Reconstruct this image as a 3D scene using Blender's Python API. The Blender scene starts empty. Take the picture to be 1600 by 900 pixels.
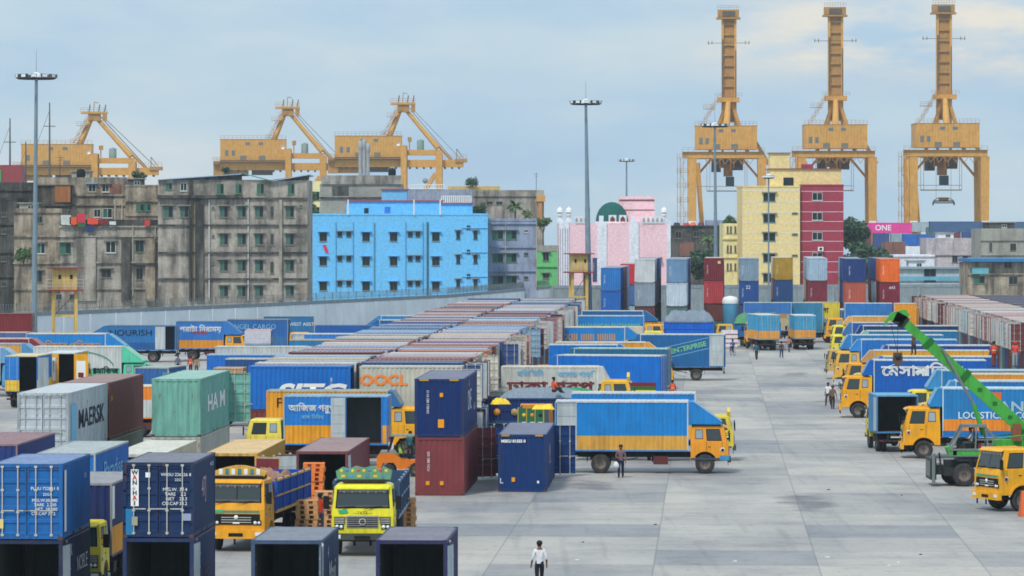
import bpy, bmesh, math, random
from mathutils import Vector, Matrix
R = math.radians
rnd = random.Random(7)
SC = bpy.context.scene
COL = SC.collection
# ---------------------------------------------------------------- camera, sky, sun, exposure
F, HZ, CH = 6000.0, 364.0, 13.05          # focal length in px of a 1600 px frame, horizon row, eye height
cam_d = bpy.data.cameras.new('camera'); cam = bpy.data.objects.new('camera', cam_d); COL.objects.link(cam)
cam_d.sensor_width = 36; cam_d.lens = 36*F/1600; cam_d.shift_y = -(450-HZ)/1600
cam_d.clip_start = 1; cam_d.clip_end = 20000
cam.location = (0, 0, CH); cam.rotation_euler = (R(90), 0, 0)
SC.camera = cam
SC.view_settings.view_transform = 'Standard'; SC.view_settings.look = 'None'
SC.view_settings.exposure = 0.0; SC.view_settings.gamma = 1.0
SC.cycles.filter_width = 1.7
SUN_EL, SUN_AZ = 52, 205                   # azimuth clockwise from +Y; the sun stands behind the camera to the left
w = bpy.data.worlds.new('World'); SC.world = w; w.use_nodes = True
nt = w.node_tree; nt.nodes.clear()
def N(nt, t, **k):
    n = nt.nodes.new(t)
    for a, b in k.items(): setattr(n, a, b)
    return n
def ramp(nt, src, stops, interp='LINEAR'):
    n = nt.nodes.new('ShaderNodeValToRGB'); n.color_ramp.interpolation = interp
    e = n.color_ramp.elements
    while len(e) < len(stops): e.new(0.5)
    for i, (p, c) in enumerate(stops):
        e[i].position = p; e[i].color = c if len(c) == 4 else (*c, 1)
    nt.links.new(src, n.inputs[0]); return n.outputs[0]
def lin(v):
    v = v/255.0
    return v/12.92 if v <= 0.04045 else ((v+0.055)/1.055)**2.4
def C(r, g, b, k=1.0): return (min(1, lin(r)*k), min(1, lin(g)*k), min(1, lin(b)*k), 1)
sky = N(nt, 'ShaderNodeTexSky', sky_type='NISHITA', sun_disc=False)
sky.sun_elevation = R(SUN_EL); sky.sun_rotation = R(SUN_AZ); sky.air_density = 1.2; sky.dust_density = 1.5
bg1 = N(nt, 'ShaderNodeBackground'); bg1.inputs[1].default_value = 0.09
nt.links.new(sky.outputs[0], bg1.inputs[0])
tc = N(nt, 'ShaderNodeTexCoord'); mp = N(nt, 'ShaderNodeMapping'); mp.inputs['Scale'].default_value = (7, 2, 26)
nt.links.new(tc.outputs['Generated'], mp.inputs[0])
nz = N(nt, 'ShaderNodeTexNoise'); nz.inputs['Scale'].default_value = 1.3; nz.inputs['Detail'].default_value = 6; nz.inputs['Roughness'].default_value = .55
nt.links.new(mp.outputs[0], nz.inputs['Vector'])
sep = N(nt, 'ShaderNodeSeparateXYZ'); nt.links.new(tc.outputs['Generated'], sep.inputs[0])
# overcast layer: pale at the horizon, brighter towards the zenith
cl = ramp(nt, nz.outputs[0], [(0.30, C(174,206,235)), (0.45, C(188,216,238)), (0.58, C(205,226,238)), (0.72, C(226,233,237))])
# warm brighter clouds low in the west (right of the view)
mp2 = N(nt, 'ShaderNodeMapping'); mp2.inputs['Scale'].default_value = (17, 3, 62); mp2.inputs['Location'].default_value = (3.1, 0, 1.7)
nt.links.new(tc.outputs['Generated'], mp2.inputs[0])
nz2 = N(nt, 'ShaderNodeTexNoise'); nz2.inputs['Scale'].default_value = 1.0; nz2.inputs['Detail'].default_value = 7; nz2.inputs['Roughness'].default_value = .6
nt.links.new(mp2.outputs[0], nz2.inputs['Vector'])
def math_n(nt, op, a, b=None, c=None):
    n = N(nt, 'ShaderNodeMath', operation=op)
    for i, x in enumerate((a, b, c)):
        if x is None: continue
        if isinstance(x, (int, float)): n.inputs[i].default_value = x
        else: nt.links.new(x, n.inputs[i])
    return n.outputs[0]
gx = ramp(nt, math_n(nt, 'MULTIPLY_ADD', sep.outputs[0], 4.0, 0.3), [(0.42, (0,0,0)), (0.62, (1,1,1))])
gz = ramp(nt, math_n(nt, 'MULTIPLY', sep.outputs[2], 10.0), [(0.36, (0,0,0)), (0.45, (1,1,1)), (0.57, (1,1,1)), (0.66, (0,0,0))])
wm = math_n(nt, 'MULTIPLY', math_n(nt, 'MULTIPLY', gx, gz), ramp(nt, nz2.outputs[0], [(0.40, (0,0,0)), (0.58, (1,1,1))]))
mx = N(nt, 'ShaderNodeMix', data_type='RGBA'); nt.links.new(wm, mx.inputs[0]); nt.links.new(cl, mx.inputs[6]); mx.inputs[7].default_value = C(248,241,226)
bg2 = N(nt, 'ShaderNodeBackground'); nt.links.new(mx.outputs[2], bg2.inputs[0])
st = ramp(nt, sep.outputs[2], [(0.0, (.96,.96,.96)), (0.08, (1,1,1)), (0.7, (1,1,1))])
zb = math_n(nt, 'MULTIPLY_ADD', math_n(nt, 'MAXIMUM', math_n(nt, 'SUBTRACT', sep.outputs[2], 0.09), 0.0), .3, 1.0)
nt.links.new(zb, bg2.inputs[1])
ms = N(nt, 'ShaderNodeMixShader'); ms.inputs[0].default_value = 0.93
nt.links.new(bg1.outputs[0], ms.inputs[1]); nt.links.new(bg2.outputs[0], ms.inputs[2])
wo = N(nt, 'ShaderNodeOutputWorld'); nt.links.new(ms.outputs[0], wo.inputs[0])
sd = bpy.data.lights.new('sun', 'SUN'); sd.energy = 2.8; sd.angle = R(9); sd.color = (1, .93, .82)
so = bpy.data.objects.new('sun', sd); COL.objects.link(so)
sv = Vector((math.sin(R(SUN_AZ))*math.cos(R(SUN_EL)), math.cos(R(SUN_AZ))*math.cos(R(SUN_EL)), math.sin(R(SUN_EL))))
so.rotation_euler = sv.to_track_quat('Z', 'Y').to_euler(); so.location = (0, 0, 200)

# ---------------------------------------------------------------- materials
MATS = {}
def new_mat(name):
    m = bpy.data.materials.new(name); m.use_nodes = True
    nt = m.node_tree; b = nt.nodes['Principled BSDF']; return m, nt, b
def worn(key, col=None, rough=.55, metal=0.0, dirt=.35, rust=.0, scale=1.0, objcol=False, fade=0.0, bump=0.0, streak=1.0, dirtcol=(.045,.04,.035,1), rustcol=(.13,.045,.018,1)):
    """painted or bare surface: tone variation, grime streaks running down, rust patches"""
    if key in MATS: return MATS[key]
    m, nt, b = new_mat(key)
    tc = N(nt, 'ShaderNodeTexCoord'); oi = N(nt, 'ShaderNodeObjectInfo')
    ad = N(nt, 'ShaderNodeVectorMath', operation='ADD'); nt.links.new(tc.outputs['Object'], ad.inputs[0])
    sc = N(nt, 'ShaderNodeVectorMath', operation='SCALE'); sc.inputs[3].default_value = 40
    cmb = N(nt, 'ShaderNodeCombineXYZ'); nt.links.new(oi.outputs['Random'], cmb.inputs[0]); nt.links.new(oi.outputs['Random'], cmb.inputs[2])
    nt.links.new(cmb.outputs[0], sc.inputs[0]); nt.links.new(sc.outputs[0], ad.inputs[1])
    n1 = N(nt, 'ShaderNodeTexNoise'); n1.inputs['Scale'].default_value = .9*scale; n1.inputs['Detail'].default_value = 5; n1.inputs['Roughness'].default_value = .65
    nt.links.new(ad.outputs[0], n1.inputs['Vector'])
    mp = N(nt, 'ShaderNodeMapping'); mp.inputs['Scale'].default_value = (6*scale, 6*scale, .5*scale); nt.links.new(ad.outputs[0], mp.inputs[0])
    n2 = N(nt, 'ShaderNodeTexNoise'); n2.inputs['Scale'].default_value = 1; n2.inputs['Detail'].default_value = 4; nt.links.new(mp.outputs[0], n2.inputs['Vector'])
    if objcol: base = oi.outputs['Color']
    else:
        rg = N(nt, 'ShaderNodeRGB'); rg.outputs[0].default_value = col; base = rg.outputs[0]
    def mix(f, a, bcol, bt='MIX'):
        x = N(nt, 'ShaderNodeMix', data_type='RGBA', blend_type=bt)
        if isinstance(f, (int, float)): x.inputs[0].default_value = f
        else: nt.links.new(f, x.inputs[0])
        if isinstance(a, tuple): x.inputs[6].default_value = a
        else: nt.links.new(a, x.inputs[6])
        if isinstance(bcol, tuple): x.inputs[7].default_value = bcol
        else: nt.links.new(bcol, x.inputs[7])
        return x.outputs[2]
    c = base
    if fade: c = mix(fade, c, (.50,.49,.48,1))
    v = ramp(nt, n1.outputs[0], [(.3, (.86,.86,.86)), (.7, (1.09,1.09,1.09))])
    c = mix(1.0, c, v, 'MULTIPLY')
    d = math_n(nt, 'MULTIPLY', ramp(nt, n2.outputs[0], [(.42, (0,0,0)), (.75, (1,1,1))]), dirt*streak)
    c = mix(d, c, dirtcol)
    if rust:
        n3 = N(nt, 'ShaderNodeTexNoise'); n3.inputs['Scale'].default_value = 2.3*scale; n3.inputs['Detail'].default_value = 6; n3.inputs['Roughness'].default_value = .7
        mp3 = N(nt, 'ShaderNodeMapping'); mp3.inputs['Scale'].default_value = (1.5, 1.5, .45); nt.links.new(ad.outputs[0], mp3.inputs[0]); nt.links.new(mp3.outputs[0], n3.inputs['Vector'])
        t = .72-.2*rust
        r = ramp(nt, n3.outputs[0], [(t, (0,0,0)), (t+.07, (1,1,1))])
        c = mix(math_n(nt, 'MULTIPLY', r, .62), c, rustcol)
    nt.links.new(c, b.inputs['Base Color'])
    b.inputs['Roughness'].default_value = rough; b.inputs['Metallic'].default_value = metal
    b.inputs['Specular IOR Level'].default_value = .22
    MATS[key] = m; return m
def P(r, g, b, dirt=.3, rust=0.0, rough=.5):
    k = 'paint_%d_%d_%d_%d_%d' % (r, g, b, int(dirt*100), int(rust*100))
    return worn(k, C(r, g, b, .92), rough, 0, dirt, rust)
def flat(key, r, g, b, rough=.8, k=.92):
    if key in MATS: return MATS[key]
    m, nt, bs = new_mat(key); bs.inputs['Base Color'].default_value = C(r, g, b, k); bs.inputs['Roughness'].default_value = rough
    bs.inputs['Specular IOR Level'].default_value = .25
    MATS[key] = m; return m
STEEL = worn('container_paint', rough=.5, dirt=.22, rust=.12, objcol=True)
STEELR = worn('container_paint_rusty', rough=.6, dirt=.4, rust=.6, objcol=True)
ROOF = worn('container_roof', rough=.7, dirt=.3, rust=.25, objcol=True, fade=.36, scale=.8)
FRAME = worn('container_frame', rough=.6, dirt=.6, rust=.7, objcol=True)
RUST = worn('rusty_steel', C(95,62,50), .8, 0, .5, .5)
INNER = worn('container_lining_shaded', C(88,98,102), .8, 0, .3, .08)  # lining colour darkened to paint in the shade inside open boxes
LINE = worn('container_lining', C(182,192,196), .6, 0, .3, .08)
WOOD = worn('plywood', C(110,80,55), .8, 0, .4)
ROD = worn('lock_rod_steel', C(190,190,185), .4, 0, .3)
GLASS = None
def glass():
    global GLASS
    if GLASS: return GLASS
    m, nt, b = new_mat('vehicle_glass'); b.inputs['Base Color'].default_value = (.035,.05,.055,1); b.inputs['Roughness'].default_value = .08
    b.inputs['Specular IOR Level'].default_value = .45
    GLASS = m; return m
TYRE = worn('tyre_rubber', C(52,52,54), .9, 0, .3, dirtcol=(.12,.11,.1,1))
BLACK = flat('black_rubber', 22, 24, 26)
CHAS = worn('chassis_dark', C(50,42,42), .8, 0, .4)
CREAM = P(225,215,190, .4, .1)
PALE = P(200,205,208, .35, .15)

# ---------------------------------------------------------------- mesh builder
class MB:
    def __init__(s): s.v = []; s.f = []; s.m = []; s.mats = []; s.sm = []
    def mi(s, m):
        if m not in s.mats: s.mats.append(m)
        return s.mats.index(m)
    def add(s, vs, fs, m, smooth=False):
        o = len(s.v); s.v += [tuple(x) for x in vs]; k = s.mi(m)
        for f in fs: s.f.append([o+i for i in f]); s.m.append(k); s.sm.append(smooth)
    def box(s, x0, x1, y0, y1, z0, z1, m):
        s.add([(x0,y0,z0),(x1,y0,z0),(x1,y1,z0),(x0,y1,z0),(x0,y0,z1),(x1,y0,z1),(x1,y1,z1),(x0,y1,z1)],
              [(0,3,2,1),(4,5,6,7),(0,1,5,4),(1,2,6,5),(2,3,7,6),(3,0,4,7)], m)
    def hexa(s, b4, t4, m):
        s.add(list(b4)+list(t4), [(0,3,2,1),(4,5,6,7),(0,1,5,4),(1,2,6,5),(2,3,7,6),(3,0,4,7)], m)
    def prism(s, prof, y0, y1, m, axis='y'):
        n = len(prof)
        if axis == 'y': vs = [(x, y0, z) for x, z in prof]+[(x, y1, z) for x, z in prof]
        else: vs = [(y0, x, z) for x, z in prof]+[(y1, x, z) for x, z in prof]
        s.add(vs, [tuple(range(n)), tuple(range(2*n-1, n-1, -1))]+[(i, (i+1) % n+0 if (i+1) < n else 0, ((i+1) % n)+n, i+n) for i in range(n)], m)
    def tube(s, a, b, r, m, n=8, r2=None, cap=True):
        a = Vector(a); b = Vector(b); d = b-a
        if d.length < 1e-6: return
        d.normalize(); u = d.orthogonal().normalized(); w = d.cross(u); r2 = r if r2 is None else r2
        vs = [a+(u*math.cos(2*math.pi*i/n)+w*math.sin(2*math.pi*i/n))*r for i in range(n)]+[b+(u*math.cos(2*math.pi*i/n)+w*math.sin(2*math.pi*i/n))*r2 for i in range(n)]
        s.add(vs, [(i, (i+1) % n, (i+1) % n+n, i+n) for i in range(n)], m, n > 5)
        if cap: s.add(vs, [tuple(range(n-1, -1, -1)), tuple(range(n, 2*n))], m)
    def bar(s, a, b, w, h, m):
        """rectangular bar between two points, w across (horizontal), h in the other direction"""
        a = Vector(a); b = Vector(b); d = (b-a).normalized()
        up = Vector((0, 0, 1)) if abs(d.z) < .95 else Vector((0, 1, 0))
        u = d.cross(up).normalized()*w/2; v = u.cross(d).normalized()*h/2
        s.hexa([a-u-v, a+u-v, a+u+v, a-u+v], [b-u-v, b+u-v, b+u+v, b-u+v], m)
    def lathe(s, prof, m, n=20, c=(0,0,0), axis='z', smooth=True):
        vs = []
        for r, h in prof:
            for i in range(n):
                a = 2*math.pi*i/n
                p = (r*math.cos(a), r*math.sin(a), h)
                if axis == 'y': p = (p[0], p[2], p[1])
                if axis == 'x': p = (p[2], p[0], p[1])
                vs.append((p[0]+c[0], p[1]+c[1], p[2]+c[2]))
        fs = []
        for j in range(len(prof)-1):
            for i in range(n):
                fs.append((j*n+i, j*n+(i+1) % n, (j+1)*n+(i+1) % n, (j+1)*n+i))
        s.add(vs, fs, m, smooth)
    def corr(s, a, b, z0, z1, nrm, m, pitch=.28, dep=.036):
        """vertical corrugated sheet from a to b (xy) with outward normal nrm"""
        a = Vector((a[0], a[1])); b = Vector((b[0], b[1])); L = (b-a).length; n = max(1, round(L/pitch)); d = (b-a)/L; p = L/n; nr = Vector(nrm)
        pts = []
        for i in range(n):
            for t, q in ((0, 0), (.26, 0), (.5, -dep), (.76, -dep)):
                pts.append(a+d*(i+t)*p+nr*q)
        pts.append(b)
        vs = [(q.x, q.y, z0) for q in pts]+[(q.x, q.y, z1) for q in pts]; k = len(pts)
        s.add(vs, [(i, i+1, i+1+k, i+k) for i in range(k-1)], m)
    def corrh(s, x0, x1, y0, y1, z, m, pitch=.28, dep=.02):
        """roof sheet with ribs across, along x"""
        L = x1-x0; n = max(1, round(L/pitch)); p = L/n; pts = []
        for i in range(n):
            for t, q in ((0, 0), (.3, 0), (.5, -dep), (.8, -dep)): pts.append((x0+(i+t)*p, z+q))
        pts.append((x1, z)); k = len(pts)
        vs = [(x, y0, zz) for x, zz in pts]+[(x, y1, zz) for x, zz in pts]
        s.add(vs, [(i, i+1, i+1+k, i+k) for i in range(k-1)], m)
    def quad(s, a, b, c, d, m): s.add([a, b, c, d], [(0,1,2,3)], m)
    def panel(s, q, u0, u1, v0, v1, m, off=.012, th=.012):
        """thin slab on the face q (bl, br, tr, tl), in face fractions"""
        q = [Vector(x) for x in q]
        def at(u, v): return q[0]*(1-u)*(1-v)+q[1]*u*(1-v)+q[2]*u*v+q[3]*(1-u)*v
        n = (q[1]-q[0]).cross(q[3]-q[0]).normalized()
        c = [at(u0, v0), at(u1, v0), at(u1, v1), at(u0, v1)]
        s.hexa([x+n*(off-th) for x in c], [x+n*off for x in c], m)
    def mesh(s, name):
        me = bpy.data.meshes.new(name); me.from_pydata(s.v, [], s.f)
        for m in s.mats: me.materials.append(m)
        me.polygons.foreach_set('material_index', s.m); me.polygons.foreach_set('use_smooth', s.sm)
        me.update(); return me
    def build(s, name, parent=None, loc=(0,0,0), rotz=0.0, color=None):
        return link(name, s.mesh(name), parent, loc, rotz, color)
def link(name, me, parent=None, loc=(0,0,0), rotz=0.0, color=None, scale=None):
    o = bpy.data.objects.new(name, me); COL.objects.link(o); o.location = loc; o.rotation_euler = (0, 0, rotz)
    if parent: o.parent = parent
    if color: o.color = color
    if scale: o.scale = scale
    return o
def tag(o, label, cat, group=None, kind=None):
    if label: o['label'] = label
    if cat: o['category'] = cat
    if group: o['group'] = group
    if kind: o['kind'] = kind
    return o
def thing(name, label, cat, loc=(0,0,0), rotz=0.0, group=None):
    o = link(name, None, None, loc, rotz); o.empty_display_size = .3
    return tag(o, label, cat, group)
def dup(o, loc=None, rotz=None, label=None, group=None, parent=None):
    c = o.copy(); COL.objects.link(c)
    if parent is not None: c.parent = parent
    if loc is not None: c.location = loc
    if rotz is not None: c.rotation_euler = (0, 0, rotz)
    if label: c['label'] = label
    if group: c['group'] = group
    for ch in list(o.children): dup(ch, parent=c)
    return c
TXT = {}
def text_mesh(txt, size, m, sx=1.0, tilt=0.0, bold=.0, shear=0.0):
    k = (txt, size, m.name, sx, tilt, bold, shear)
    if k in TXT: return TXT[k]
    cu = bpy.data.curves.new('lettering', 'FONT'); cu.body = txt; cu.size = size; cu.align_x = 'CENTER'; cu.align_y = 'CENTER'; cu.offset = bold; cu.resolution_u = 3; cu.shear = shear
    beng = any(0x980 <= ord(c) <= 0x9ff for c in txt)
    if beng: cu.offset = 0; cu.fill_mode = 'NONE'; cu.bevel_depth = .03*size; cu.bevel_resolution = 0; cu.resolution_u = 2
    to = bpy.data.objects.new('tmp', cu); COL.objects.link(to)
    dg = bpy.context.evaluated_depsgraph_get(); me = bpy.data.meshes.new_from_object(to.evaluated_get(dg))
    bpy.data.objects.remove(to); bpy.data.curves.remove(cu)
    if beng: me.transform(Matrix.Diagonal((1, 1, .15, 1)))
    me.transform(Matrix.Rotation(R(90), 4, 'X') @ Matrix.Rotation(R(tilt), 4, 'Z') @ Matrix.Diagonal((sx, 1, 1, 1)))
    me.materials.clear(); me.materials.append(m); me.name = 'lettering'
    TXT[k] = me; return me
def lettering(parent, txt, pos, nang, size, m, sx=1.0, tilt=0.0, bold=.0, name='lettering', shear=0.0):
    """text on a vertical face; nang is the direction (degrees, parent space) the face looks"""
    return link(name, text_mesh(txt, size, m, sx, tilt, bold, shear), parent, pos, R(nang+90))
WHITE = flat('white_lettering', 235, 238, 238); DKTXT = flat('dark_lettering', 25, 35, 60); REDTXT = flat('maroon_lettering', 120, 35, 50)
YELTXT = flat('yellow_lettering', 240, 190, 60); ORTXT = flat('orange_lettering', 245, 140, 60); LBTXT = flat('pale_blue_lettering', 130, 190, 230)
GRTXT = flat('green_lettering', 130, 200, 140); BLTXT = flat('black_lettering', 25, 25, 30)
# picture-to-world helpers: s is the size in px of one metre at that distance
def SG(y, z=0.0): return (y-HZ)/(CH-z)
def PX(x, s): return ((x-800)/s, F/s)
ANG = -2.62                                # the yard's long rows run 2.62 degrees clockwise of the view
D = Vector((math.sin(R(2.62)), math.cos(R(2.62)))); E = Vector((D.y, -D.x))

def haze():
    m = bpy.data.materials.new('haze'); m.use_nodes = True; nt = m.node_tree; nt.nodes.clear()
    v = N(nt, 'ShaderNodeVolumePrincipled'); v.inputs['Density'].default_value = .00013; v.inputs['Color'].default_value = (.80,.91,1.0,1); v.inputs['Anisotropy'].default_value = .2
    o = N(nt, 'ShaderNodeOutputMaterial'); nt.links.new(v.outputs[0], o.inputs['Volume'])
    b = MB(); b.box(-1500, 1500, -160, 2400, -1, 110, m); tag(b.build('haze'), None, None, kind='stuff')
haze()
# ---------------------------------------------------------------- ground
def ground():
    m, nt, b = new_mat('concrete_slabs')
    tc = N(nt, 'ShaderNodeTexCoord'); mp = N(nt, 'ShaderNodeMapping', vector_type='POINT')
    mp.inputs['Rotation'].default_value = (0, 0, R(2.93)); mp.inputs['Location'].default_value = (2.15, 3, 0)
    nt.links.new(tc.outputs['Object'], mp.inputs[0]); sp = N(nt, 'ShaderNodeSeparateXYZ'); nt.links.new(mp.outputs[0], sp.inputs[0])
    M = lambda op, a, b=None, c=None: math_n(nt, op, a, b, c)
    u = M('DIVIDE', sp.outputs[0], 6.45); v = M('DIVIDE', sp.outputs[1], 7.0)
    cm = N(nt, 'ShaderNodeCombineXYZ'); nt.links.new(M('FLOOR', u), cm.inputs[0]); nt.links.new(M('FLOOR', v), cm.inputs[1])
    wn = N(nt, 'ShaderNodeTexWhiteNoise', noise_dimensions='3D'); nt.links.new(cm.outputs[0], wn.inputs['Vector'])
    fu = M('SUBTRACT', 0.5, M('ABSOLUTE', M('SUBTRACT', M('FRACT', u), 0.5))); fv = M('SUBTRACT', 0.5, M('ABSOLUTE', M('SUBTRACT', M('FRACT', v), 0.5)))
    ju = M('LESS_THAN', fu, 0.005); jv = M('LESS_THAN', fv, 0.03)
    n1 = N(nt, 'ShaderNodeTexNoise'); n1.inputs['Scale'].default_value = .35; n1.inputs['Detail'].default_value = 6; n1.inputs['Roughness'].default_value = .65
    nt.links.new(mp.outputs[0], n1.inputs['Vector'])
    m2 = N(nt, 'ShaderNodeMapping'); m2.inputs['Scale'].default_value = (.14, .03, 1); nt.links.new(tc.outputs['Object'], m2.inputs[0])
    n2 = N(nt, 'ShaderNodeTexNoise'); n2.inputs['Scale'].default_value = 1; n2.inputs['Detail'].default_value = 5; nt.links.new(m2.outputs[0], n2.inputs['Vector'])
    slab = ramp(nt, wn.outputs[0], [(0, (.245,.25,.265)), (.12, (.305,.298,.297)), (.3, (.36,.342,.326)), (.6, (.375,.356,.336)), (1, (.41,.386,.36))])
    def mul(a, b, f=1.0):
        x = N(nt, 'ShaderNodeMix', data_type='RGBA', blend_type='MULTIPLY'); x.inputs[0].default_value = f
        nt.links.new(a, x.inputs[6]); nt.links.new(b, x.inputs[7]); return x.outputs[2]
    c = mul(slab, ramp(nt, n1.outputs[0], [(.28, (.74,.75,.78)), (.5, (1,1,1)), (.72, (1.12,1.1,1.07))]))
    c = mul(c, ramp(nt, n2.outputs[0], [(.34, (.72,.75,.80)), (.52, (1.0,1.0,1.0)), (.7, (1.08,1.06,1.02))]))
    # tyre and oil marks
    m3 = N(nt, 'ShaderNodeMapping'); m3.inputs['Scale'].default_value = (1.6, .045, 1); m3.inputs['Rotation'].default_value = (0, 0, R(14)); nt.links.new(tc.outputs['Object'], m3.inputs[0])
    n3 = N(nt, 'ShaderNodeTexNoise'); n3.inputs['Scale'].default_value = 1; n3.inputs['Detail'].default_value = 3; nt.links.new(m3.outputs[0], n3.inputs['Vector'])
    c = mul(c, ramp(nt, n3.outputs[0], [(.30, (.86,.86,.87)), (.42, (1,1,1))]))
    n5 = N(nt, 'ShaderNodeTexNoise'); n5.inputs['Scale'].default_value = 2.6; n5.inputs['Detail'].default_value = 3; nt.links.new(mp.outputs[0], n5.inputs['Vector'])
    c = mul(c, ramp(nt, n5.outputs[0], [(.30, (.70,.70,.72)), (.40, (1,1,1))]))
    n6 = N(nt, 'ShaderNodeTexVoronoi'); n6.inputs['Scale'].default_value = .11; n6.inputs['Randomness'].default_value = 1
    m6 = N(nt, 'ShaderNodeMapping'); m6.inputs['Scale'].default_value = (1, .28, 1); nt.links.new(mp.outputs[0], m6.inputs[0]); nt.links.new(m6.outputs[0], n6.inputs['Vector'])
    d6 = M('ADD', n6.outputs['Distance'], M('MULTIPLY', n1.outputs[0], .5))
    c = mul(c, ramp(nt, d6, [(.33, (.62,.63,.66)), (.43, (1,1,1))]))
    x = N(nt, 'ShaderNodeMix', data_type='RGBA'); nt.links.new(M('MULTIPLY', M('MAXIMUM', M('MULTIPLY', ju, .5), M('MULTIPLY', jv, .18)), .8), x.inputs[0]); nt.links.new(c, x.inputs[6]); x.inputs[7].default_value = (.1,.1,.105,1)
    nt.links.new(x.outputs[2], b.inputs['Base Color']); b.inputs['Roughness'].default_value = .75; b.inputs['Specular IOR Level'].default_value = .3
    g = MB(); g.quad((-1400,-150,0),(1400,-150,0),(1400,2300,0),(-1400,2300,0), m)
    tag(g.build('ground'), None, None, kind='structure')
ground()

# ---------------------------------------------------------------- containers
CM = {}
W = 2.438
def container_mesh(L, H, opened, far_open=False, worn_=False):
    """doorway at -x, blank end at +x, origin at the middle of the floor"""
    k = (L, H, opened, worn_)
    if k in CM: return CM[k]
    S = STEELR if worn_ else STEEL
    b = MB(); x0, x1, y = -L/2, L/2, W/2
    b.corr((x0+.12, -y+.01), (x1-.12, -y+.01), .16, H-.08, (0, -1), S); b.corr((x1-.12, y-.01), (x0+.12, y-.01), .16, H-.08, (0, 1), S)
    b.corr((x1-.01, -y+.12), (x1-.01, y-.12), .16, H-.08, (1, 0), S)
    b.corrh(x0+.08, x1-.08, -y+.05, y-.05, H-.008, ROOF)
    for sx in (x0, x1-.13):
        for sy in (-y, y-.13): b.box(sx, sx+.13, sy, sy+.13, .12, H-.12, FRAME)
    for sx in (x0-.006, x1-.16):
        for sy in (-y-.006, y-.16):
            b.box(sx, sx+.166, sy, sy+.166, 0, .12, RUST); b.box(sx, sx+.166, sy, sy+.166, H-.12, H+.004, FRAME)
    for sy in (-y, y-.06):
        b.box(x0+.16, x1-.16, sy, sy+.06, .03, .17, FRAME); b.box(x0+.16, x1-.16, sy, sy+.06, H-.09, H-.004, S)
    for sx in (x0, x1-.08):
        b.box(sx, sx+.08, -y+.16, y-.16, .03, .16, FRAME); b.box(sx, sx+.08, -y+.16, y-.16, H-.13, H-.004, FRAME)
    # fork pockets seen as dark notches in the side rails
    for sy in (-y-.004, y-.02):
        for fx in (-.9, .55): b.box(fx, fx+.35, sy, sy+.024, .045, .14, BLACK)
    b.box(x0+.06, x1-.06, -y+.07, y-.07, .13, .165, WOOD)
    if opened:
        iy = y-.075
        b.quad((x0+.1,-iy,.166),(x1-.1,-iy,.166),(x1-.1,-iy,H-.1),(x0+.1,-iy,H-.1), INNER); b.quad((x0+.1,iy,.166),(x1-.1,iy,.166),(x1-.1,iy,H-.1),(x0+.1,iy,H-.1), INNER)
        b.quad((x1-.1,-iy,.166),(x1-.1,iy,.166),(x1-.1,iy,H-.1),(x1-.1,-iy,H-.1), INNER)
        b.quad((x0+.1,-iy,H-.1),(x1-.1,-iy,H-.1),(x1-.1,iy,H-.1),(x0+.1,iy,H-.1), INNER)
    me = b.mesh('container'); CM[k] = me; return me
def leaf_mesh(H, simple=False):
    k = ('leaf', H, simple)
    if k in CM: return CM[k]
    b = MB(); w_, h = 1.155, H-.32; ps = [0, .05]
    n = 5
    prof = []
    for i in range(n):
        z = h*i/n
        prof += [(0, z), (0, z+h/n*.16), (.035, z+h/n*.22), (.035, z+h/n*.84), (0, z+h/n*.9)]
    prof.append((0, h))
    vs = [(x, -.04, z) for x, z in prof]+[(x, -w_+.04, z) for x, z in prof]; k2 = len(prof)
    b.add(vs, [(i, i+1, i+1+k2, i+k2) for i in range(k2-1)], STEEL)
    b.quad((.045,-.03,.02),(.045,-w_+.03,.02),(.045,-w_+.03,h-.02),(.045,-.03,h-.02), LINE)
    for i in range(1, 5): b.box(.046, .056, -w_+.05, -.05, h*i/5-.03, h*i/5+.03, LINE)
    for yy in (-.05, -w_+.0): b.box(-.004, .05, yy, yy+.05, 0, h, FRAME)
    for zz in (0, h-.05): b.box(-.004, .05, -w_+.05, -.05, zz, zz+.05, FRAME)
    for i in range(4): b.box(-.02, .0, -.12, .03, h*(.12+.25*i), h*(.12+.25*i)+.07, FRAME)
    me = b.mesh('door'); CM[k] = me; return me
def rod_mesh(H):
    k = ('rod', H)
    if k in CM: return CM[k]
    b = MB(); h = H-.32
    b.tube((0,0,-.06), (0,0,h+.06), .022, ROD, 6)
    for z in (-.03, h*.33, h*.66, h+.02): b.box(-.03, .03, -.05, .05, z, z+.07, ROD)
    b.box(-.045, -.02, -.42, .03, h*.36, h*.36+.035, ROD)
    me = b.mesh('lock_rod'); CM[k] = me; return me
def add_doors(root, L, H, aL, aR, color, rods=True, labels=(None, None)):
    out = []
    for sgn, a, lb in ((1, aL, labels[0]), (-1, aR, labels[1])):
        d = link('door', leaf_mesh(H), root, (-L/2+.02, sgn*(W/2-.05), .165), R(-a*sgn), color, (1, sgn, 1))
        if lb: d['label'] = lb
        if rods:
            for yy in (-.33, -.86): link('lock_rod', rod_mesh(H), d, (-.035, yy, 0), 0, None)
        out.append(d)
    return out
NCONT = 0
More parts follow.
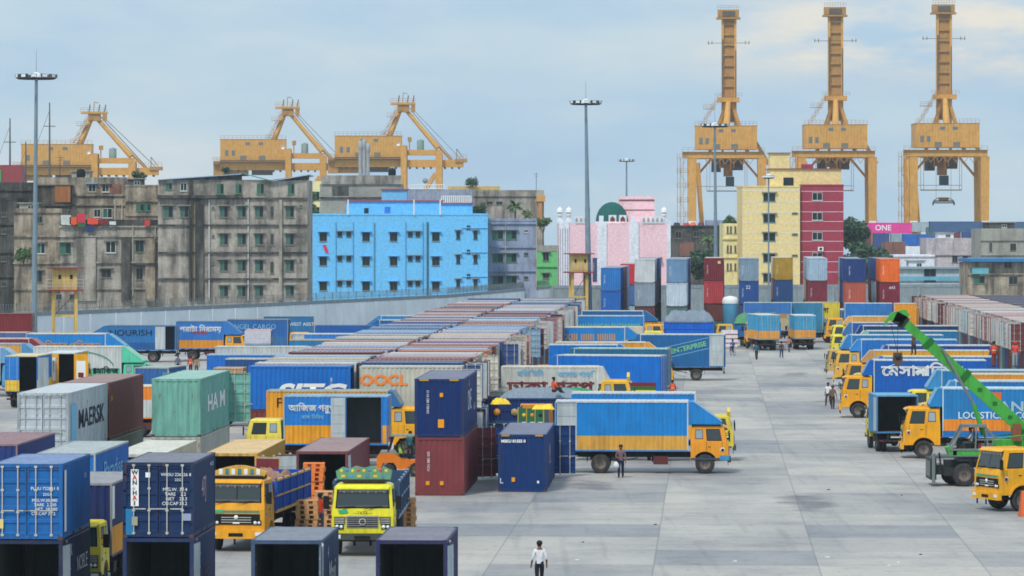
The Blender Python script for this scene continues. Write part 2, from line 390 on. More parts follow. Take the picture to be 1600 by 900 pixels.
def container(label, loc, ang, color, L=6.06, H=2.59, doors=(0, 0), group=None, worn_=False, texts=(), rods=True, name='shipping_container', dlabels=(None, None), empty=False):
    """ang: direction (deg) that local +x (blank end) looks; doors None = plain far view"""
    opened = doors is not None and (doors[0] > 5 or doors[1] > 5)
    o = link(name, container_mesh(L, H, opened or empty, worn_=worn_), None, loc, R(ang), color)
    tag(o, label, 'container', group)
    if doors is not None: add_doors(o, L, H, doors[0], doors[1], color, rods, dlabels)
    for t in texts:
        txt, face, u, z, size, m = t[:6]; kw = t[6] if len(t) > 6 else {}
        if face == '-y': lettering(o, txt, (u, -W/2-.008, z), -90, size, m, **kw)
        if face == '+y': lettering(o, txt, (u, W/2+.008, z), 90, size, m, **kw)
        if face == '+x': lettering(o, txt, (L/2+.01, u, z), 0, size, m, **kw)
        if face == '-x': lettering(o, txt, (-L/2-.03, u, z), 180, size, m, **kw)
    return o
def cont_end(label, xc, s, color, z=0.0, near='doors', L=6.06, ang=0.0, **k):
    """container whose short end faces the camera, its centre at picture column xc"""
    x, y = PX(xc, s); p = Vector((x, y))+D*(L/2)
    a = 90-2.62+ang
    return container(label, (p.x, p.y, z), a if near == 'doors' else a+180, color, L, **k)
def patch(parent, pos, nang, w_, h_, m, th=.012, name='sticker'):
    b = MB(); b.box(-w_/2, w_/2, -th, 0, -h_/2, h_/2, m); return b.build(name, parent, pos, R(nang+90))
NAVY = C(34,58,105); DNAVY = C(22,38,72); BLUE_ = C(24,98,180); MARO = C(125,62,62); GREEN_ = C(110,170,155); GREY_ = C(150,165,175); WHT = C(205,210,208); TAN_ = C(205,165,90)
# front-left pair of stacks, their doors or doorways towards the camera
HY = W/2
cont_end('bright blue container with closed doors on the stack at the bottom left corner', 42, 45.9, C(28,100,168), z=2.60, L=6.06, group='containers along the front edge',
  texts=[('PLUU 722851 0', '-x', -.62, 1.75, .15, WHITE), ('22G1', '-x', -.7, 1.55, .13, WHITE), ('M.G.W.\nTARE\nNET\nCU.CAP', '-x', -.42, 1.12, .15, WHITE), ('30.480\n2.200\n28.280\n33.2', '-x', -.85, 1.12, .15, WHITE)])
o = bpy.context.scene.objects['shipping_container']
patch(o, (-2.5, -HY-.01, 1.3), -90, .35, 2.1, flat('white_strip', 225, 228, 230)); lettering(o, 'T\nE\nX', (-2.5, -HY-.02, 1.35), -90, .5, flat('red_lettering', 200, 50, 60))
patch(o, (-3.06, .95, .55), 180, .3, .32, flat('yellow_sticker', 225, 205, 130)); lettering(o, '22G1', (1.9, -HY-.01, 1.9), -90, .22, WHITE)
cont_end('open dark container under the bright blue one, bottom left corner', 42, 45.9, C(28,44,78), doors=(265, 265), group='containers along the front edge', texts=[('NOBLE', '-y', 1.2, 1.5, .75, WHITE), ('K', '-y', -1.2, 2.1, .6, WHITE)])
o = cont_end('navy container with closed doors and a vertical white name strip, upper of its stack', 247, 45.6, C(20,48,90), z=2.60, group='containers along the front edge',
  texts=[('WHSU 226226 8', '-x', -.62, 2.17, .15, WHITE), ('22G1', '-x', -.72, 1.99, .13, WHITE), ('M.G.W.\nTARE\nNET\nCU.CAP', '-x', -.42, 1.42, .16, WHITE), ('30.4\n2.2\n28.3\n33.2', '-x', -.87, 1.42, .16, WHITE), ('47J', '-y', -.2, 1.55, 1.0, flat('pinkish_lettering', 205, 170, 185)), ('WHSU 226', '-y', 2.0, 2.25, .2, WHITE)])
patch(o, (-3.05, .80, 1.72), 180, .27, 1.26, WHITE)
for i, ch in enumerate('WAN HAI'):
    if ch != ' ': lettering(o, ch, (-3.075, .80, 2.24-.175*i), 180, .21, DKTXT if i % 2 == 0 else flat('red_lettering', 200, 50, 60), bold=.006)
patch(o, (-3.05, .35, 2.16), 180, .16, .17, WHITE); patch(o, (-3.05, .98, .55), 180, .26, .9, flat('blue_sticker', 40, 120, 170)); patch(o, (-3.075, .8, .58), 180, .2, .3, flat('grey_sticker', 160, 160, 140)); patch(o, (-3.05, -1.0, .72), 180, .28, .24, flat('pale_sticker', 150, 160, 190))
cont_end('open navy container with pale grey lining, under the one with the white name strip', 247, 45.6, C(30,52,95), doors=(265, 265), group='containers along the front edge', texts=[('KE', '-y', 0.6, .9, 1.0, flat('dull_red_lettering', 130, 70, 90))])
o = cont_end('grey-blue open container with a long white word on its side, standing on the ground', 448, 45.9, C(62,82,112), doors=(268, 97), group='containers along the front edge', worn_=True, texts=[('Maxi', '-y', .6, 1.15, 1.3, WHITE), ('4', '-y', -.9, 2.0, .6, WHITE)])
cont_end('open container with dark navy roof and maroon end door at the bottom edge', 643, 45.9, C(42,46,88), doors=(268, 262), group='containers along the front edge', dlabels=(None, 'maroon door'))
# 40 ft high-cube boxes in the middle of the yard
HC = 2.896
o = cont_end('maroon container under the navy one, standing in mid yard', 687, 31.45, C(128,62,66), L=12.19, H=HC, near='blank', doors=(150, 90), group='high containers in mid yard', texts=[('FCIU 885 430', '+x', -.55, 1.7, .17, WHITE, dict(tilt=90))])
ORP = flat('orange_sticker', 240, 160, 30)
for (yy, zz) in ((.1, .62), (-.6, .62)): patch(o, (6.11, yy, zz), 0, .18, .2, ORP)
o = cont_end('navy container standing on the maroon one in mid yard', 686, 31.45, C(16,48,105), z=2.90, L=12.19, H=HC, near='blank', doors=(0, 0), group='high containers in mid yard',
  texts=[('ONEU 482 0113', '+x', -.55, 1.75, .17, WHITE, dict(tilt=90)), ('ONE', '+y', .9, 1.6, 1.5, WHITE), ('A', '+y', 1.2, 2.5, .6, WHITE), ('v 45G1', '+y', -3.5, 1.1, .5, WHITE)])
patch(o, (6.11, .1, .68), 0, .3, .42, ORP); patch(o, (6.11, .12, 2.1), 0, .16, .2, ORP)
for yy in (-.75, .75): patch(o, (6.105, yy, 2.84), 0, .45, .09, flat('hazard_yellow', 190, 150, 50))
o = cont_end('single navy container on the ground with its far doors swung open', 816, 31.0, C(14,54,112), L=12.19, H=HC, near='blank', doors=(178, 178), group='high containers in mid yard',
  texts=[('MSKU 81555 0', '+x', -.45, 2.55, .2, WHITE, dict(bold=.01)), ('ML', '+y', 1.2, 1.6, 1.5, flat('pinkish_lettering', 205, 170, 185)), ('L', '+x', -1.05, .55, .38, WHITE)])
patch(o, (6.11, -.45, .62), 0, .17, .22, ORP); patch(o, (6.11, .8, .5), 0, .1, .13, WHITE)
for yy in (-.85, .85): patch(o, (6.105, yy, 2.84), 0, .4, .09, flat('hazard_yellow', 190, 150, 50))
o = cont_end('pale green container with rust spots, on top of the white ones', 275, 31.4, C(118,178,165), z=2.90, L=12.19, H=HC, near='blank', doors=(178, 178), group='high containers in mid yard', worn_=True, texts=[('HA M', '+y', -.4, 1.5, 1.15, WHITE, dict(sx=2.6, bold=.03))])
cont_end('white container under the pale green one', 275, 31.4, C(178,180,172), L=12.19, H=HC, near='blank', doors=(0, 0), group='high containers in mid yard', texts=[('86', '+y', 5.2, 1.3, .5, flat('red_lettering', 200, 50, 60))])
cont_end('white open container with a cream roof in front of the green stack', 213, 34.06, C(205,205,190), L=12.19, H=HC, doors=(268, 268), group='high containers in mid yard')
o = cont_end('weathered pale grey container with MAERSK lettering, its rusty doors ajar', 67, 33.1, C(182,192,200), z=2.60, L=12.19, H=HC, doors=(4, 4), group='high containers in mid yard', worn_=True, texts=[('MAERSK', '-y', .9, 1.45, 1.25, DKTXT, dict(sx=1.75, bold=.02))])
patch(o, (-4.6, -HY-.01, 1.45), -90, 1.6, 1.75, flat('sky_blue_square', 120, 180, 215)); lettering(o, '✶', (-4.6, -HY-.02, 1.45), -90, 1.6, WHITE)
cont_end('container under the weathered grey MAERSK one', 67, 33.1, C(92,70,68), L=12.19, H=2.59, doors=(0, 0), group='high containers in mid yard')
o = cont_end('brown container end to end behind the MAERSK one', 133, 30.95, C(120,70,68), z=2.60, L=12.19, H=HC, doors=(0, 0), group='high containers in mid yard', texts=[('tex', '-y', -5.2, 2.1, .5, YELTXT)])
cont_end('grey-green container under the brown one', 133, 30.95, C(112,124,116), L=12.19, H=2.59, doors=(0, 0), group='high containers in mid yard')
o = cont_end('tan open container with a dark maroon door folded out', 361, 33.9, C(215,170,85), L=12.19, H=HC, doors=(268, 165), group='high containers in mid yard')
d_ = o.children[-1]; d_ = [c for c in o.children if c.name.startswith('door')][1]; b = MB(); b.quad((.057,-.02,.02),(.057,-1.13,.02),(.057,-1.13,2.5),(.057,-.02,2.5), P(125,50,55,.3)); [b.box(.058, .07, -1.1, -.06, .25+.55*i, .45+.55*i, P(125,50,55,.3)) for i in range(4)]; b.build('maroon_lining', d_)
cont_end('plum brown open container behind the yellow truck', 503, 33.6, C(120,68,72), L=12.19, H=HC, doors=(150, 268), group='high containers in mid yard')

# the long twin row: 20 ft boxes side by side, two high
PAL = [((190,180,180),3), ((150,172,205),3), ((165,120,118),5), ((120,150,190),3), ((205,200,190),2), ((190,150,148),4), ((110,62,62),4), ((60,85,140),4), ((140,175,200),2), ((165,168,170),3), ((185,120,90),1), ((90,120,115),1), ((200,185,160),2)]
PB = [c for c, n in PAL for _ in range(n)]
CN = {}
def cname(c):
    r, g, b = c; mxx = max(c)
    names = {(190,180,180):'dusty pale grey', (150,172,205):'faded light blue', (165,120,118):'faded rose brown', (120,150,190):'faded mid blue', (205,200,190):'off white', (190,150,148):'pinkish', (110,62,62):'maroon', (60,85,140):'navy', (140,175,200):'pale sky blue', (165,168,170):'plain grey', (185,120,90):'rust orange', (90,120,115):'dull green', (200,185,160):'sandy'}
    return names.get(c, 'weathered')
ones = ['', 'first','second','third','fourth','fifth','sixth','seventh','eighth','ninth','tenth','eleventh','twelfth','thirteenth','fourteenth','fifteenth','sixteenth','seventeenth','eighteenth','nineteenth']
tens = ['', '', 'twent','thirt','fort','fift','sixt','sevent','eight','ninet']
def ordw(n):
    if n < 20: return ones[n]
    t, o = divmod(n, 10)
    return tens[t]+('ieth' if o == 0 else 'y-'+ones[o])
SLOT = 2.75
s0 = 26.5; x0, y0 = PX(548.5, s0); J = Vector((x0, y0))     # near end of the seam between the two columns
NROW = 84
H20 = 2.59
cm_closed = container_mesh(6.06, H20, False)
def row_cont(p, z, ang, col, label, group, doors=None, rods=False):
    o = link('shipping_container', cm_closed if doors is None or (doors[0] < 5 and doors[1] < 5) else container_mesh(6.06, H20, True), None, (p.x, p.y, z), R(ang), C(*col)); tag(o, label, 'container', group)
    if doors: add_doors(o, 6.06, H20, doors[0], doors[1], C(*col), rods)
    return o
stuff = MB()
rr = random.Random(21)
def ang_doors():
    t = rr.random()
    if t < .5: return (0, 0)
    if t < .68: return (rr.uniform(85, 110), rr.uniform(85, 100))
    return (rr.uniform(80, 100), 0) if t < .85 else (0, rr.uniform(80, 95))
for i in range(NROW):
    d = i*SLOT+W/2
    cb = rr.choice(PB); ca = rr.choice(PB)
    if i == 0: cb = (22,108,195); ca = (190,190,178)
    if i == 1: ca = (60,85,140); cb = (205,200,190)
    if i == 2: ca = (110,62,62)
    dz1 = rr.choice((0, 0, .04, .1, .14)); dz2 = rr.choice((0, 0, .05, .1, .14)) if i != 2 else .16
    off = rr.uniform(-.25, .25) if i else 0
    pa = J+D*d-E*(3.06+off*.6); pb = J+D*d+E*(.5+3.03+off)
    near = ' at the near end' if i == 0 else ''
    if i == 0:
        o = row_cont(pa, 2.60, 180+ANG, cb, 'bright blue SITC container at the near corner of the long twin row', 'containers of the long twin row')
        lettering(o, 'SITC', (-1.1+.6, W/2+.01, 1.0), 90, 1.35, WHITE, sx=1.45, bold=.05, shear=.3); o2 = lettering(o, 'SITU 284', (-1.9, W/2+.01, 1.6), 90, .17, WHITE, tilt=90)
        o = row_cont(pb, 2.60, 180+ANG, ca, 'grey OOCL container at the near end of the aisle column', 'containers of the long twin row', (92, 0))
        lettering(o, 'OOCL', (1.6, W/2+.01, 1.75), 90, .85, ORTXT, sx=1.15, bold=.03)
        o = row_cont(pa, 0, 180+ANG, (120,62,60), 'red brown TRITON container under the bright blue SITC one', 'containers of the long twin row')
        lettering(o, 'T\nR\nI\nT\nO\nN', (.0, W/2+.01, 1.3), 90, .42, WHITE)
        row_cont(pb, 0, 180+ANG, (110,75,68), 'brown container under the grey OOCL one', 'containers of the long twin row', (0, 90))
        continue
    row_cont(pa, 2.60+dz1, 180+ANG, cb, '%s roofed container, %s from the near end, outer column of twin row' % (cname(cb), ordw(i+1)), 'containers of the long twin row')
    row_cont(pb, 2.60+dz2, 180+ANG, ca, '%s roofed container, %s from the near end, aisle column of twin row' % (cname(ca), ordw(i+1)), 'containers of the long twin row', ang_doors(), rods=i < 40)
    if i < 14:
        c3 = rr.choice(PB); row_cont(pb, 0, 180+ANG, c3, '%s lower level container, %s from the near end of the aisle column' % (cname(c3), ordw(i+1)), 'containers of the long twin row', ang_doors(), rods=True)
# deeper lower boxes, too many and too hidden to single out: plain corrugated boxes in one mass
cols = [P(*c, .4, .3) for c in ((120,70,68), (60,85,140), (150,172,180), (110,62,62), (90,120,115))]
def stuff_box(b, p, ang, m, H=2.56, L=6.06, z=0):
    t = MB(); t.corr((-L/2, -1.22), (L/2, -1.22), z, z+H, (0,-1), m); t.corr((L/2, 1.22), (-L/2, 1.22), z, z+H, (0,1), m); t.corr((L/2, -1.22), (L/2, 1.22), z, z+H, (1,0), m); t.corr((-L/2, 1.22), (-L/2, -1.22), z, z+H, (-1,0), m)
    t.box(-L/2, L/2, -1.17, 1.17, z+H-.05, z+H-.03, m)
    c, s_ = math.cos(R(ang)), math.sin(R(ang))
    b.add([(p.x+x*c-y*s_, p.y+x*s_+y*c, zz) for x, y, zz in t.v], t.f, m)
for i in range(1, NROW):
    d = i*SLOT+W/2
    stuff_box(stuff, J+D*d-E*3.06, ANG, cols[i % 5])
    if i >= 14: stuff_box(stuff, J+D*d+E*3.53, ANG, cols[(i*3+1) % 5])
# right-hand row: one column seen, two high, doors towards the aisle
xr, yr = PX(1437, 12.3); FARR = Vector((xr, yr))
RN = 56
PR = [((190,150,148),4), ((190,180,180),3), ((205,200,190),4), ((110,62,62),3), ((165,120,118),4), ((140,175,200),1), ((165,168,170),2)]
PRB = [c for c, n in PR for _ in range(n)]
for i in range(RN):
    p = FARR-D*(i*SLOT)+E*3.03
    c = rr.choice(PRB); dl = (rr.uniform(85, 100), rr.uniform(85, 100)) if rr.random() < .75 else (0, 0)
    if i in (0, 14): c = (110,62,62)
    row_cont(p+E*rr.uniform(-.12, .12), 2.60, ANG, c, '%s container, %s from the far end of the row behind the crane' % (cname(c), ordw(i+1)), 'containers of the row behind the crane', dl, rods=True)
    stuff_box(stuff, p, ANG, cols[(i*2) % 5])
# second column beyond it
for i in range(RN): stuff_box(stuff, FARR-D*(i*SLOT)+E*9.6, ANG, cols[(i+2) % 5], H=5.15)
# far block stacks, ends towards the camera
D3 = Vector((math.sin(R(3.4)), math.cos(R(3.4))))
ST = [ # xc, s, top z, top colour, second colour, deep colours, description
 (954, 12.7, 8.75, (45,120,195), (35,105,190), 'bright blue', 'bright blue'),
 (982, 11.3, 8.75, (190,50,60), (70,100,150), 'bright red', 'slate blue'),
 (1007, 13.0, 9.9, (200,205,208), (140,155,168), 'white', 'steel grey'),
 (1058, 13.0, 9.9, (110,145,180), (190,205,220), 'patchy light blue', 'bluish white'),
 (1115, 12.5, 9.9, (125,48,58), (190,72,76), 'dark red', 'salmon red'),
 (1169, 12.6, 9.9, (130,152,172), (40,80,145), 'grey blue', 'royal blue'),
 (1223, 12.3, 9.9, (180,145,55), (48,85,140), 'mustard', 'dusty blue'),
 (1277, 12.5, 9.9, (165,190,210), (128,55,70), 'pale blue', 'wine red'),
 (1337, 12.9, 9.9, (35,62,120), (180,90,72), 'dark navy', 'brick orange'),
 (1389, 12.9, 9.9, (235,110,40), (125,42,58), 'vivid orange', 'maroon'),
]
for k, (xc, s_, zt, c1, c2, n1_, n2_) in enumerate(ST):
    x, y = PX(xc, s_); base = Vector((x, y))
    ch = 2.83
    for q in range(3):
        p = base+D3*(12.19/2+12.6*q)+Vector((rr.uniform(-.1, .1), 0))
        for lv in range(2):
            col = (c1, c2)[lv] if q == 0 else rr.choice(PB)
            z = zt-ch*(lv+1)-.03*lv
            if q == 0: lb = '%s container, %s of the stack with a %s one %s it' % ((n1_, n2_)[lv], ('top', 'second')[lv], (n2_, n1_)[lv], ('under', 'over')[lv])
            else: lb = '%s %s container %s behind the %s one in the far block' % (cname(col), ('top', 'second')[lv], ('directly', 'two deep')[q-1], (n1_, n2_)[lv])
            if q == 2 and k in (4, 5, 6): continue
            o = container(lb, (p.x, p.y, z), 90-3.4+180, C(*col), 12.19, ch, doors=None, group='far block of stacked containers')
            if q == 0 and lv == 0: patch(o, (6.11, .7, 2.3), 0, .35, .35, flat('yellow_sticker', 225, 205, 130)) if k == 4 else None
            if q == 0 and lv == 1 and k == 9: lettering(o, '643', (6.11, .3, 2.2), 0, .5, WHITE)
            if q == 0 and lv == 1 and k == 5: lettering(o, '22', (6.11, -.1, 2.1), 0, .6, WHITE)
            if q == 0: lettering(o, 'TGHU 7126', (6.11, -.75, 1.4), 0, .22, WHITE, tilt=90)
        zb = zt-2*ch-.06; z = 0; n_ = 2 if zb > 3 else 1
        for lv in range(n_): stuff_box(stuff, p, 90-3.4, cols[(k+q+lv) % 5], H=zb/n_-.06, L=12.19, z=lv*zb/n_)
tag(stuff.build('stacked_containers'), 'mass of lower containers under the long rows and the far block', 'containers', kind='stuff')
# maroon box at the left edge, upper of two, its doors at the right end
xm, ym = PX(50, 16.0)
o = container('maroon container at the foot of the tall lamp mast by the white wall', (xm-6.1, ym+1.2, 2.60), 180, C(120,45,48), 12.19, 2.59, doors=(0, 0), worn_=False, texts=[('22G1', '+y', 0, 2.0, .3, WHITE)])
container('container under the maroon one by the lamp mast', (xm-6.1, ym+1.2, 0), 180, C(70,90,120), 12.19, 2.59, doors=(0, 0))

def tyre_marks():
    m = worn('tyre_mark', C(128,128,132), .8, 0, .5, scale=.5, dirtcol=(.30,.30,.30,1)); b = MB()
    def strip(pts, w_=.24):
        P_ = [Vector((x*1.0, y*1.0)) for x, y in pts]; vs = []
        for i, q in enumerate(P_):
            d = (P_[min(i+1, len(P_)-1)]-P_[max(i-1, 0)]).normalized(); n = Vector((-d.y, d.x))*w_/2
            vs += [(q.x+n.x, q.y+n.y, .004), (q.x-n.x, q.y-n.y, .004)]
        b.add(vs, [(2*i, 2*i+1, 2*i+3, 2*i+2) for i in range(len(P_)-1)], m)
    def gp(px, py): s_ = SG(py); return ((px-800)/s_, F/s_)
    for off in (0, 1.9):
        for (cx, cy, r_, a0, a1) in ((1290, 584, 14, 70, 200), (1268, 640, 22, 60, 120)):
            X, Y = gp(cx, cy); strip([(X+(r_+off)*math.cos(R(a0+(a1-a0)*i/24)), Y+(r_+off)*1.6*math.sin(R(a0+(a1-a0)*i/24))) for i in range(25)])
    tag(b.build('tyre_marks'), None, None, kind='structure')
    r_ = random.Random(5); b = MB()
    for i in range(26):
        s_ = SG(r_.uniform(560, 890)); X = (r_.uniform(760, 1480)-800)/s_; Y = F/s_; a = r_.uniform(.04, .1)
        b.hexa([(X-a,Y-a,.004),(X+a,Y-a*.6,.004),(X+a*.7,Y+a,.004),(X-a,Y+a*.8,.004)], [(X-a*.8,Y-a,.03),(X+a*.9,Y-a*.6,.05),(X+a*.6,Y+a,.04),(X-a*.9,Y+a*.7,.02)], WHITE if i % 3 else CHAS)
    tag(b.build('litter'), 'scraps of paper and plastic scattered over the open concrete', 'litter', kind='stuff')
tyre_marks()
# ---------------------------------------------------------------- lorries
WM = {}
def wheel(parent, x, y, r=.53, w_=.28):
    k = (r, w_)
    if k not in WM:
        b = MB(); b.lathe([(r*.56,-w_*.42),(r*.9,-w_/2),(r,-w_*.36),(r,w_*.36),(r*.9,w_/2),(r*.56,w_*.42),(r*.56,-w_*.42)], TYRE, 20, axis='y'); t = b.mesh('wheel')
        b = MB(); g = worn('wheel_rim', C(120,112,105), .6, 0, .6, .4)
        b.lathe([(0,-w_*.2),(r*.22,-w_*.2),(r*.24,-w_*.3),(r*.5,-w_*.1),(r*.57,-w_*.42),(r*.57,w_*.42),(r*.5,w_*.1),(r*.24,w_*.3),(r*.22,w_*.2),(0,w_*.2)], g, 16, axis='y')
        for i in range(6):
            a = i*math.pi/3
            for sy in (-w_*.3, w_*.22): b.box(r*.16*math.cos(a)-.02, r*.16*math.cos(a)+.02, sy, sy+w_*.08, r*.16*math.sin(a)-.02, r*.16*math.sin(a)+.02, TYRE)
        WM[k] = (t, b.mesh('rim'))
    t, m = WM[k]; o = link('wheel', t, parent, (x, y, r)); link('rim', m, o); return o
CABM = {}
def cab(parent, x, style, col, det=False, crown=None):
    """x: back of the cab; front looks to +x"""
    col = (col[0], min(255, col[1]+9), min(255, col[2]+4))
    k = (style, col, det)
    if k not in CABM:
        new = style == 'new'
        ln, hw, zb, zt, z0 = (2.15, 1.17, 1.95, 2.95, .78) if new else (2.05, 1.15, 1.72, 2.62, .74)
        pm = P(*col, .25, .12, .4); b = MB()
        wx, r = (.95, .66) if new else (.78, .66)
        arch = [(wx+r*math.cos(R(a)), .55+r*math.sin(R(a))) for a in range(25, 156, 13)]
        prof = [(0, zb), (0, z0)]+[(arch[-1][0], z0)]+arch[::-1][0:]+[(arch[0][0], z0)]+[(ln-.08, z0), (ln, z0+.12), (ln, zb-.22), (ln-.05, zb)]
        b.prism(prof, -hw, hw, pm)
        q = .32 if new else .26; ty = hw-.09
        top = [(.06,-ty,zt-.07), (ln-q,-ty,zt-.07), (ln-q,ty,zt-.07), (.06,ty,zt-.07)]
        bot = [(0,-hw+.015,zb), (ln-.05,-hw+.015,zb), (ln-.05,hw-.015,zb), (0,hw-.015,zb)]
        b.hexa(bot, top, pm)
        b.hexa(top, [(.16,-ty+.12,zt), (ln-q-.12,-ty+.12,zt), (ln-q-.12,ty-.12,zt), (.16,ty-.12,zt)], pm)
        for i in range(3 if new else 0): b.box(.2, ln-q-.2, -.7+.6*i, -.6+.6*i, zt-.005, zt+.02, pm)
        for sg in (-1, 1):           # mud guard over the wheel, door seam, step
            if new:
                pts = [(wx+(r+.03)*math.cos(R(a)), .55+(r+.03)*math.sin(R(a))) for a in range(20, 161, 14)]; po = [(wx+(r+.13)*math.cos(R(a)), .55+(r+.13)*math.sin(R(a))) for a in range(160, 19, -14)]
                b.prism(pts+po, sg*hw, sg*(hw+.07), pm)
            for xx in ((.82, 1.78) if new else (.86, 1.72)): b.box(xx, xx+.02, sg*hw-.004, sg*hw+.004, z0+.35 if xx < 1 else z0+.5, zb, BLACK)
            b.box(.92 if not new else 1.0, 1.05 if not new else 1.14, sg*hw-.01, sg*(hw)+.02*sg if sg > 0 else sg*hw+.01, zb-.28, zb-.24, BLACK) if sg > 0 else b.box(.95, 1.08, -hw-.02, -hw+.01, zb-.28, zb-.24, BLACK)
        b.hexa([(ln-q-.02,-ty+.05,zt-.06),(ln-q+.2,-ty+.08,zt-.16),(ln-q+.2,ty-.08,zt-.16),(ln-q-.02,ty-.05,zt-.06)], [(ln-q-.02,-ty+.05,zt-.02),(ln-q+.2,-ty+.08,zt-.12),(ln-q+.2,ty-.08,zt-.12),(ln-q-.02,ty-.05,zt-.02)], pm)
        for i in range(3 if new else 0): b.box(ln+.02, ln+.06, -.9+.8*i, -.82+.8*i, .3, .56, BLACK)
        b.box(.02, ln-.12, -hw-.012, -hw+.0, z0+.02, z0+.12, P(60,80,110,.3)) if not new else None
        for sg in (-1, 1): b.lathe([(0,0),(.13,0),(.13,.006),(0,.006)], P(225,220,205,.2), 12, (ln-.32, sg*hw+(.002 if sg > 0 else -.008), zb-.42), 'y'); b.lathe([(0,0),(.08,0),(.08,.004),(0,.004)], REDTXT if new else DKTXT, 10, (ln-.32, sg*hw+(.009 if sg > 0 else -.013), zb-.42), 'y')
        b.box(ln+.001, ln+.012, -.95, .95, zb-.34, zb-.26, P(60,150,140,.2) if new else P(200,120,50,.2))
        body = b.mesh('cab')
        # windows
        fr = [(ln-.05,-hw+.015,zb), (ln-.05,hw-.015,zb), (ln-q,ty,zt-.07), (ln-q,-ty,zt-.07)]
        ws = MB(); ws.panel(fr, .05, .95, .06, .9, BLACK, .008, .02); ws.panel(fr, .07, .93, .1, .86, glass(), .016, .012)
        if style == 'split' or new: ws.panel(fr, .49, .51, .1, .86, BLACK, .02, .01)
        wsm = ws.mesh('windscreen')
        sides = []
        for sg in (-1, 1):
            qf = [(0,sg*(hw-.015),zb), (ln-.05,sg*(hw-.015),zb), (ln-q,sg*ty,zt-.07), (.06,sg*ty,zt-.07)]
            if sg > 0: qf = [qf[1], qf[0], qf[3], qf[2]]
            f = lambda u0, u1: (u0, u1) if sg < 0 else (1-u1, 1-u0)
            for (u0, u1, v0, v1) in ((.44,.86,.08,.86), (.12,.34,.2,.82)):
                m2 = MB(); a0, a1 = f(u0, u1); m2.panel(qf, a0, a1, v0, v1, BLACK, .006, .02); m2.panel(qf, a0+.015, a1-.015, v0+.04, v1-.04, glass() if u0 > .3 else worn('clear_back_window', C(150,165,175), .15, 0, .2), .014, .01)
                sides.append(m2.mesh('side_window'))
        g = MB()
        X = ln
        if new:
            g.box(X-.01, X+.03, -.98, .98, 1.12, 1.55, BLACK)
            for i in range(3): g.box(X+.03, X+.045, -.62, .62, 1.2+.1*i, 1.23+.1*i, ROD)
            g.lathe([(0,0),(.09,0),(.09,.03),(0,.03)], WHITE, 14, (X+.04, 0, 1.42), 'x')
            g.box(X+.031, X+.05, -.14, .14, 1.16, 1.22, WHITE)
        else:
            g.box(X-.01, X+.02, -.6, .6, 1.05, 1.5, worn('grille_grey', C(150,150,150), .4, 0, .3))
            for i in range(5): g.box(X+.02, X+.035, -.57, .57, 1.09+.08*i, 1.125+.08*i, BLACK)
            g.lathe([(.1,0),(.13,0),(.13,.03),(.1,.03)], ROD, 16, (X+.035, 0, 1.28), 'x')
            for sg in (-1, 1):
                g.box(X-.01, X+.02, sg*.85-.2, sg*.85+.2, 1.2, 1.46, BLACK)
                for i in range(4): g.box(X+.02, X+.03, sg*.85-.18, sg*.85+.18, 1.22+.06*i, 1.245+.06*i, ROD)
        gm = g.mesh('grille')
        h = MB(); zz = 1.2 if new else 1.1; h.box(X-.01, X+.035, -.17, .17, zz-.09, zz+.09, BLACK); h.lathe([(0,0),(.075,0),(.07,.025),(0,.035)], flat('lamp_glass', 225, 232, 235, .2), 12, (X+.03, -.08, zz), 'x'); h.lathe([(0,0),(.065,0),(.06,.025),(0,.035)], flat('lamp_glass', 225, 232, 235, .2), 12, (X+.03, .08, zz), 'x')
        hm = h.mesh('headlight')
        bm = MB(); bc = pm if new else worn('bumper_dark', C(70,75,70), .6, 0, .5)
        bm.box(X-.05, X+.14, -hw-.03, hw+.03, .55 if new else .62, .9 if new else .86, bc)
        for sg in (-1, 1): bm.box(X+.14, X+.155, sg*.95-.14, sg*.95+.14, .68, .82, flat('lamp_glass', 225, 232, 235, .2))
        bm.box(X+.141, X+.15, -.3, .3, .64, .78, BLACK)
        if not new:
            for sg in (-1, 1): bm.box(X-.02, X+.0, sg*.3-.05, sg*.3+.05, .4, .62, BLACK)
        bmm = bm.mesh('bumper')
        mi = MB()
        mi.tube((0,0,0), (.22,.2,.02), .015, BLACK, 5); mi.box(.18, .24, .12, .34, -.32, .16, BLACK); mm = mi.mesh('mirror')
        wp = MB(); wp.tube((0,0,0), (-.04,.42,.08), .012, BLACK, 4); wp.tube((-.03,.18,.07),(-.05,.68,.11), .014, BLACK, 4); wm_ = wp.mesh('wiper')
        CABM[k] = (body, wsm, sides, gm, hm, bmm, mm, wm_, ln, hw, zb, zt)
    body, wsm, sides, gm, hm, bmm, mm, wm_, ln, hw, zb, zt = CABM[k]
    c = link('cab', body, parent, (x, 0, 0))
    link('windscreen', wsm, c)
    for s_ in sides: link('side_window', s_, c)
    link('grille', gm, c)
    for sg in (-1, 1):
        link('headlight', hm, c, (0, sg*.87, 0))
        link('mirror', mm, c, (ln-.15, sg*(hw-.03), zb+.35), 0, None, (1, sg, 1))
    link('bumper', bmm, c)
    if det:
        ws2 = MB(); x_ = ln-.05; q2 = q_(style); fr2 = [(x_,-hw+.015,zb), (x_,hw-.015,zb), (ln-q2,hw-.09,zt-.07), (ln-q2,-hw+.09,zt-.07)]
        ws2.panel(fr2, .08, .92, .78, .85, P(170,195,205,.2), .022, .004); ws2.panel(fr2, .08, .92, .11, .2, P(75,80,80,.3), .021, .003)
        for i in range(12): ws2.panel(fr2, .09+.069*i, .125+.069*i, .74, .78, P(225,215,205,.1) if i % 2 else P(200,90,110,.1), .024, .004)
        ws2.build('sun_strip', c)
        for yy in (-.95, .05): link('wiper', wm_, c, (ln+.02, yy, zb+.02))
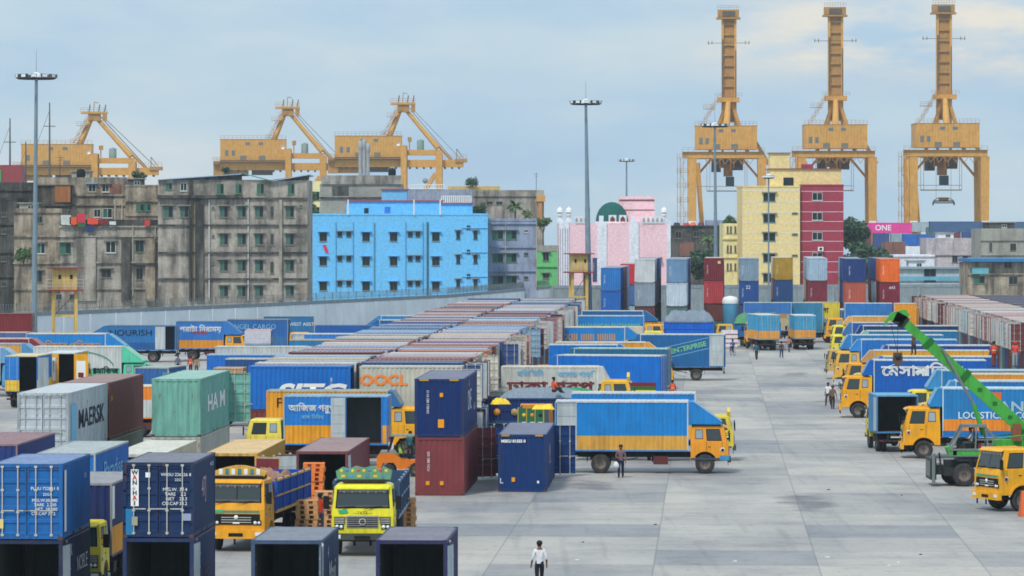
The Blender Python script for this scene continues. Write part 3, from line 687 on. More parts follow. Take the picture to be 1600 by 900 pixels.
        if style == 'old':
            lettering(c, '—TATA—', (ln+.012, 0, 1.6), 0, .16, BLTXT)
    patch(c, (ln+.012, -.72, 1.66), 0, .34, .12, flat('green_plate', 60, 175, 130), name='number_plate')
    if crown:
        b = MB(); pm = P(*crown, .2)
        n = 9; pr = [(-.95, 0)]+[(-1.05+2.1*i/n, .22+.22*math.sin(math.pi*i/n)) for i in range(n+1)]+[(.95, 0)]
        b.prism(pr, ln-q_(style)-.12, ln-q_(style)+.06, pm, axis='x'); o = b.build('crown_board', c, (0, 0, zt-.02))
    return c
def q_(style): return .32 if style == 'new' else .26
BOXM = {}
def cargo_box(parent, L, z0, z1, top, low, zs, roof, opened=None, side_door=None, bw=2.45, rear='closed', stripes=None, near=1):
    """side_door: (x0, x1) bay in the near side (sign near on y) with its grey inner panel or a dark opening"""
    k = (L, z0, z1, top, low, zs, roof, side_door, bw, rear, stripes, near)
    if k not in BOXM:
        b = MB(); y = bw/2; pt = P(*top, .28, .12); pl = P(*low, .35, .15) if low else pt; fm = pt; rf = P(*roof, .35, .25)
        zs_ = zs or z0
        for sg in (-1, 1):
            segs = [(.07, L-.05)]
            if side_door and sg == near:
                a, c, mode = side_door; segs = [(.07, a), (c, L-.05)]
                segs = [q for q in segs if q[1]-q[0] > .15]
                if mode == 'panel':
                    b.box(a+.03, c-.03, sg*(y-.05)-.01, sg*(y-.05)+.01, z0+.06, z1-.1, LINE)
                    for i in range(5): b.box(a+.05, c-.05, sg*(y-.035)-.012, sg*(y-.035)+.012, z0+.1+(z1-z0-.3)*i/4, z0+.16+(z1-z0-.3)*i/4, LINE)
                for xx in (a-.03, c-.03): b.box(xx, xx+.06, min(sg*y, sg*(y-.06)), max(sg*y, sg*(y-.06)), z0+.08, z1-.08, LINE if mode == 'panel' else fm)
            for (a, c) in segs:
                pa, pb = ((a, sg*(y-.012)), (c, sg*(y-.012)))
                if zs_ > z0: b.corr(pa, pb, z0+.07, zs_, (0, sg), pl, .24, .03)
                b.corr(pa, pb, zs_ if zs_ > z0 else z0+.07, z1-.07, (0, sg), pt, .24, .03)
            if stripes:
                for (za, zb, cc) in stripes: b.box(.3, L-.02, min(sg*(y-.01), sg*(y+.004)), max(sg*(y-.01), sg*(y+.004)), za, zb, P(*cc, .2))
        for sy in (-y, y-.07):
            b.box(0, L, sy, sy+.07, z0, z0+.08, pt); b.box(0, L, sy, sy+.07, z1-.07, z1+.01, rf)
            for sx in (0, L-.07): b.box(sx, sx+.07, sy, sy+.07, z0+.08, z1-.07, rf if sx else pt)
        b.corr((L-.01, -y+.07), (L-.01, y-.07), z0+.07, z1-.07, (1, 0), pt)
        b.corrh(.05, L-.05, -y+.07, y-.07, z1-.005, rf, .3, .025)
        b.box(.02, L-.02, -y+.08, y-.08, z0+.02, z0+.06, WOOD)
        for sx in (0, L-.07): b.box(sx, sx+.07, -y+.07, y-.07, z1-.07, z1+.01, rf); b.box(sx, sx+.07, -y+.07, y-.07, z0, z0+.09, pt)
        if rear == 'open' or (side_door and side_door[2] == 'open'):
            for sg in (-1, 1):
                if side_door and sg == near and side_door[2] == 'open': continue
                b.quad((.08,sg*(y-.08),z0+.07),(L-.08,sg*(y-.08),z0+.07),(L-.08,sg*(y-.08),z1-.09),(.08,sg*(y-.08),z1-.09), INNER)
            b.quad((.08,-y+.08,z1-.09),(L-.08,-y+.08,z1-.09),(L-.08,y-.08,z1-.09),(.08,y-.08,z1-.09), INNER)
            b.quad((L-.09,-y+.08,z0+.07),(L-.09,y-.08,z0+.07),(L-.09,y-.08,z1-.09),(L-.09,-y+.08,z1-.09), INNER)
        BOXM[k] = b.mesh('cargo_box')
    return link('cargo_box', BOXM[k], parent)
def rear_door(parent, z0, z1, top, low, zs, sg, ang, bw=2.45, panel=False):
    b = MB(); h = z1-z0-.16; w_ = bw/2-.03; pt = P(*top, .28, .12); pl = P(*low, .3, .15) if low else pt; zz = (zs-z0-.08) if zs else 0
    for (a, c, m) in (((0, zz, pl),) if zz > 0 else ())+((zz, h, pt),):
        b.box(0, .04, -w_, 0, a, c, m)
        n = max(2, round((c-a)/.45))
        for i in range(n): b.box(-.018, 0, -w_+.06, -.06, a+(c-a)*(i+.2)/n, a+(c-a)*(i+.75)/n, m)
    b.box(.041, .05, -w_+.05, -.05, .05, h-.05, pt if panel else LINE)
    if panel: b.box(.051, .06, -w_+.2, -.2, h*.25, h*.8, WHITE); b.box(-.03, -.019, -w_+.25, -.3, h*.2, h*.9, WHITE); b.box(.061, .065, -w_+.35, -.35, h*.3, h*.45, REDTXT); b.box(-.036, -.031, -w_+.35, -.8, h*.45, h*.8, REDTXT)
    b.tube((-.03,-.4,0), (-.03,-.4,h), .018, ROD, 5); b.tube((-.03,-w_+.15,0), (-.03,-w_+.15,h), .018, ROD, 5)
    return link('rear_door', b.mesh('rear_door'), parent, (0, sg*(bw/2-.02), z0+.08), R(-ang*sg), None, (1, sg, 1))
def lorry(label, loc, rot, L=7.2, z0=1.2, z1=3.92, top=(35,125,200), low=(235,165,50), zs=2.05, roof=(190,205,215), cabc=(240,160,30), style='new', spoiler=True, side_door=None, rear='closed', doors=(0, 0), texts=(), near=-1, group='covered lorries in the yard', det=False, crown=None, stripes=None, spc=None, dpaint=False, name='covered_lorry', nocab=False, cat='lorry', spl=None):
    if spl is None: spl = 1.75 if style == 'old' else .75
    t = thing(name, label, cat, loc, R(rot), group)
    if zs is None or low is None: low = None; zs = None
    box = cargo_box(t, L, z0, z1, top, low, zs, roof, side_door=side_door, rear=rear, stripes=stripes, near=near)
    if rear in ('closed', 'open'):
        for sg, a in ((1, doors[0]), (-1, doors[1])): rear_door(t, z0, z1, top, low, zs, sg, a, panel=dpaint)
    cx = L+.12
    zt = 2.95 if style == 'new' else 2.62
    if spoiler:
        b = MB(); sc_ = P(*(spc or top), .25, .1); zb = zt+.06
        b.prism([(L+.005, z1-.03), (L+.005, zb), (L+spl, zb), (L+spl, zb+.12), (L+.25, z1-.03)], -1.2, 1.2, sc_)
        b.prism([(L+.27, z1-.01), (L+spl-.02, zb+.15), (L+spl+.02, zb+.13), (L+.25, z1-.03)], -1.22, 1.22, P(*[int(.5*a+.5*c) for a, c in zip(roof, spc or top)], .35, .15))
        b.build('wind_deflector', t)
    fx = cx+(.95 if style == 'new' else .78); rx = L*.34
    b = MB()
    for sg in (-1, 1): b.box(.2, cx+1.5, sg*.42-.05, sg*.42+.05, .86, 1.12, CHAS)
    for i in range(6): b.box(.5+i*(L-.8)/5, .6+i*(L-.8)/5, -1.15, 1.15, 1.1, 1.195, CHAS)
    b.tube((rx,-.95,.53), (rx,.95,.53), .09, CHAS, 8); b.lathe([(0,-.2),(.16,-.16),(.22,0),(.16,.16),(0,.2)], CHAS, 12, (rx, 0, .53), 'x'); b.tube((fx,-.95,.53), (fx,.95,.53), .07, CHAS, 8)
    for sg in (-1, 1): b.bar((rx-.6,sg*.5,.8), (rx,sg*.5,.62), .08, .07, CHAS); b.bar((rx,sg*.5,.62), (rx+.6,sg*.5,.8), .08, .07, CHAS)
    b.tube((rx+.8,-.9,.62), (rx+2.0,-.9,.85), .03, CHAS, 5); b.box(.05, .15, -1.1, 1.1, .62, .76, CHAS); b.box(.05, .12, -.6, -.5, .76, 1.1, CHAS); b.box(.05, .12, .5, .6, .76, 1.1, CHAS)
    b.build('chassis', t)
    b = MB(); tk = worn('tank_brown', C(95,45,45), .6, 0, .5); b.box(L-1.9, L-1.1, -1.1, -.55, .5, .95, tk); b.build('fuel_tank', t)
    b = MB(); b.box(L-2.0, L-1.2, .55, 1.1, .55, .95, CHAS); b.box(L-2.25, L-2.05, .7, 1.05, .6, .9, REDTXT); b.build('battery_box', t)
    for sg in (-1, 1):
        wheel(t, rx, sg*.98); wheel(t, rx, sg*.66); wheel(t, fx, sg*1.0)
        lm = MB(); lm.box(-.03, 0, -.09, .09, -.05, .05, REDTXT); lm.build('tail_lamp', t, (.04, sg*.95, .69))
        mf = MB(); mf.box(-.01, .01, -.28, .28, -.35, 0, BLACK); mf.build('mud_flap', t, (rx-.75, sg*.8, .95))
    if not nocab: cab(t, cx, style, cabc, det, crown)
    for tx in texts:
        txt, u, z, size, m = tx[:5]; kw = tx[5] if len(tx) > 5 else {}
        lettering(t, txt, (u, near*(1.225+.012), z), 90*near, size, m, **kw)
    return t
def lorry_side(label, xr, s, nose='r', yaw=0.0, **k):
    """side-on lorry: xr = picture column of its rear end, s = scale at its near wheels"""
    x, y = PX(xr, s); near = -1 if nose == 'r' else 1
    rot = ANG+yaw+(0 if nose == 'r' else 180); r_ = R(rot)
    # root = rear centre; the near side face is 1.225 m closer to the camera
    nx, ny = -math.sin(r_)*near, math.cos(r_)*near
    return lorry(label, (x-nx*1.225, y-ny*1.225, 0), rot, near=near, **k)
def lorry_end(label, xc, s, face='rear', yaw=0.0, **k):
    x, y = PX(xc, s)
    if face == 'rear': return lorry(label, (x, y, 0), 90-2.62+yaw, **k)
    L = k.get('L', 7.2)+2.3; rot = -90-2.62+yaw
    return lorry(label, (x-math.cos(R(rot))*L, y-math.sin(R(rot))*L, 0), rot, **k)
def slab(parent, x0, x1, z0, z1, near, m, name='painted_panel', proud=.006):
    b = MB(); y = near*1.225; b.box(x0, x1, min(y, y+near*proud), max(y, y+near*proud), z0, z1, m); return b.build(name, parent)
BB = (30,135,212); B2 = (12,122,218); B3 = (30,105,165); B4 = (24,75,150); B5 = (45,80,135); OR = (238,155,35); OY = (232,178,80); YE = (238,212,50); TEAL = (45,115,150)
RW = (205,212,218); RC = (225,215,195); RP = (205,185,180)
AIS = 'covered lorries parked against the twin row'
# --- beside the aisle, noses to the open yard
t = lorry_side('blue over amber covered lorry with orange cab and grey side bay, mid yard', 868, 28.8, L=7.2, top=BB, low=(225,170,75), zs=2.05, roof=RW, cabc=(240,150,40), style='old', side_door=(.02, 1.12, 'panel'), group=AIS, spl=1.8)
slab(t, 8.9, 9.42, .74, 1.0, -1, P(60,150,200), 'blue_sill')
lorry_side('blue roofed lorry close behind the blue and amber one, only its yellow nose showing', 893, 27.3, L=7.1, z1=3.9, top=BB, roof=RW, cabc=(225,195,70), style='old', group=AIS, crown=(225,195,70), spoiler=False)
lorry_side('white lorry with maroon Bengali writing behind the green tarpaulin', 783, 22.7, L=6.7, z1=3.85, top=(200,203,198), low=None, zs=None, roof=(225,220,205), cabc=OR, style='old', group=AIS, spl=.8,
  texts=[('ঢাকা গরুপ', 3.4, 2.45, .95, flat('maroon_lettering', 120, 35, 50), dict(sx=1.5)), ('থিতি টিন', 2.0, 3.35, .5, LBTXT), ('আমার গাড়ি', 5.1, 3.3, .5, LBTXT)])
lorry_side('bright blue long lorry with red, green and yellow skirt stripes', 1031, 20.7, 'l', yaw=-12, L=8.0, z0=.82, z1=3.78, top=(8,115,212), low=None, zs=None, roof=RW, cabc=OR, style='new', group=AIS, stripes=((1.45,1.75,(120,35,50)), (1.17,1.45,(30,110,50)), (.92,1.17,(235,205,40))))
lorry_side('teal lorry with pale roof edge behind the striped bright blue one', 1042, 20.2, 'l', yaw=-8, L=7.3, z1=4.1, top=TEAL, low=None, zs=None, roof=(175,205,205), cabc=OR, style='new', group=AIS)
lorry_side('lorry whose orange cab looks out past the end of the teal box', 905, 19.4, L=5.3, z1=3.5, top=OR, low=None, zs=None, roof=RC, cabc=(240,165,30), style='new', group=AIS)
t = lorry_side('dark blue lorry with slanted ENTERPRISE band and grey panel, tail to the aisle', 1133, 17.7, 'l', L=7.5, z1=4.1, top=B3, low=None, zs=None, roof=RW, cabc=OR, style='new', group=AIS, side_door=(.15, 1.35, 'panel'),
  texts=[('AM ENTERPRISE', 3.75, 2.8, .58, GRTXT, dict(tilt=13, sx=1.05, bold=.012))])
for dz in (-.48, .48):
    b = MB(); b.bar((1.45, 1.235, 3.34+dz), (7.3, 1.235, 1.99+dz), .01, .05, LBTXT); b.build('painted_line', t)
t = lorry_side('amber boxed lorry with a grey side panel in the middle of the aisle row', 868, 18.7, L=7.5, top=(238,160,50), low=(225,140,40), zs=2.8, roof=RC, cabc=(238,160,50), style='old', group=AIS, side_door=(.05, 1.2, 'panel'))
lorry_side('blue lorry with pale roof just behind the amber boxed one', 858, 19.1, L=5.6, top=B2, roof=RW, style='old', group=AIS, cabc=OR)
lorry_side('blue lorry with a row of brown ornamental letters under a cream roof', 872, 16.1, L=6.5, top=BB, low=BB, zs=2.0, roof=RC, cabc=YE, style='old', group=AIS, texts=[('XIII IIIIII IIIIIIII', 3.1, 2.9, .9, flat('tan_lettering', 200, 150, 90), dict(bold=.02))])
lorry_side('lorry with a yellow cab behind the cream roofed blue one', 893, 15.2, L=7.3, z1=3.4, top=(215,205,180), low=None, zs=None, roof=RC, cabc=(238,215,60), style='new', group=AIS, spoiler=False)
lorry_side('blue lorry with pale green enterprise lettering near the far end of the row', 903, 14.15, L=7.3, top=BB, low=BB, zs=2, roof=RW, cabc=(240,165,60), style='new', group=AIS, spoiler=False, texts=[('DHALEHWON ENTERPRISE', 3.2, 2.8, .62, GRTXT)])
lorry_side('farthest blue lorry beside the aisle, its deflector pointing at the tarpaulin loads', 908, 13.3, L=7.3, top=B3, low=None, zs=None, roof=RW, cabc=OR, style='old', group=AIS)
lorry_side('low lorry with amber roofed cab tucked between the row and the bright blue lorry', 778, 20.8, L=1.9, z1=2.6, top=B2, low=None, zs=None, roof=RW, cabc=(240,175,60), style='old', group=AIS, spoiler=False)
# --- far ones across the aisle
FG = 'lorries across the far end of the yard'
lorry_end('lorry seen from behind, pale blue over orange, left of a pair at the far end', 1202, 14.1, yaw=9, top=(70,160,205), low=(232,160,60), zs=2.2, z1=3.98, group=FG, roof=RW)
lorry_end('lorry seen from behind, pale blue over orange, right of a pair at the far end', 1258, 14.0, yaw=3, top=(70,160,205), low=(232,160,60), zs=2.2, z1=3.85, group=FG, roof=RW)
lorry_side('far side-on lorry with blue and tan lettered box left of the pair', 1163, 13.15, L=5.6, z0=1.4, z1=4.8, top=(60,120,190), low=(190,175,140), zs=3.4, group=FG, roof=(180,200,200), cabc=(90,150,150), texts=[('শাহীন পিরবহন', 3, 3.2, .7, flat('tan_lettering', 200, 150, 90))], spoiler=False)
lorry_side('far side-on blue lorry between the rear-facing pair', 1222, 13.1, L=4.9, z0=1.4, z1=4.75, top=(60,135,175), low=(70,140,170), zs=2.2, group=FG, roof=(190,205,205), spoiler=False, cabc=(90,150,180), texts=[('কষণ', 2.6, 3.0, 1.1, LBTXT)])
lorry_side('far side-on lorry with a yellow box and navy foot', 1312, 13.1, 'l', L=4.2, z0=1.3, z1=4.8, top=(225,205,70), low=(35,60,120), zs=2.4, group=FG, roof=(200,190,150), spoiler=False, cabc=(90,120,160), texts=[('চটলা', 2.2, 3.8, .8, BLTXT)])
lorry_side('far side-on blue lorry with light ribs behind the yellow cabs', 1394, 13.2, 'l', L=5.6, z0=1.4, z1=4.75, top=(50,125,200), low=None, zs=None, group=FG, roof=RW, spoiler=False)
lorry_side('far side-on lorry with a vivid orange box beside the dark end of the row', 1432, 13.25, 'l', L=2.6, z0=1.4, z1=4.75, top=(240,160,40), low=None, zs=None, group=FG, roof=RW, spoiler=False, cabc=OR)
lorry_end('blue slatted lorry seen from behind beside the yellow cabs', 1317, 13.1, yaw=-9, top=(45,110,160), low=(45,110,160), zs=2.2, z1=3.9, group=FG, roof=RW)
lorry_side('long tan roofed lorry above the yellow cabs', 1436, 12.75, 'l', L=7.0, top=(200,160,95), low=None, zs=None, group=FG, roof=RC, spoiler=True, cabc=(235,215,70), style='old')
# --- right-hand row, noses to the left
RG = 'lorries backed up to the row behind the crane'
t = lorry_side('blue over orange lorry lettered LOGISTICS, big orange cab beside the crane', 1742, 27.1, 'l', L=9.9, z1=4.08, top=(36,130,195), low=(240,145,40), zs=2.28, z0=1.25, roof=(190,215,230), cabc=(240,160,30), style='new', group=RG, det=True,
  texts=[('ANHAR', 4.9, 3.0, .8, flat('grey_lettering', 160, 185, 200), dict(sx=1.3, bold=.02)), ('LOGISTICS & CONSUMER', 5.9, 2.5, .55, flat('pale_lettering', 200, 220, 225), dict(bold=.01))])
slab(t, 6.5, 7.05, 3.35, 3.85, 1, P(225,110,40), 'orange_emblem'); slab(t, .2, 9.88, 1.34, 1.62, 1, P(35,110,180), 'blue_band')
t = lorry_side('blue lorry with big white Bengali lettering, behind the small open one', 1541, 22.2, 'l', L=7.9, z1=4.1, top=(18,95,185), low=None, zs=None, roof=(200,215,225), cabc=(240,160,30), style='new', group=RG,
  texts=[('েমসাস', 5.7, 3.3, 1.0, WHITE, dict(sx=1.25, bold=.03)), ('মািলক', 3.35, 3.3, 1.0, WHITE, dict(sx=1.25, bold=.03))])
lorry_end('small lorry with a light blue box open to the camera, black inside', 1402, 26.3, yaw=4, L=4.2, z0=1.15, z1=3.4, top=(70,135,185), low=None, zs=None, roof=(110,165,200), rear='open', doors=(268, 268), group=RG, spoiler=False, cabc=(235,205,70), style='old', crown=(235,205,90))
defs = [ # rear col, s, L, z1, colour, roof, cab colour, style, deflector colour, label
 (1714, 25.6, 8.6, 4.0, (38,120,190), (190,205,215), (225,175,70), 'old', (70,150,210), 'blue lorry with a yellow brown cab squeezed behind the LOGISTICS one'),
 (1713, 24.4, 8.0, 4.0, (225,150,50), (225,200,160), (235,200,60), 'old', (235,150,50), 'orange box lorry with orange striped deflector behind the crane boom'),
 (1665, 23.6, 8.2, 3.95, (35,125,190), (175,205,215), (238,205,70), 'old', (60,145,205), 'sky blue lorry with pale sloping deflector right of the Bengali lettering'),
 (1558, 21.1, 8.4, 3.9, (30,90,165), (205,205,200), (215,185,80), 'old', (50,110,180), 'blue lorry one place beyond the Bengali lettered one, brownish yellow cab'),
 (1546, 20.2, 8.9, 3.95, (230,165,50), (205,200,190), (240,160,40), 'new', (200,150,90), 'amber yellow box lorry halfway along the row behind the crane boom'),
 (1549, 19.4, 8.3, 4.0, (28,70,145), (200,205,210), (236,160,50), 'old', (40,80,160), 'navy lorry directly beyond the amber yellow box'),
 (1495, 18.4, 8.1, 4.0, (30,115,200), (190,205,215), (232,170,70), 'new', (50,140,220), 'bright blue lorry with a brown orange cab two beyond the amber box'),
 (1474, 17.5, 8.2, 3.95, (40,130,190), (200,210,215), (205,160,90), 'old', (45,130,200), 'mid blue lorry with a tan cab near the crane hook'),
 (1497, 16.8, 8.4, 3.95, (35,120,170), (205,210,210), (238,165,50), 'new', (130,200,180), 'blue lorry with a mint green deflector'),
 (1497, 16.1, 9.2, 4.05, (35,60,110), (195,200,205), (232,175,60), 'old', (30,60,120), 'dark navy lorry beyond the mint deflector'),
 (1414, 15.3, 5.4, 3.9, (30,95,180), (205,205,200), (238,215,60), 'old', (60,120,180), 'short blue lorry behind the crane tip with a lemon yellow cab'),
 (1423, 14.3, 6.4, 3.95, (222,165,85), (225,215,190), (236,212,70), 'new', (225,170,90), 'tan box lorry left of the crane tip'),
]
for (xr_, s_, L_, z1_, c_, rf_, cc_, st_, dc_, lb_) in defs:
    lorry_side(lb_, xr_, s_, 'l', L=L_, z1=z1_, top=c_, low=None, zs=None, roof=rf_, cabc=cc_, style=st_, spc=dc_, group=RG, yaw=rr.uniform(-1.5, 1.5), spl=.95)
x, y = PX(1540, 33.4)
lorry('orange lorry cab with a two-pane windscreen, cut off at the right edge', (x+8.2, y+4.4, 0), 180+24, L=6.5, z1=2.7, top=(60,120,180), low=None, zs=None, roof=(200,170,120), cabc=(240,165,30), style='new', spoiler=False, det=True, group=RG, near=1)
# --- left part of the yard
LG = 'lorries in the left half of the yard'
t = lorry_side('blue and amber lorry with white Bengali writing, its side bay standing wide open', 606, 28.0, 'l', L=5.85, top=(38,130,215), low=(240,165,40), zs=2.3, z1=3.95, roof=(150,185,210), cabc=(238,210,90), style='old', side_door=(.35, 2.35, 'open'), group=LG, spoiler=False,
  texts=[('আিজজ গরুপ', 4.25, 3.25, .5, WHITE, dict(sx=.95)), ('হেক িনিবড়', 4.2, 2.75, .28, LBTXT)])
b = MB(); b.box(0, .8, -.02, .02, 0, 2.55, LINE); [b.box(.04, .76, .02, .035, .1+.5*i, .18+.5*i, LINE) for i in range(5)]
b.build('side_door', t, (2.38, 1.26, 1.3), R(4))
lorry_side('amber lorry with black FI lettering right behind the open sided blue one', 416, 27.0, L=7.05, top=(238,165,45), low=(235,155,35), zs=2.2, z1=3.92, roof=(180,180,160), cabc=(240,165,40), style='new', group=LG, spc=(55,110,170), texts=[('FI', .85, 3.2, .8, BLTXT)])
lorry_end('navy over orange lorry with a yellow nose between the two front stacks', 107, 43.5, 'nose', L=7.0, top=(35,50,105), low=(235,160,50), zs=2.3, z1=3.9, roof=(150,150,155), cabc=(235,205,60), style='old', spoiler=False, near=1, group=LG, texts=[('EAR', 2.6, 3.1, 1.2, flat('beige_lettering', 200, 195, 160)), ('▌', 6.4, 3.1, 1.2, WHITE)])
t = lorry_end('pale roofed blue lorry with a white word, behind the bright blue container', 89, 38.2, 'nose', L=9.5, top=(30,110,190), low=None, zs=None, z1=3.9, roof=(170,178,180), cabc=(235,205,60), style='old', spoiler=False, near=1, group=LG, texts=[('Paradise', 4.5, 3.0, 1.1, LBTXT, dict(sx=1.5))])
lorry_end('purple brown roofed navy lorry at the left edge', -32, 36.6, 'nose', L=9.9, top=(40,60,125), low=None, zs=None, z1=3.9, roof=(150,120,125), cabc=(235,205,60), style='old', spoiler=False, near=1, group=LG)
lorry_side('long blue lorry with yellow Bengali letters below the wall', 42, 17.2, L=7.2, top=BB, low=(40,110,180), zs=1.9, z1=3.92, roof=RC, cabc=(60,140,190), style='old', group=LG, texts=[('িময়ার পিরবহন', 4.2, 2.75, .85, flat('tan_lettering', 200, 150, 90))])
lorry_side('lorry with grey blue box at the left edge below the maroon container', -70, 17.0, L=6.6, top=(90,110,160), low=None, zs=None, z1=3.92, roof=RP, cabc=(60,140,190), style='old', group=LG)
lorry_side('maroon lorry with a pink roof at the left edge', -84, 18.1, L=7.2, top=(135,45,55), low=None, zs=None, z1=3.95, roof=RP, cabc=(140,60,60), style='old', group=LG)
lorry_side('orange and blue lorry with a blue deflector at the left edge', -92, 18.9, L=6.7, top=(225,165,80), low=(60,120,180), zs=2.0, z1=3.9, roof=(160,190,210), cabc=(70,130,180), style='old', group=LG, spc=(90,150,200))
lorry_side('lorry with only its pale blue deflector showing at the left edge', -130, 19.6, L=6.7, top=(60,120,180), low=None, zs=None, z1=3.9, roof=RW, cabc=(90,150,200), style='old', group=LG, spc=(110,165,210))
t = lorry_side('white over mint lorry with a curved green stripe and mint deflector', 52, 19.5, L=7.1, top=(205,210,210), low=(80,200,160), zs=2.2, z1=3.95, roof=(220,215,205), cabc=(90,200,165), style='old', group=LG, spc=(95,205,170), texts=[('আিকজ', 5.9, 2.0, .6, BLTXT)])
b = MB()
for i in range(8):
    a0, a1 = R(i*10), R(i*10+10); b.bar((3.6+2.9*math.sin(a0), -1.235, 2.2+1.35*math.cos(a0)), (3.6+2.9*math.sin(a1), -1.235, 2.2+1.35*math.cos(a1)), .01, .09, flat('stripe_green', 60, 150, 110))
b.build('painted_stripe', t)
t = lorry_end('yellow lorry seen from behind, doors folded out around a black doorway', 92, 20.5, L=6.5, yaw=0, top=(240,175,40), low=None, zs=None, z1=3.9, roof=RW, rear='open', doors=(0, 158), group=LG, dpaint=True, spoiler=False, cabc=OR)
t = lorry_end('cream roofed blue and yellow lorry seen from behind, left door shut, black opening', 33, 21.0, L=6.6, top=(40,125,205), low=(235,195,60), zs=2.1, z1=3.9, roof=(215,205,165), rear='open', doors=(20, 235), group=LG, spoiler=False, cabc=OR)
lorry_end('short pale roofed lorry with a blue side next to the walking men', 222, 22.8, 'nose', yaw=-8, L=4.6, top=(55,105,165), low=None, zs=None, z1=3.75, roof=(165,175,170), cabc=(90,130,165), style='old', spoiler=False, group=LG)
t = lorry_side('blue lorry with dark NOURISH lettering and an open bay, below the wall', 275, 15.5, 'l', L=7.0, top=(45,120,185), low=(35,95,160), zs=2.0, z1=3.7, roof=(90,120,150), cabc=(40,60,90), style='old', group=LG, spoiler=True, side_door=(.1, 1.1, 'open'), texts=[('NOURISH', 4.6, 2.95, .85, BLTXT, dict(sx=1.2))])
slab(t, 1.1, 2.1, 1.3, 3.6, 1, LINE, 'grey_door', .03)
lorry_side('blue over orange lorry with red and white writing, below the wall', 275, 15.3, L=4.9, top=(50,125,205), low=(235,155,40), zs=2.1, z1=4.0, roof=(90,120,140), cabc=OR, style='old', group=LG, texts=[('পরাটা িনরাময়', 2.5, 3.2, .75, WHITE), ('সমাধান', 2.5, 2.85, .5, flat('red_lettering', 200, 50, 60))])
lorry_side('blue lorry with pale ANGEL lettering below the wall', 355, 14.9, L=6.4, top=(45,105,175), low=(60,115,170), zs=2.2, z1=4.0, roof=(150,150,140), cabc=OR, style='old', group=LG, texts=[('ANGEL CARGO', 2.7, 3.2, .7, LBTXT)], spoiler=False)
lorry_side('blue lorry with white lettering and amber foot, last of those below the wall', 487, 14.5, 'l', L=5.2, top=(45,120,175), low=(225,180,60), zs=1.7, z1=4.0, roof=(60,110,150), cabc=OR, style='old', group=LG, texts=[('ARB WEST ASIST', 1.6, 3.2, .5, WHITE)], spoiler=False)
t = lorry_end('navy lorry facing the camera with a pinkish roof and pale blue deflector', 402, 16.9, 'nose', yaw=5, L=6.5, top=(60,90,150), low=None, zs=None, z1=3.95, roof=(195,160,150), cabc=(185,175,100), style='old', spoiler=True, spc=(150,180,210), near=1, group=LG, texts=[('জননী', 3.2, 3.0, .9, YELTXT)])
lorry_side('white ribbed lorry with a grey tail panel left of the twin row', 336, 19.3, L=7.4, top=(200,205,205), low=None, zs=None, z1=3.85, roof=(205,208,205), cabc=CREAMC if False else (220,205,160), style='old', group=LG, side_door=(.05, 1.1, 'panel'))
lorry_side('blue lorry in front of the white ribbed one', 323, 20.7, L=6.9, top=(35,115,205), low=None, zs=None, z1=3.88, roof=(170,190,210), cabc=OR, style='old', group=LG)
lorry_side('darker blue lorry with a lettered roof rail near the twin row corner', 352, 21.6, L=6.0, top=(40,85,145), low=None, zs=None, z1=3.95, roof=(190,190,185), cabc=OR, style='old', group=LG)
lorry_side('sandy roofed lorry tucked beside the bright blue SITC container', 333, 23.2, L=2.0, top=(190,150,110), low=None, zs=None, z1=3.95, roof=(200,170,140), cabc=(190,140,90), style='old', group=LG, spoiler=False)
lorry_side('blue lorry with a grey tail panel, halfway along the outer side of the twin row', 456, 17.3, L=6.5, top=(40,130,215), low=None, zs=None, z1=3.95, roof=RW, cabc=OR, style='old', group=LG, side_door=(.05, 1.1, 'panel'))
lorry_side('blue lorry with sandy and green roof rails by the outer column', 452, 18.4, L=6.8, top=(45,130,190), low=None, zs=None, z1=3.98, roof=(200,180,130), cabc=OR, style='old', group=LG)
lorry_side('low bright blue lorry with a red tail lamp beyond the grey panelled one', 492, 15.3, L=6.2, top=(30,95,175), low=None, zs=None, z1=3.6, roof=(70,110,170), cabc=OR, style='old', group=LG, spoiler=False)
lorry_side('sky blue lorry at the far outer side of the twin row', 680, 14.2, 'l', L=6.0, top=(55,140,205), low=None, zs=None, z1=3.95, roof=RW, cabc=BLUE_C if False else (60,130,200), style='old', group=LG)
lorry_side('dark blue lorry just nearer than the sky blue one by the outer column', 672, 14.7, 'l', L=5.4, top=(35,100,165), low=None, zs=None, z1=3.8, roof=(190,210,220), cabc=(60,130,200), style='old', group=LG)
lorry_side('orange lorry mostly hidden between the brown container and the green stack', 190, 24.5, L=3.2, top=(238,140,50), low=(200,205,205), zs=2.4, z1=3.3, roof=RC, cabc=(235,150,50), style='new', group=LG, spoiler=False)
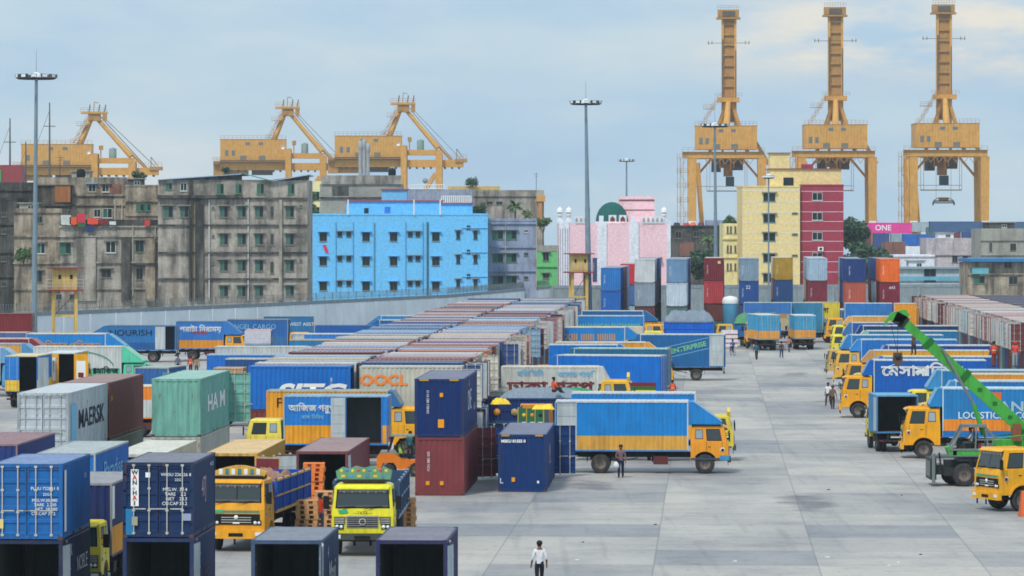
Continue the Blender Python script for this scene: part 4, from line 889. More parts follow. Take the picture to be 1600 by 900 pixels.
# --- open lorries
def open_lorry(label, loc, rot, L=6.5, zf=1.25, zt=2.6, col=(30,90,180), rail=(230,180,80), cabc=OR, style='new', group='open lorries', det=False, crown=None, tail=None, near=-1, high=.0):
    t = thing('open_lorry', label, 'lorry', loc, R(rot), group)
    pc = P(*col, .3, .15); pr = P(*rail, .3, .15); y = 1.22
    b = MB(); b.box(0, L, -y, y, zf-.08, zf, WOOD); b.build('load_bed', t)
    for sg in (-1, 1):
        b = MB(); b.corr((.05, sg*y), (L-.05, sg*y), zf, zt, (0, sg), pc, .22, .05)
        b.box(0, L, sg*y-.05, sg*y+.03, zt-.02, zt+.07, pr); b.box(0, L, sg*y-.05, sg*y+.04, (zf+zt)/2-.02, (zf+zt)/2+.04, pr if det else pc); b.box(0, L, sg*y-.05, sg*y+.04, zf-.06, zf+.05, pr)
        for i in range(6): b.box(.0+i*(L-.07)/5, .07+i*(L-.07)/5, sg*y-.04, sg*y+.05, zf, zt+(.12 if det else 0), pc)
        b.build('side_board', t)
    for nm, xx in (('tail_board', 0), ('head_board', L-.06)):
        b = MB(); b.box(xx, xx+.06, -y+.06, y-.06, zf, zt+(.35 if xx and not det else 0), P(*(tail or col), .25) if not xx else pc)
        if not xx and tail:
            for i in range(3):
                b.box(-.01, 0, -.9+.65*i, -.55+.65*i, zf+.15, zf+.55, WHITE); b.lathe([(0,0),(.15,0),(.15,.012),(0,.012)], [ORTXT, REDTXT, DKTXT][i], 12, (-.012, -.72+.65*i, zf+.95), 'x')
        b.build(nm, t)
    cx = L+.12; fx = cx+(.95 if style == 'new' else .78); rx = L*.3
    b = MB()
    for sg in (-1, 1): b.box(.2, cx+1.5, sg*.42-.05, sg*.42+.05, .86, 1.12, CHAS)
    for i in range(5): b.box(.5+i*(L-.8)/4, .6+i*(L-.8)/4, -1.15, 1.15, 1.1, zf-.085, CHAS)
    b.tube((rx,-.95,.53), (rx,.95,.53), .09, CHAS, 8); b.tube((fx,-.95,.53), (fx,.95,.53), .07, CHAS, 8)
    b.build('chassis', t)
    b = MB(); b.box(L-2.2, L-1.4, -1.1, -.55, .5, .95, CHAS); b.build('fuel_tank', t)
    for sg in (-1, 1): wheel(t, rx, sg*.98); wheel(t, rx, sg*.66); wheel(t, fx, sg*1.0)
    cab(t, cx, style, cabc, det, crown)
    return t
def mound(name, label, cat, loc, rot, L, Wd, h, m, seed=1, n=14, k=8, lumps=.25, group=None, skirt=.0):
    r_ = random.Random(seed); b = MB(); vs = []
    hs = [[r_.random() for _ in range(k+1)] for _ in range(n+1)]
    for i in range(n+1):
        for j in range(k+1):
            u, v = i/n, j/k
            e = min(1, min(u, 1-u)*5)*min(1, min(v, 1-v)*4); e = math.sqrt(e)
            vs.append(((u-.5)*L, (v-.5)*Wd, h*e*(1-lumps+lumps*hs[i][j])-(skirt if e == 0 else 0)))
    fs = [(i*(k+1)+j, (i+1)*(k+1)+j, (i+1)*(k+1)+j+1, i*(k+1)+j+1) for i in range(n) for j in range(k)]
    # underside ring closes the sheet
    b.add(vs, fs, m, True); per = [j for j in range(k+1)]+[i*(k+1)+k for i in range(1, n+1)]+[n*(k+1)+j for j in range(k-1, -1, -1)]+[i*(k+1) for i in range(n-1, 0, -1)]
    b.add([(vs[i][0], vs[i][1], -skirt-.02) for i in per], [tuple(range(len(per)))], m)
    o = b.build(name, None, loc, R(rot)); return tag(o, label, cat, group)
# orange and yellow lorries at the front, noses to the camera
sc_ = 38.2
x, y = PX(369, sc_); rot = -90-7; L_ = 8.2
Lt = L_+2.3
px_, py_ = x-math.cos(R(rot))*Lt, y-math.sin(R(rot))*Lt
t = open_lorry('orange lorry with blue slatted sides and a painted roof crown, nose to the camera', (px_, py_, 0), rot, L=L_, zf=1.5, zt=2.75, cabc=(240,160,35), style='new', det=True, col=(25,85,180))
b = MB()
for i in range(16):
    a = i*math.pi/8
def rooftop_board(t, x, z, c1, c2, kind):
    b = MB(); m1 = P(*c1, .3); m2 = P(*c2, .3)
    if kind == 'boat':
        pr = [(-1.0, 0), (-1.15, .22), (-.6, .4), (-.2, .48), (.2, .48), (.6, .4), (1.15, .22), (1.0, 0)]
        b.prism(pr, x-.1, x+.1, m1, axis='x'); b.box(x-.7, x+.3, -1.0, 1.0, -.06, .06, BLACK)
        for i in range(7): b.box(x+.1, x+.112, -.85+.26*i, -.7+.26*i, .1, .34, m2 if i % 2 else WHITE)
    else:
        for i in range(9): b.lathe([(0,0),(.07,0),(.05,.012),(0,.014)], (m2, P(90,150,210), P(225,205,70), P(210,90,110))[i % 4], 8, (x+.06, -.84+.21*i, .31+.03*(i % 2)), 'x')
        b.prism([(-1.0,.0), (-1.06,.3), (-.8,.46), (-.55,.38), (-.3,.5), (0,.42), (.3,.5), (.55,.38), (.8,.46), (1.06,.3), (1.0,0)], x-.06, x+.06, m1, axis='x'); b.box(x-.9, x+.1, -.8, .8, -.12, 0, CHAS)
        for i in range(6): b.box(x+.061, x+.07, -.85+.3*i, -.7+.3*i, .07, .17, P(90,150,210) if i % 2 else m2)
    return b.build('roof_rack', t, (0, 0, z))
rooftop_board(t, L_+1.5, 3.02, (220,170,70), (60,140,150), 'boat')
mound('sacks', 'load of reddish brown sacks in the bed of the orange lorry', 'sacks', (px_+math.cos(R(rot))*4.2, py_+math.sin(R(rot))*4.2, 1.55), rot, 7.6, 2.2, 1.45, worn('sack_brown', C(165,125,105), .9, 0, .4), 3, 26, 12, .4)
x, y = PX(568, 38.6); rot = -90-1.2; px2, py2 = x-math.cos(R(rot))*Lt, y-math.sin(R(rot))*Lt
t = open_lorry('lemon yellow lorry with TATA on its nose and a flowered board on the roof', (px2, py2, 0), rot, L=L_, zf=1.3, zt=2.55, cabc=(232,215,40), style='old', det=True, col=(60,85,120), rail=(130,150,170))
t.scale = (1.08, 1.08, 1.1)
rooftop_board(t, L_+1.2, 2.78, (110,160,130), (225,205,90), 'flowers')
# tarpaulin lorries
TG = 'open lorries in the middle of the yard'
x, y = PX(745, 25.2)
t = open_lorry('dark blue open lorry with painted ornaments, tail to the left behind the navy container', (x, y+1.2, 0), ANG, L=6.6, zf=1.35, zt=2.75, col=(30,60,120), rail=(40,80,130), cabc=OR, style='old', group=TG)
for i, c_ in enumerate(((225,150,60), (190,170,120), (60,130,160))):
    b = MB(); b.lathe([(0,0),(.22,0),(.22,.02),(0,.02)], P(*c_, .2), 14, (1.3+1.1*i, -1.3, 1.95), 'y'); b.build('painted_ornament', t)
mound('tarpaulin', 'grey tarpaulin over the dark blue open lorry', 'tarpaulin', (x+4.2, y+1.0, 2.8), ANG, 5.6, 2.5, .62, worn('tarp_grey', C(125,140,155), .7, 0, .3), 5, 18, 8, .2)
x, y = PX(806, 26.6)
b = MB(); gm_ = P(40,110,75, .25)
t = thing('painted_tailboard_lorry', 'open lorry with a green painted tail board of white plaques beside the blue ornaments', 'lorry', (x, y, 0), R(ANG+0), TG)
b.box(.1, 1.75, 0, .08, 1.25, 2.75, gm_)
for i in range(3):
    b.box(.35+.48*i, .62+.48*i, -.012, 0, 1.45, 1.95, WHITE); b.box(.41+.48*i, .56+.48*i, -.02, -.012, 1.55, 1.75, ORTXT); b.lathe([(0,0),(.11,0),(.11,.012),(0,.012)], (YELTXT, ORTXT, DKTXT)[i], 14, (.48+.48*i, -.012, 2.35), 'y')
for i in range(4): b.box(.1+.5*i, .16+.5*i, -.03, .0, 1.25, 2.8, P(190,160,80))
b.build('tail_board', t); b = MB()
b.box(.1, 1.75, .09, 5.6, 1.17, 1.25, WOOD); b.build('load_bed', t)
for xx in (.1, 1.7): b = MB(); b.box(xx, xx+.06, .09, 5.6, 1.25, 2.7, P(35,75,130)); b.build('side_board', t)
b = MB(); [b.box(xx, xx+.1, .2, 7.4, .86, 1.15, CHAS) for xx in (.5, 1.25)]; b.build('chassis', t)
for xx in (.2, 1.6):
    for yy in (1.8, 6.3):
        wh = wheel(t, xx, yy); wh.rotation_euler = (0, 0, R(90))
b = MB(); b.box(0, 1.9, 5.8, 7.4, 1.15, 2.7, P(*OR)); b.build('cab', t)
def bundle(label, xc, s_, z, L_, h, m, seed, rot=0):
    x, y = PX(xc, s_); mound('tarpaulin_bundle', label, 'tarpaulin', (x, y+.35, z), rot, L_*1.15, .7, h*.8, m, seed, 14, 6, .55, 'yellow tarpaulin bundles')
YT = worn('tarp_yellow', C(240,205,60), .6, 0, .15)
bundle('yellow folded tarpaulin at the tail of the dark blue open lorry', 782, 26.0, 2.75, 1.0, .5, YT, 8, 20)
bundle('yellow folded tarpaulin above the green painted tail board', 849, 26.9, 2.80, 1.15, .42, YT, 9)
x, y = PX(785, 23.9)
t = open_lorry('lorry with a yellow orange cab under the long green tarpaulin', (x, y+1.2, 0), ANG, L=6.35, zf=1.25, zt=2.15, col=(60,100,70), rail=(60,100,70), cabc=(235,175,55), style='new', group=TG, crown=(225,200,70))
t.scale = (1, 1, 1.16)
mound('tarpaulin', 'long green tarpaulin roped over the lorry in front of the white Bengali one', 'tarpaulin', (x+3.15, y+1.1, 2.4), ANG, 6.5, 2.6, .5, worn('tarp_green', C(35,140,75), .6, 0, .2), 6, 20, 8, .15, skirt=.25)
x, y = PX(1116, 13.7)
t = open_lorry('far bright blue open lorry carrying a grey covered heap', (x, y+1.2, 0), 180+ANG, L=5.7, zf=1.3, zt=2.9, col=(12,110,220), rail=(20,105,215), cabc=YE, style='old', group=TG, near=1)
mound('tarpaulin', 'crumpled grey tarpaulin over the far bright blue lorry', 'tarpaulin', (x-2.85, y+1.3, 2.85), ANG, 5.9, 2.5, 1.45, worn('tarp_grey', C(125,140,155), .7, 0, .3), 11, 20, 9, .35)
x, y = PX(1221, 13.7)
t = open_lorry('far blue open lorry with a green covered heap beside the rear-facing pair', (x, y+1.2, 0), 180+ANG, L=5.3, zf=1.3, zt=2.75, col=(40,115,185), rail=(50,115,180), cabc=(225,165,60), style='old', group=TG, near=1)
mound('tarpaulin', 'dull green tarpaulin over the far blue lorry', 'tarpaulin', (x-2.7, y+1.3, 2.72), ANG, 5.4, 2.6, 1.3, worn('tarp_dull_green', C(80,140,100), .7, 0, .3), 12, 16, 9, .3)
# ---------------------------------------------------------------- walls, watchtowers, masts
CONC = worn('wall_plaster', C(222,230,236), .9, 0, .05, 0, .2); CAPM = worn('wall_cap', C(135,150,160), .9, 0, .4)
def wall_run(label, pts, h, name='boundary_wall', th=.35, cap=.45, wire=True, m=None):
    """pts: (picture x, world depth) corners"""
    P3 = [Vector(((x-800)*y/F, y)) for x, y in pts]
    t = thing(name, label, 'wall', (P3[0].x, P3[0].y, 0)); o0 = Vector((P3[0].x, P3[0].y, 0)); b = MB(); c = MB()
    for a, q in zip(P3, P3[1:]):
        a3 = Vector((a.x, a.y, 0))-o0; q3 = Vector((q.x, q.y, 0))-o0
        b.bar(a3+Vector((0,0,(h-cap)/2)), q3+Vector((0,0,(h-cap)/2)), th, h-cap, m or CONC); c.bar(a3+Vector((0,0,h-cap/2)), q3+Vector((0,0,h-cap/2)), th+.12, cap, CAPM)
        n = int((q3-a3).length/6)
        for i in range(n): p = a3.lerp(q3, i/n); b.box(p.x-.25, p.x+.25, p.y-.28, p.y+.2, 0, h-cap, m or CONC)
    b.build('wall_panels', t); c.build('coping', t)
    if wire:
        w_ = MB(); steel = worn('wire_steel', C(120,128,130), .5, .4, .3); po = MB()
        for a, q in zip(P3, P3[1:]):
            L = (q-a).length; n = int(L/.55)*8; prev = None
            for i in range(n+1):
                u = i/n; al = i*2*math.pi/8; p = a.lerp(q, u)-P3[0]; v = Vector((p.x, p.y+.45*math.cos(al), h+.55+.45*math.sin(al)))
                if prev is not None: w_.tube(prev, v, .022, steel, 3, cap=False)
                prev = v
            for i in range(int(L/3)):
                p = a.lerp(q, i*3/L)-P3[0]; po.tube((p.x,p.y,h-.1), (p.x,p.y,h+1.0), .04, steel, 5); po.tube((p.x,p.y,h+.6), (p.x,p.y-.5,h+1.15), .03, steel, 4)
            for dz in (.25, .95): pp = (a-P3[0]); qq = (q-P3[0]); w_.tube((pp.x,pp.y,h+dz), (qq.x,qq.y,h+dz), .015, steel, 3, cap=False)
        wt = thing('razor_wire', 'coiled razor wire on posts along the top of the white wall', 'razor wire', (P3[0].x, P3[0].y, 0))
        w_.build('wire_coil', wt); po.build('post', wt)
    return t
wall_run('long white plastered wall with a grey coping between yard and flats', [(-60, 415), (55, 430), (400, 482), (700, 552), (858, 640)], 4.2)
wall_run('plain grey wall beyond the yellow watchtower', [(862, 560), (1100, 565), (1500, 575)], 5.4, m=worn('wall_grey', C(140,152,158), .9, 0, .3), wire=False)
YC = P(225,190,110, .35, .1); RR = P(150,75,75, .3)
def tower(label, xc, s_, zp, zr, zt_w=2.5, legs=3):
    x, y = PX(xc, s_); t = thing('watchtower', label, 'watchtower', (x, y, 0), R(8), 'watchtowers by the yard'); h = zt_w/2
    for sx in (-h+.1, h-.1):
        for sy in (-h+.1, h-.1): b = MB(); b.box(sx-.16, sx+.16, sy-.16, sy+.16, 0, zp, YC); b.build('leg', t)
    b = MB()
    for z in (zp*.35, zp*.62):
        for sy in (-h+.1, h-.1): b.box(-h+.26, h-.26, sy-.1, sy+.1, z, z+.22, YC); b.box(sy-.1, sy+.1, -h+.26, h-.26, z, z+.22, YC)
    b.bar((-h+.2,-h,zp*.65), (h-.2,-h,zp*.97), .06, .06, CHAS); b.build('cross_beam', t)
    b = MB(); b.box(-h-.7, h+.7, -h-.6, h+.6, zp, zp+.16, RR); b.build('platform', t)
    b = MB(); b.box(-h, h, -h, h, zp+.161, zr-.01, YC); b.build('cabin', t)
    b = MB(); b.box(-h-.6, h+.75, -h-.6, h+.6, zr, zr+.14, RR); b.build('roof', t)
    for xx in (-.7, .5):
        b = MB(); b.box(xx-.02, xx+.35, -h-.03, -h-.001, zp+1.2, zp+1.75, YC); b.box(xx+.03, xx+.3, -h-.04, -h-.031, zp+1.25, zp+1.7, BLACK); b.build('window', t)
    b = MB()
    for z in (.35, .7, 1.05):
        for sg in (-1, 1): b.tube((-h-.65, sg*(h+.55), zp+.16+z), (h+.65, sg*(h+.55), zp+.16+z), .025, ROD, 4); b.tube((sg*(h+.65), -h-.55, zp+.16+z), (sg*(h+.65), h+.55, zp+.16+z), .025, ROD, 4)
    for i in range(5): xx = -h-.65+(2*h+1.3)*i/4; b.tube((xx,-h-.55,zp+.16), (xx,-h-.55,zp+1.25), .025, ROD, 4)
    b.build('railing', t)
tower('yellow watchtower on tall legs before the stained flats', 101, 15.0, 7.0, 9.35)
tower('yellow watchtower beside the thick lamp mast and the pink mosque', 904, 12.6, 8.1, 10.4, 2.0)
def mast(label, x0, s_, z, r0=.34, r1=.16, lean=0.0, head=1.9, spike=True):
    x, y = PX(x0, s_); t = thing('lamp_mast', label, 'lamp mast', (x, y, 0), 0, 'high lamp masts'); gm = worn('mast_grey', C(125,145,158), .5, .2, .2)
    b = MB(); b.tube((0,0,0), (lean*.55,0,z*.55), r0, gm, 14, r0*.72); b.tube((lean*.55,0,z*.55), (lean,0,z), r0*.68, gm, 14, r1); b.lathe([(r0*.74,-.12),(r0*.8,0),(r0*.74,.12)], gm, 14, (lean*.55,0,z*.55)); b.build('pole', t)
    b = MB(); b.lathe([(head,-.06),(head+.07,0),(head,.06),(head-.07,0),(head,-.06)], CHAS, 20, (lean,0,z-.1))
    for i in range(6): a = i*math.pi/3; b.tube((lean,0,z-.1), (lean+head*math.cos(a), head*math.sin(a), z-.1), .05, CHAS, 5)
    b.build('lamp_ring', t)
    fm = MB(); fm.hexa([(-.22,-.16,-.2),(.22,-.16,-.2),(.22,.1,-.2),(-.22,.1,-.2)], [(-.3,-.28,.2),(.3,-.28,.2),(.3,.12,.25),(-.3,.12,.25)], worn('floodlight_case', C(95,100,98), .6, .2, .2)); fm.box(-.26, .26, -.3, -.285, -.1, .18, flat('lamp_glass', 225, 232, 235, .2)); me = fm.mesh('floodlight')
    for i in range(12):
        a = i*math.pi/6; link('floodlight', me, t, (lean+head*math.cos(a), head*math.sin(a), z+.12), a+R(90))
    b = MB(); b.lathe([(.01,.55),(.35,.42),(.55,.12),(.55,0)], flat('white_dome', 230, 233, 235), 14, (lean,0,z+.05)); b.build('dome_cap', t)
    if spike: b = MB(); b.tube((lean,0,z+.5), (lean,0,z+2.9), .035, gm, 5, .015); b.build('lightning_rod', t)
mast('tall lamp mast in front of the stained flats, left side', 53, 15.2, 29.0, lean=.25)
mast('thick lamp mast in the middle, beside the pink mosque', 921, 12.6, 29.1, r0=.42, lean=-.45, head=1.75)
mast('lamp mast in front of the left one of the raised cranes', 1119, 10.4, 29.1, lean=-.2)
mast('distant lamp mast rising behind the pink tower of the mosque', 979, 7.1, 28.9, head=1.6, r0=.32, spike=False)
mast('slim lamp mast in front of the yellow apartment block', 1201, 10.6, 21.2, r0=.16, r1=.1, head=.65, spike=False)
for (xc, s_, h_, lb) in ((832, 10.6, 0, ''),):
    pass
# ---------------------------------------------------------------- buildings
def stained(key, base, dark, amt=.5, scale=.35, vstreak=1.0, second=None):
    if key in MATS: return MATS[key]
    m, nt, b = new_mat(key); tc = N(nt, 'ShaderNodeTexCoord')
    def noise(sc, vec_scale, det=6, rough=.65):
        mp = N(nt, 'ShaderNodeMapping'); mp.inputs['Scale'].default_value = vec_scale; nt.links.new(tc.outputs['Object'], mp.inputs[0])
        n = N(nt, 'ShaderNodeTexNoise'); n.inputs['Scale'].default_value = sc; n.inputs['Detail'].default_value = det; n.inputs['Roughness'].default_value = rough; nt.links.new(mp.outputs[0], n.inputs['Vector']); return n.outputs[0]
    a = noise(scale, (1, 1, .9)); s_ = noise(scale*2.2, (1.6, 1.6, .22)); f = noise(2.5, (1, 1, 1), 4)
    comb = math_n(nt, 'ADD', math_n(nt, 'MULTIPLY', a, .5), math_n(nt, 'MULTIPLY', s_, .5))
    t0 = .62-.22*amt
    r = ramp(nt, comb, [(t0-.06, (0,0,0)), (t0+.10, (1,1,1))])
    def mix(fc, x1, x2, bt='MIX'):
        x = N(nt, 'ShaderNodeMix', data_type='RGBA', blend_type=bt)
        nt.links.new(fc, x.inputs[0]) if not isinstance(fc, float) else setattr(x.inputs[0], 'default_value', fc)
        for i, v in ((6, x1), (7, x2)):
            if isinstance(v, tuple): x.inputs[i].default_value = v
            else: nt.links.new(v, x.inputs[i])
        return x.outputs[2]
    c = mix(math_n(nt, 'MULTIPLY', r, min(1, .45+amt*.5)), base, dark)
    if second:
        r2 = ramp(nt, noise(scale*1.3, (1, 1, .35)), [(.60, (0,0,0)), (.68, (1,1,1))]); c = mix(math_n(nt, 'MULTIPLY', r2, .6), c, second)
    c = mix(1.0, c, ramp(nt, f, [(.3, (.82,.82,.82)), (.7, (1.12,1.12,1.12))]), 'MULTIPLY')
    nt.links.new(c, b.inputs['Base Color']); b.inputs['Roughness'].default_value = .9; b.inputs['Specular IOR Level'].default_value = .15
    MATS[key] = m; return m
M_OLD = stained('old_concrete', C(172,166,156), C(48,48,48), .6, .26, second=C(128,104,80))
M_OLD2 = stained('old_concrete_warm', C(176,164,146), C(45,44,44), .66, .3, second=C(140,88,50))
M_OLD3 = stained('old_concrete_dark', C(108,106,102), C(38,40,40), .8, .3, second=C(100,75,55))
M_BLUE = stained('sky_blue_plaster', C(112,192,242), C(98,170,215), .15, .3)
M_GBL = stained('grey_blue_plaster', C(150,160,182), C(95,105,118), .45, .35)
M_PINK = stained('pink_plaster', C(236,200,208), C(205,165,172), .25, .2)
M_WHT = stained('white_plaster', C(222,226,236), C(185,190,200), .3, .3)
M_CRM = stained('cream_plaster', C(228,222,170), C(170,160,120), .35, .4)
M_YEL = stained('yellow_plaster', C(228,208,150), C(205,185,135), .25, .25)
M_RED = stained('red_plaster', C(158,62,80), C(125,50,64), .3, .25)
M_GRN = stained('green_plaster', C(110,190,120), C(85,140,95), .3, .4)
M_GRY = stained('grey_render', C(160,160,152), C(105,103,98), .45, .2)
M_BRK = stained('brick_render', C(140,100,88), C(80,70,68), .5, .4)
M_DK = flat('window_dark', 30, 44, 46, .3)
WG = {}
def win_mesh(w_, h, kind):
    k = (w_, h, kind)
    if k in WG: return WG[k]
    fr = {'g': P(90,130,110,.2), 'w': P(205,210,205,.2), 'b': P(70,90,100,.2), 'n': P(120,120,115,.3)}[kind[0]]
    b = MB(); t = .07
    b.box(-w_/2, w_/2, -.05, 0, -h/2, -h/2+t, fr); b.box(-w_/2, w_/2, -.05, 0, h/2-t, h/2, fr)
    for xx in (-w_/2, -t/2, w_/2-t): b.box(xx, xx+t, -.05, 0, -h/2+t, h/2-t, fr)
    if 'h' in kind: b.box(-w_/2-.3, w_/2+.3, -.5, 0, h/2+.1, h/2+.2, M_GRY if 'B' not in kind else M_BLUE)
    b.box(-w_/2-.08, w_/2+.08, -.12, 0, -h/2-.1, -h/2, fr if 'B' not in kind else M_GRY)
    f = b.mesh('window'); g = MB(); gl = P(60,110,95,.3) if 'G' in kind else None
    g.box(-w_/2+t, -t/2, -.025, -.003, -h/2+t, h/2-t, gl or M_DK); g.box(t/2, w_/2-t, -.02, -.003, -h/2+t, h/2-t, M_DK)
    WG[k] = (f, g.mesh('pane')); return WG[k]
def building(label, x0, x1, yt, Y, mat, depth=10, name='apartment_block', rows=(), cols=(), w_=1.1, h=1.35, kind='wh', floors=(), fmat=None, cat='building', parapet=.0, pmat=None, rot=0.0, extra=None, group=None, wins=(), zb=0.0):
    s_ = F/Y; X0, X1 = (x0-800)/s_, (x1-800)/s_; zt = CH-(yt-HZ)/s_
    t = thing(name, label, cat, ((X0+X1)/2, Y, 0), R(rot), group); hw = (X1-X0)/2
    b = MB(); b.box(-hw, hw, 0, depth, zb, zt, mat)
    if parapet:
        for (a, c, d, e) in ((-hw-.05, hw+.05, -.08, .12), (-hw-.05, hw+.05, depth-.15, depth+.05), (-hw-.05, -hw+.15, .12, depth-.15), (hw-.15, hw+.05, .12, depth-.15)): b.box(a, c, d, e, zt-.05, zt+parapet, pmat or mat)
    b.build('wall', t)
    f = MB()
    for yy in floors:
        z = CH-(yy-HZ)/s_; f.box(-hw-.12, hw+.12, -.28, .0, z-.12, z+.12, fmat or mat)
    if floors: f.build('ledge', t)
    def wz(px, py): return (((px-800)/s_)-(X0+X1)/2, CH-(py-HZ)/s_)
    allw = [(cx, ry, w_, h, kind) for ry in rows for cx in cols]+[tuple(q) if len(q) == 5 else (q[0], q[1], w_, h, kind) for q in wins]
    for (cx, ry, a, c, kd) in allw:
        x, z = wz(cx, ry); fm, pm = win_mesh(a, c, kd); o = link('window', fm, t, (x, -.004, z)); link('pane', pm, o)
    return t, s_, wz
def roof_box(t, s_, wz, x0, x1, y0, y1, m, name='stair_house', dy=1.0, dp=4, cap=None):
    a, z1 = wz(x0, y0); c, z0 = wz(x1, y1); b = MB(); b.box(a, c, dy, dy+dp, z0, z1, m)
    if cap: b.box(a-.25, c+.25, dy-.3, dy+dp+.3, z1, z1+.14, cap)
    return b.build(name, t)
def pipes(t, wz, xs, y0, y1, m=None, r=.09):
    for x in xs:
        a, z1 = wz(x, y0); _, z0 = wz(x, y1); b = MB(); b.tube((a,-.18,z0), (a,-.18,z1), r, m or P(190,190,175,.4), 6); b.build('drain_pipe', t)
BG = 'stained concrete flats behind the wall'
t, s_, wz = building('narrow dark mouldy block at the far left edge', -30, 26, 312, 560, M_OLD3, 14, floors=(350, 394, 432), rows=(335, 362, 405, 444), cols=(6,), w_=.7, h=.7, kind='n', group=BG, parapet=.3)
t, s_, wz = building('stained block behind the lamp mast with a lower roof', 22, 96, 329, 542, M_OLD2, 12, floors=(331, 369, 411, 452), wins=((64,388,1.2,1.5,'whG'), (61,343,1.0,1.0,'n'), (60,432,1.1,1.6,'nh'), (100,0,.1,.1,'n')) [:3], group=BG, parapet=.3)
t, s_, wz = building('stained block with a laundry covered roof terrace', 94, 292, 352, 536, M_OLD, 14, floors=(354, 369, 410, 451), wins=((102,388,1.6,1.5,'ghG'), (173,386,1.4,1.6,'wh'), (218,385,1.2,1.6,'gh'), (253,388,1.1,1.6,'wh'), (287,388,.9,1.4,'n'), (166,427,1.4,1.2,'nh'), (218,428,.9,1.6,'nh'), (256,427,1.1,1.6,'wh'), (285,430,.9,1.5,'wh'), (92,464,.8,.8,'n'), (113,464,.8,.8,'n')), group=BG, parapet=.8, pmat=M_OLD3)
pipes(t, wz, (208, 243, 276, 297), 352, 462); [roof_box(t, s_, wz, a_, b_, c_, 470, m_, 'bay', -d_, d_) for a_, b_, c_, m_, d_ in ((190, 204, 372, M_OLD3, .5), (228, 243, 372, M_OLD2, .9), (266, 279, 372, M_OLD2, .9), (120, 150, 372, M_OLD, .35))]; roof_box(t, s_, wz, 204, 246, 411, 414, M_OLD3, 'ledge', -1.1, 1.1); pipes(t, wz, (272,), 402, 470, P(215,215,205,.2))  # the dark slab paints the shade of a recessed shaft, the rest are bays
t, s_, wz = building('upper storey block with a brick patch above the laundry terrace', 58, 196, 277, 560, M_OLD2, 12, floors=(305, 320), wins=((144,294,1.1,1.1,'whB'), (165,294,1.1,1.1,'wh'), (152,333,1.0,1.2,'w'), (168,333,1.4,1.4,'wG')), group=BG)
roof_box(t, s_, wz, 168, 190, 288, 304, M_BRK, 'brick_patch', -.04, .1); roof_box(t, s_, wz, 60, 112, 290, 322, M_OLD3, 'lean_to', -1.5, 1.4, P(110,105,100,.3)); roof_box(t, s_, wz, 88, 112, 291, 316, P(170,110,60,.5,.5), 'rusty_sheet', -1.7, .1)
pipes(t, wz, (180, 191), 312, 344, P(215,215,210,.2))
t, s_, wz = building('set back stained block with a balcony and green shutters', 196, 250, 291, 550, M_OLD2, 12, floors=(314, 336), wins=((219,324,1.2,1.0,'gG'), (230,324,1.0,1.0,'gG'), (217,347,1.3,.5,'n')), group=BG, parapet=.2)
building('dark roofed shed on the flats at the far left', -30, 60, 285, 575, M_OLD3, 10, floors=(297,), group=BG, cat='building', name='rooftop_shed')
t, s_, wz = building('big five storey stained block with rows of green windows', 247, 480, 281, 526, M_OLD, 14, floors=(310, 352, 395, 436),
  rows=(331, 374, 415, 455), cols=(350, 378, 405, 453), w_=1.15, h=1.5, kind='nhG', group=BG, fmat=M_OLD3,
  wins=((264,291,.9,.9,'gG'), (287,292,.9,1.1,'w'), (344,295,1.0,1.4,'gG'), (373,295,.9,1.3,'gG'), (407,295,1.0,1.4,'gG'), (455,295,.9,1.4,'gG'), (263,331,1.3,1.6,'nhG'), (288,331,1.2,1.5,'nhG'), (425,331,.5,1.6,'n'), (425,374,.5,1.6,'n'), (425,418,.5,1.6,'n'), (470,322,.35,.35,'n'), (470,366,.35,.35,'n'), (470,407,.35,.35,'n'), (333,325,.35,.35,'n'), (333,369,.35,.35,'n'), (333,411,.35,.35,'n')))
pipes(t, wz, (327, 388), 311, 470, P(205,208,205,.2)); [roof_box(t, s_, wz, a_, b_, c_, 470, m_, 'bay', -d_, d_) for a_, b_, c_, m_, d_ in ((296, 300, 284, M_OLD3, .5), (306, 318, 312, M_OLD3, .4), (436, 441, 312, M_OLD, .45))]; roof_box(t, s_, wz, 247, 378, 305, 310, M_OLD3, 'slab_edge', -.7, .7); pipes(t, wz, (301, 305), 311, 470, P(130,120,95,.5))  # dark upright slabs stand in for shaded recesses, the plain concrete one is a bay
for (xa, xb, ya, yb, c_) in ((247, 378, 281, 272, (150,185,215)), (378, 425, 271, 283, (80,140,120)), (425, 483, 283, 273, (165,195,220))):
    a, z0 = wz(xa, ya); c, z1 = wz(xb, yb); b = MB(); m = P(*c_, .3, .1); b.hexa([(a,-.6,z0-.05),(c,-.6,z1-.05),(c,13,z1-.05),(a,13,z0-.05)], [(a,-.6,z0+.06),(c,-.6,z1+.06),(c,13,z1+.06),(a,13,z0+.06)], m); b.build('sheet_roof', t)
    if xa != 378:
        b = MB(); lo = min(z0, z1); b.add([(a,-.02,wz(0,281)[1]),(c,-.02,wz(0,281)[1]),(c,-.02,z1),(a,-.02,z0),(a,.2,wz(0,281)[1]),(c,.2,wz(0,281)[1]),(c,.2,z1),(a,.2,z0)], [(0,1,2,3),(7,6,5,4),(0,3,7,4),(1,5,6,2)], M_OLD3); b.build('gable', t)
t, s_, wz = building('plain grey concrete block behind the sky blue flats', 500, 627, 287, 640, M_GRY, 14, floors=(309,), group='flats behind the sky blue block', fmat=M_OLD3)
roof_box(t, s_, wz, 502, 627, 274, 288, M_OLD, 'parapet', -.3, .5); roof_box(t, s_, wz, 519, 545, 291, 306, M_OLD3, 'blind_window', -.03, .05)
building('narrow cream block between the stained and grey ones', 478, 504, 283, 680, M_CRM, 10, wins=((494,306,1.2,1.5,'gG'), (494,330,1.2,1.5,'gG')), group='flats behind the sky blue block')
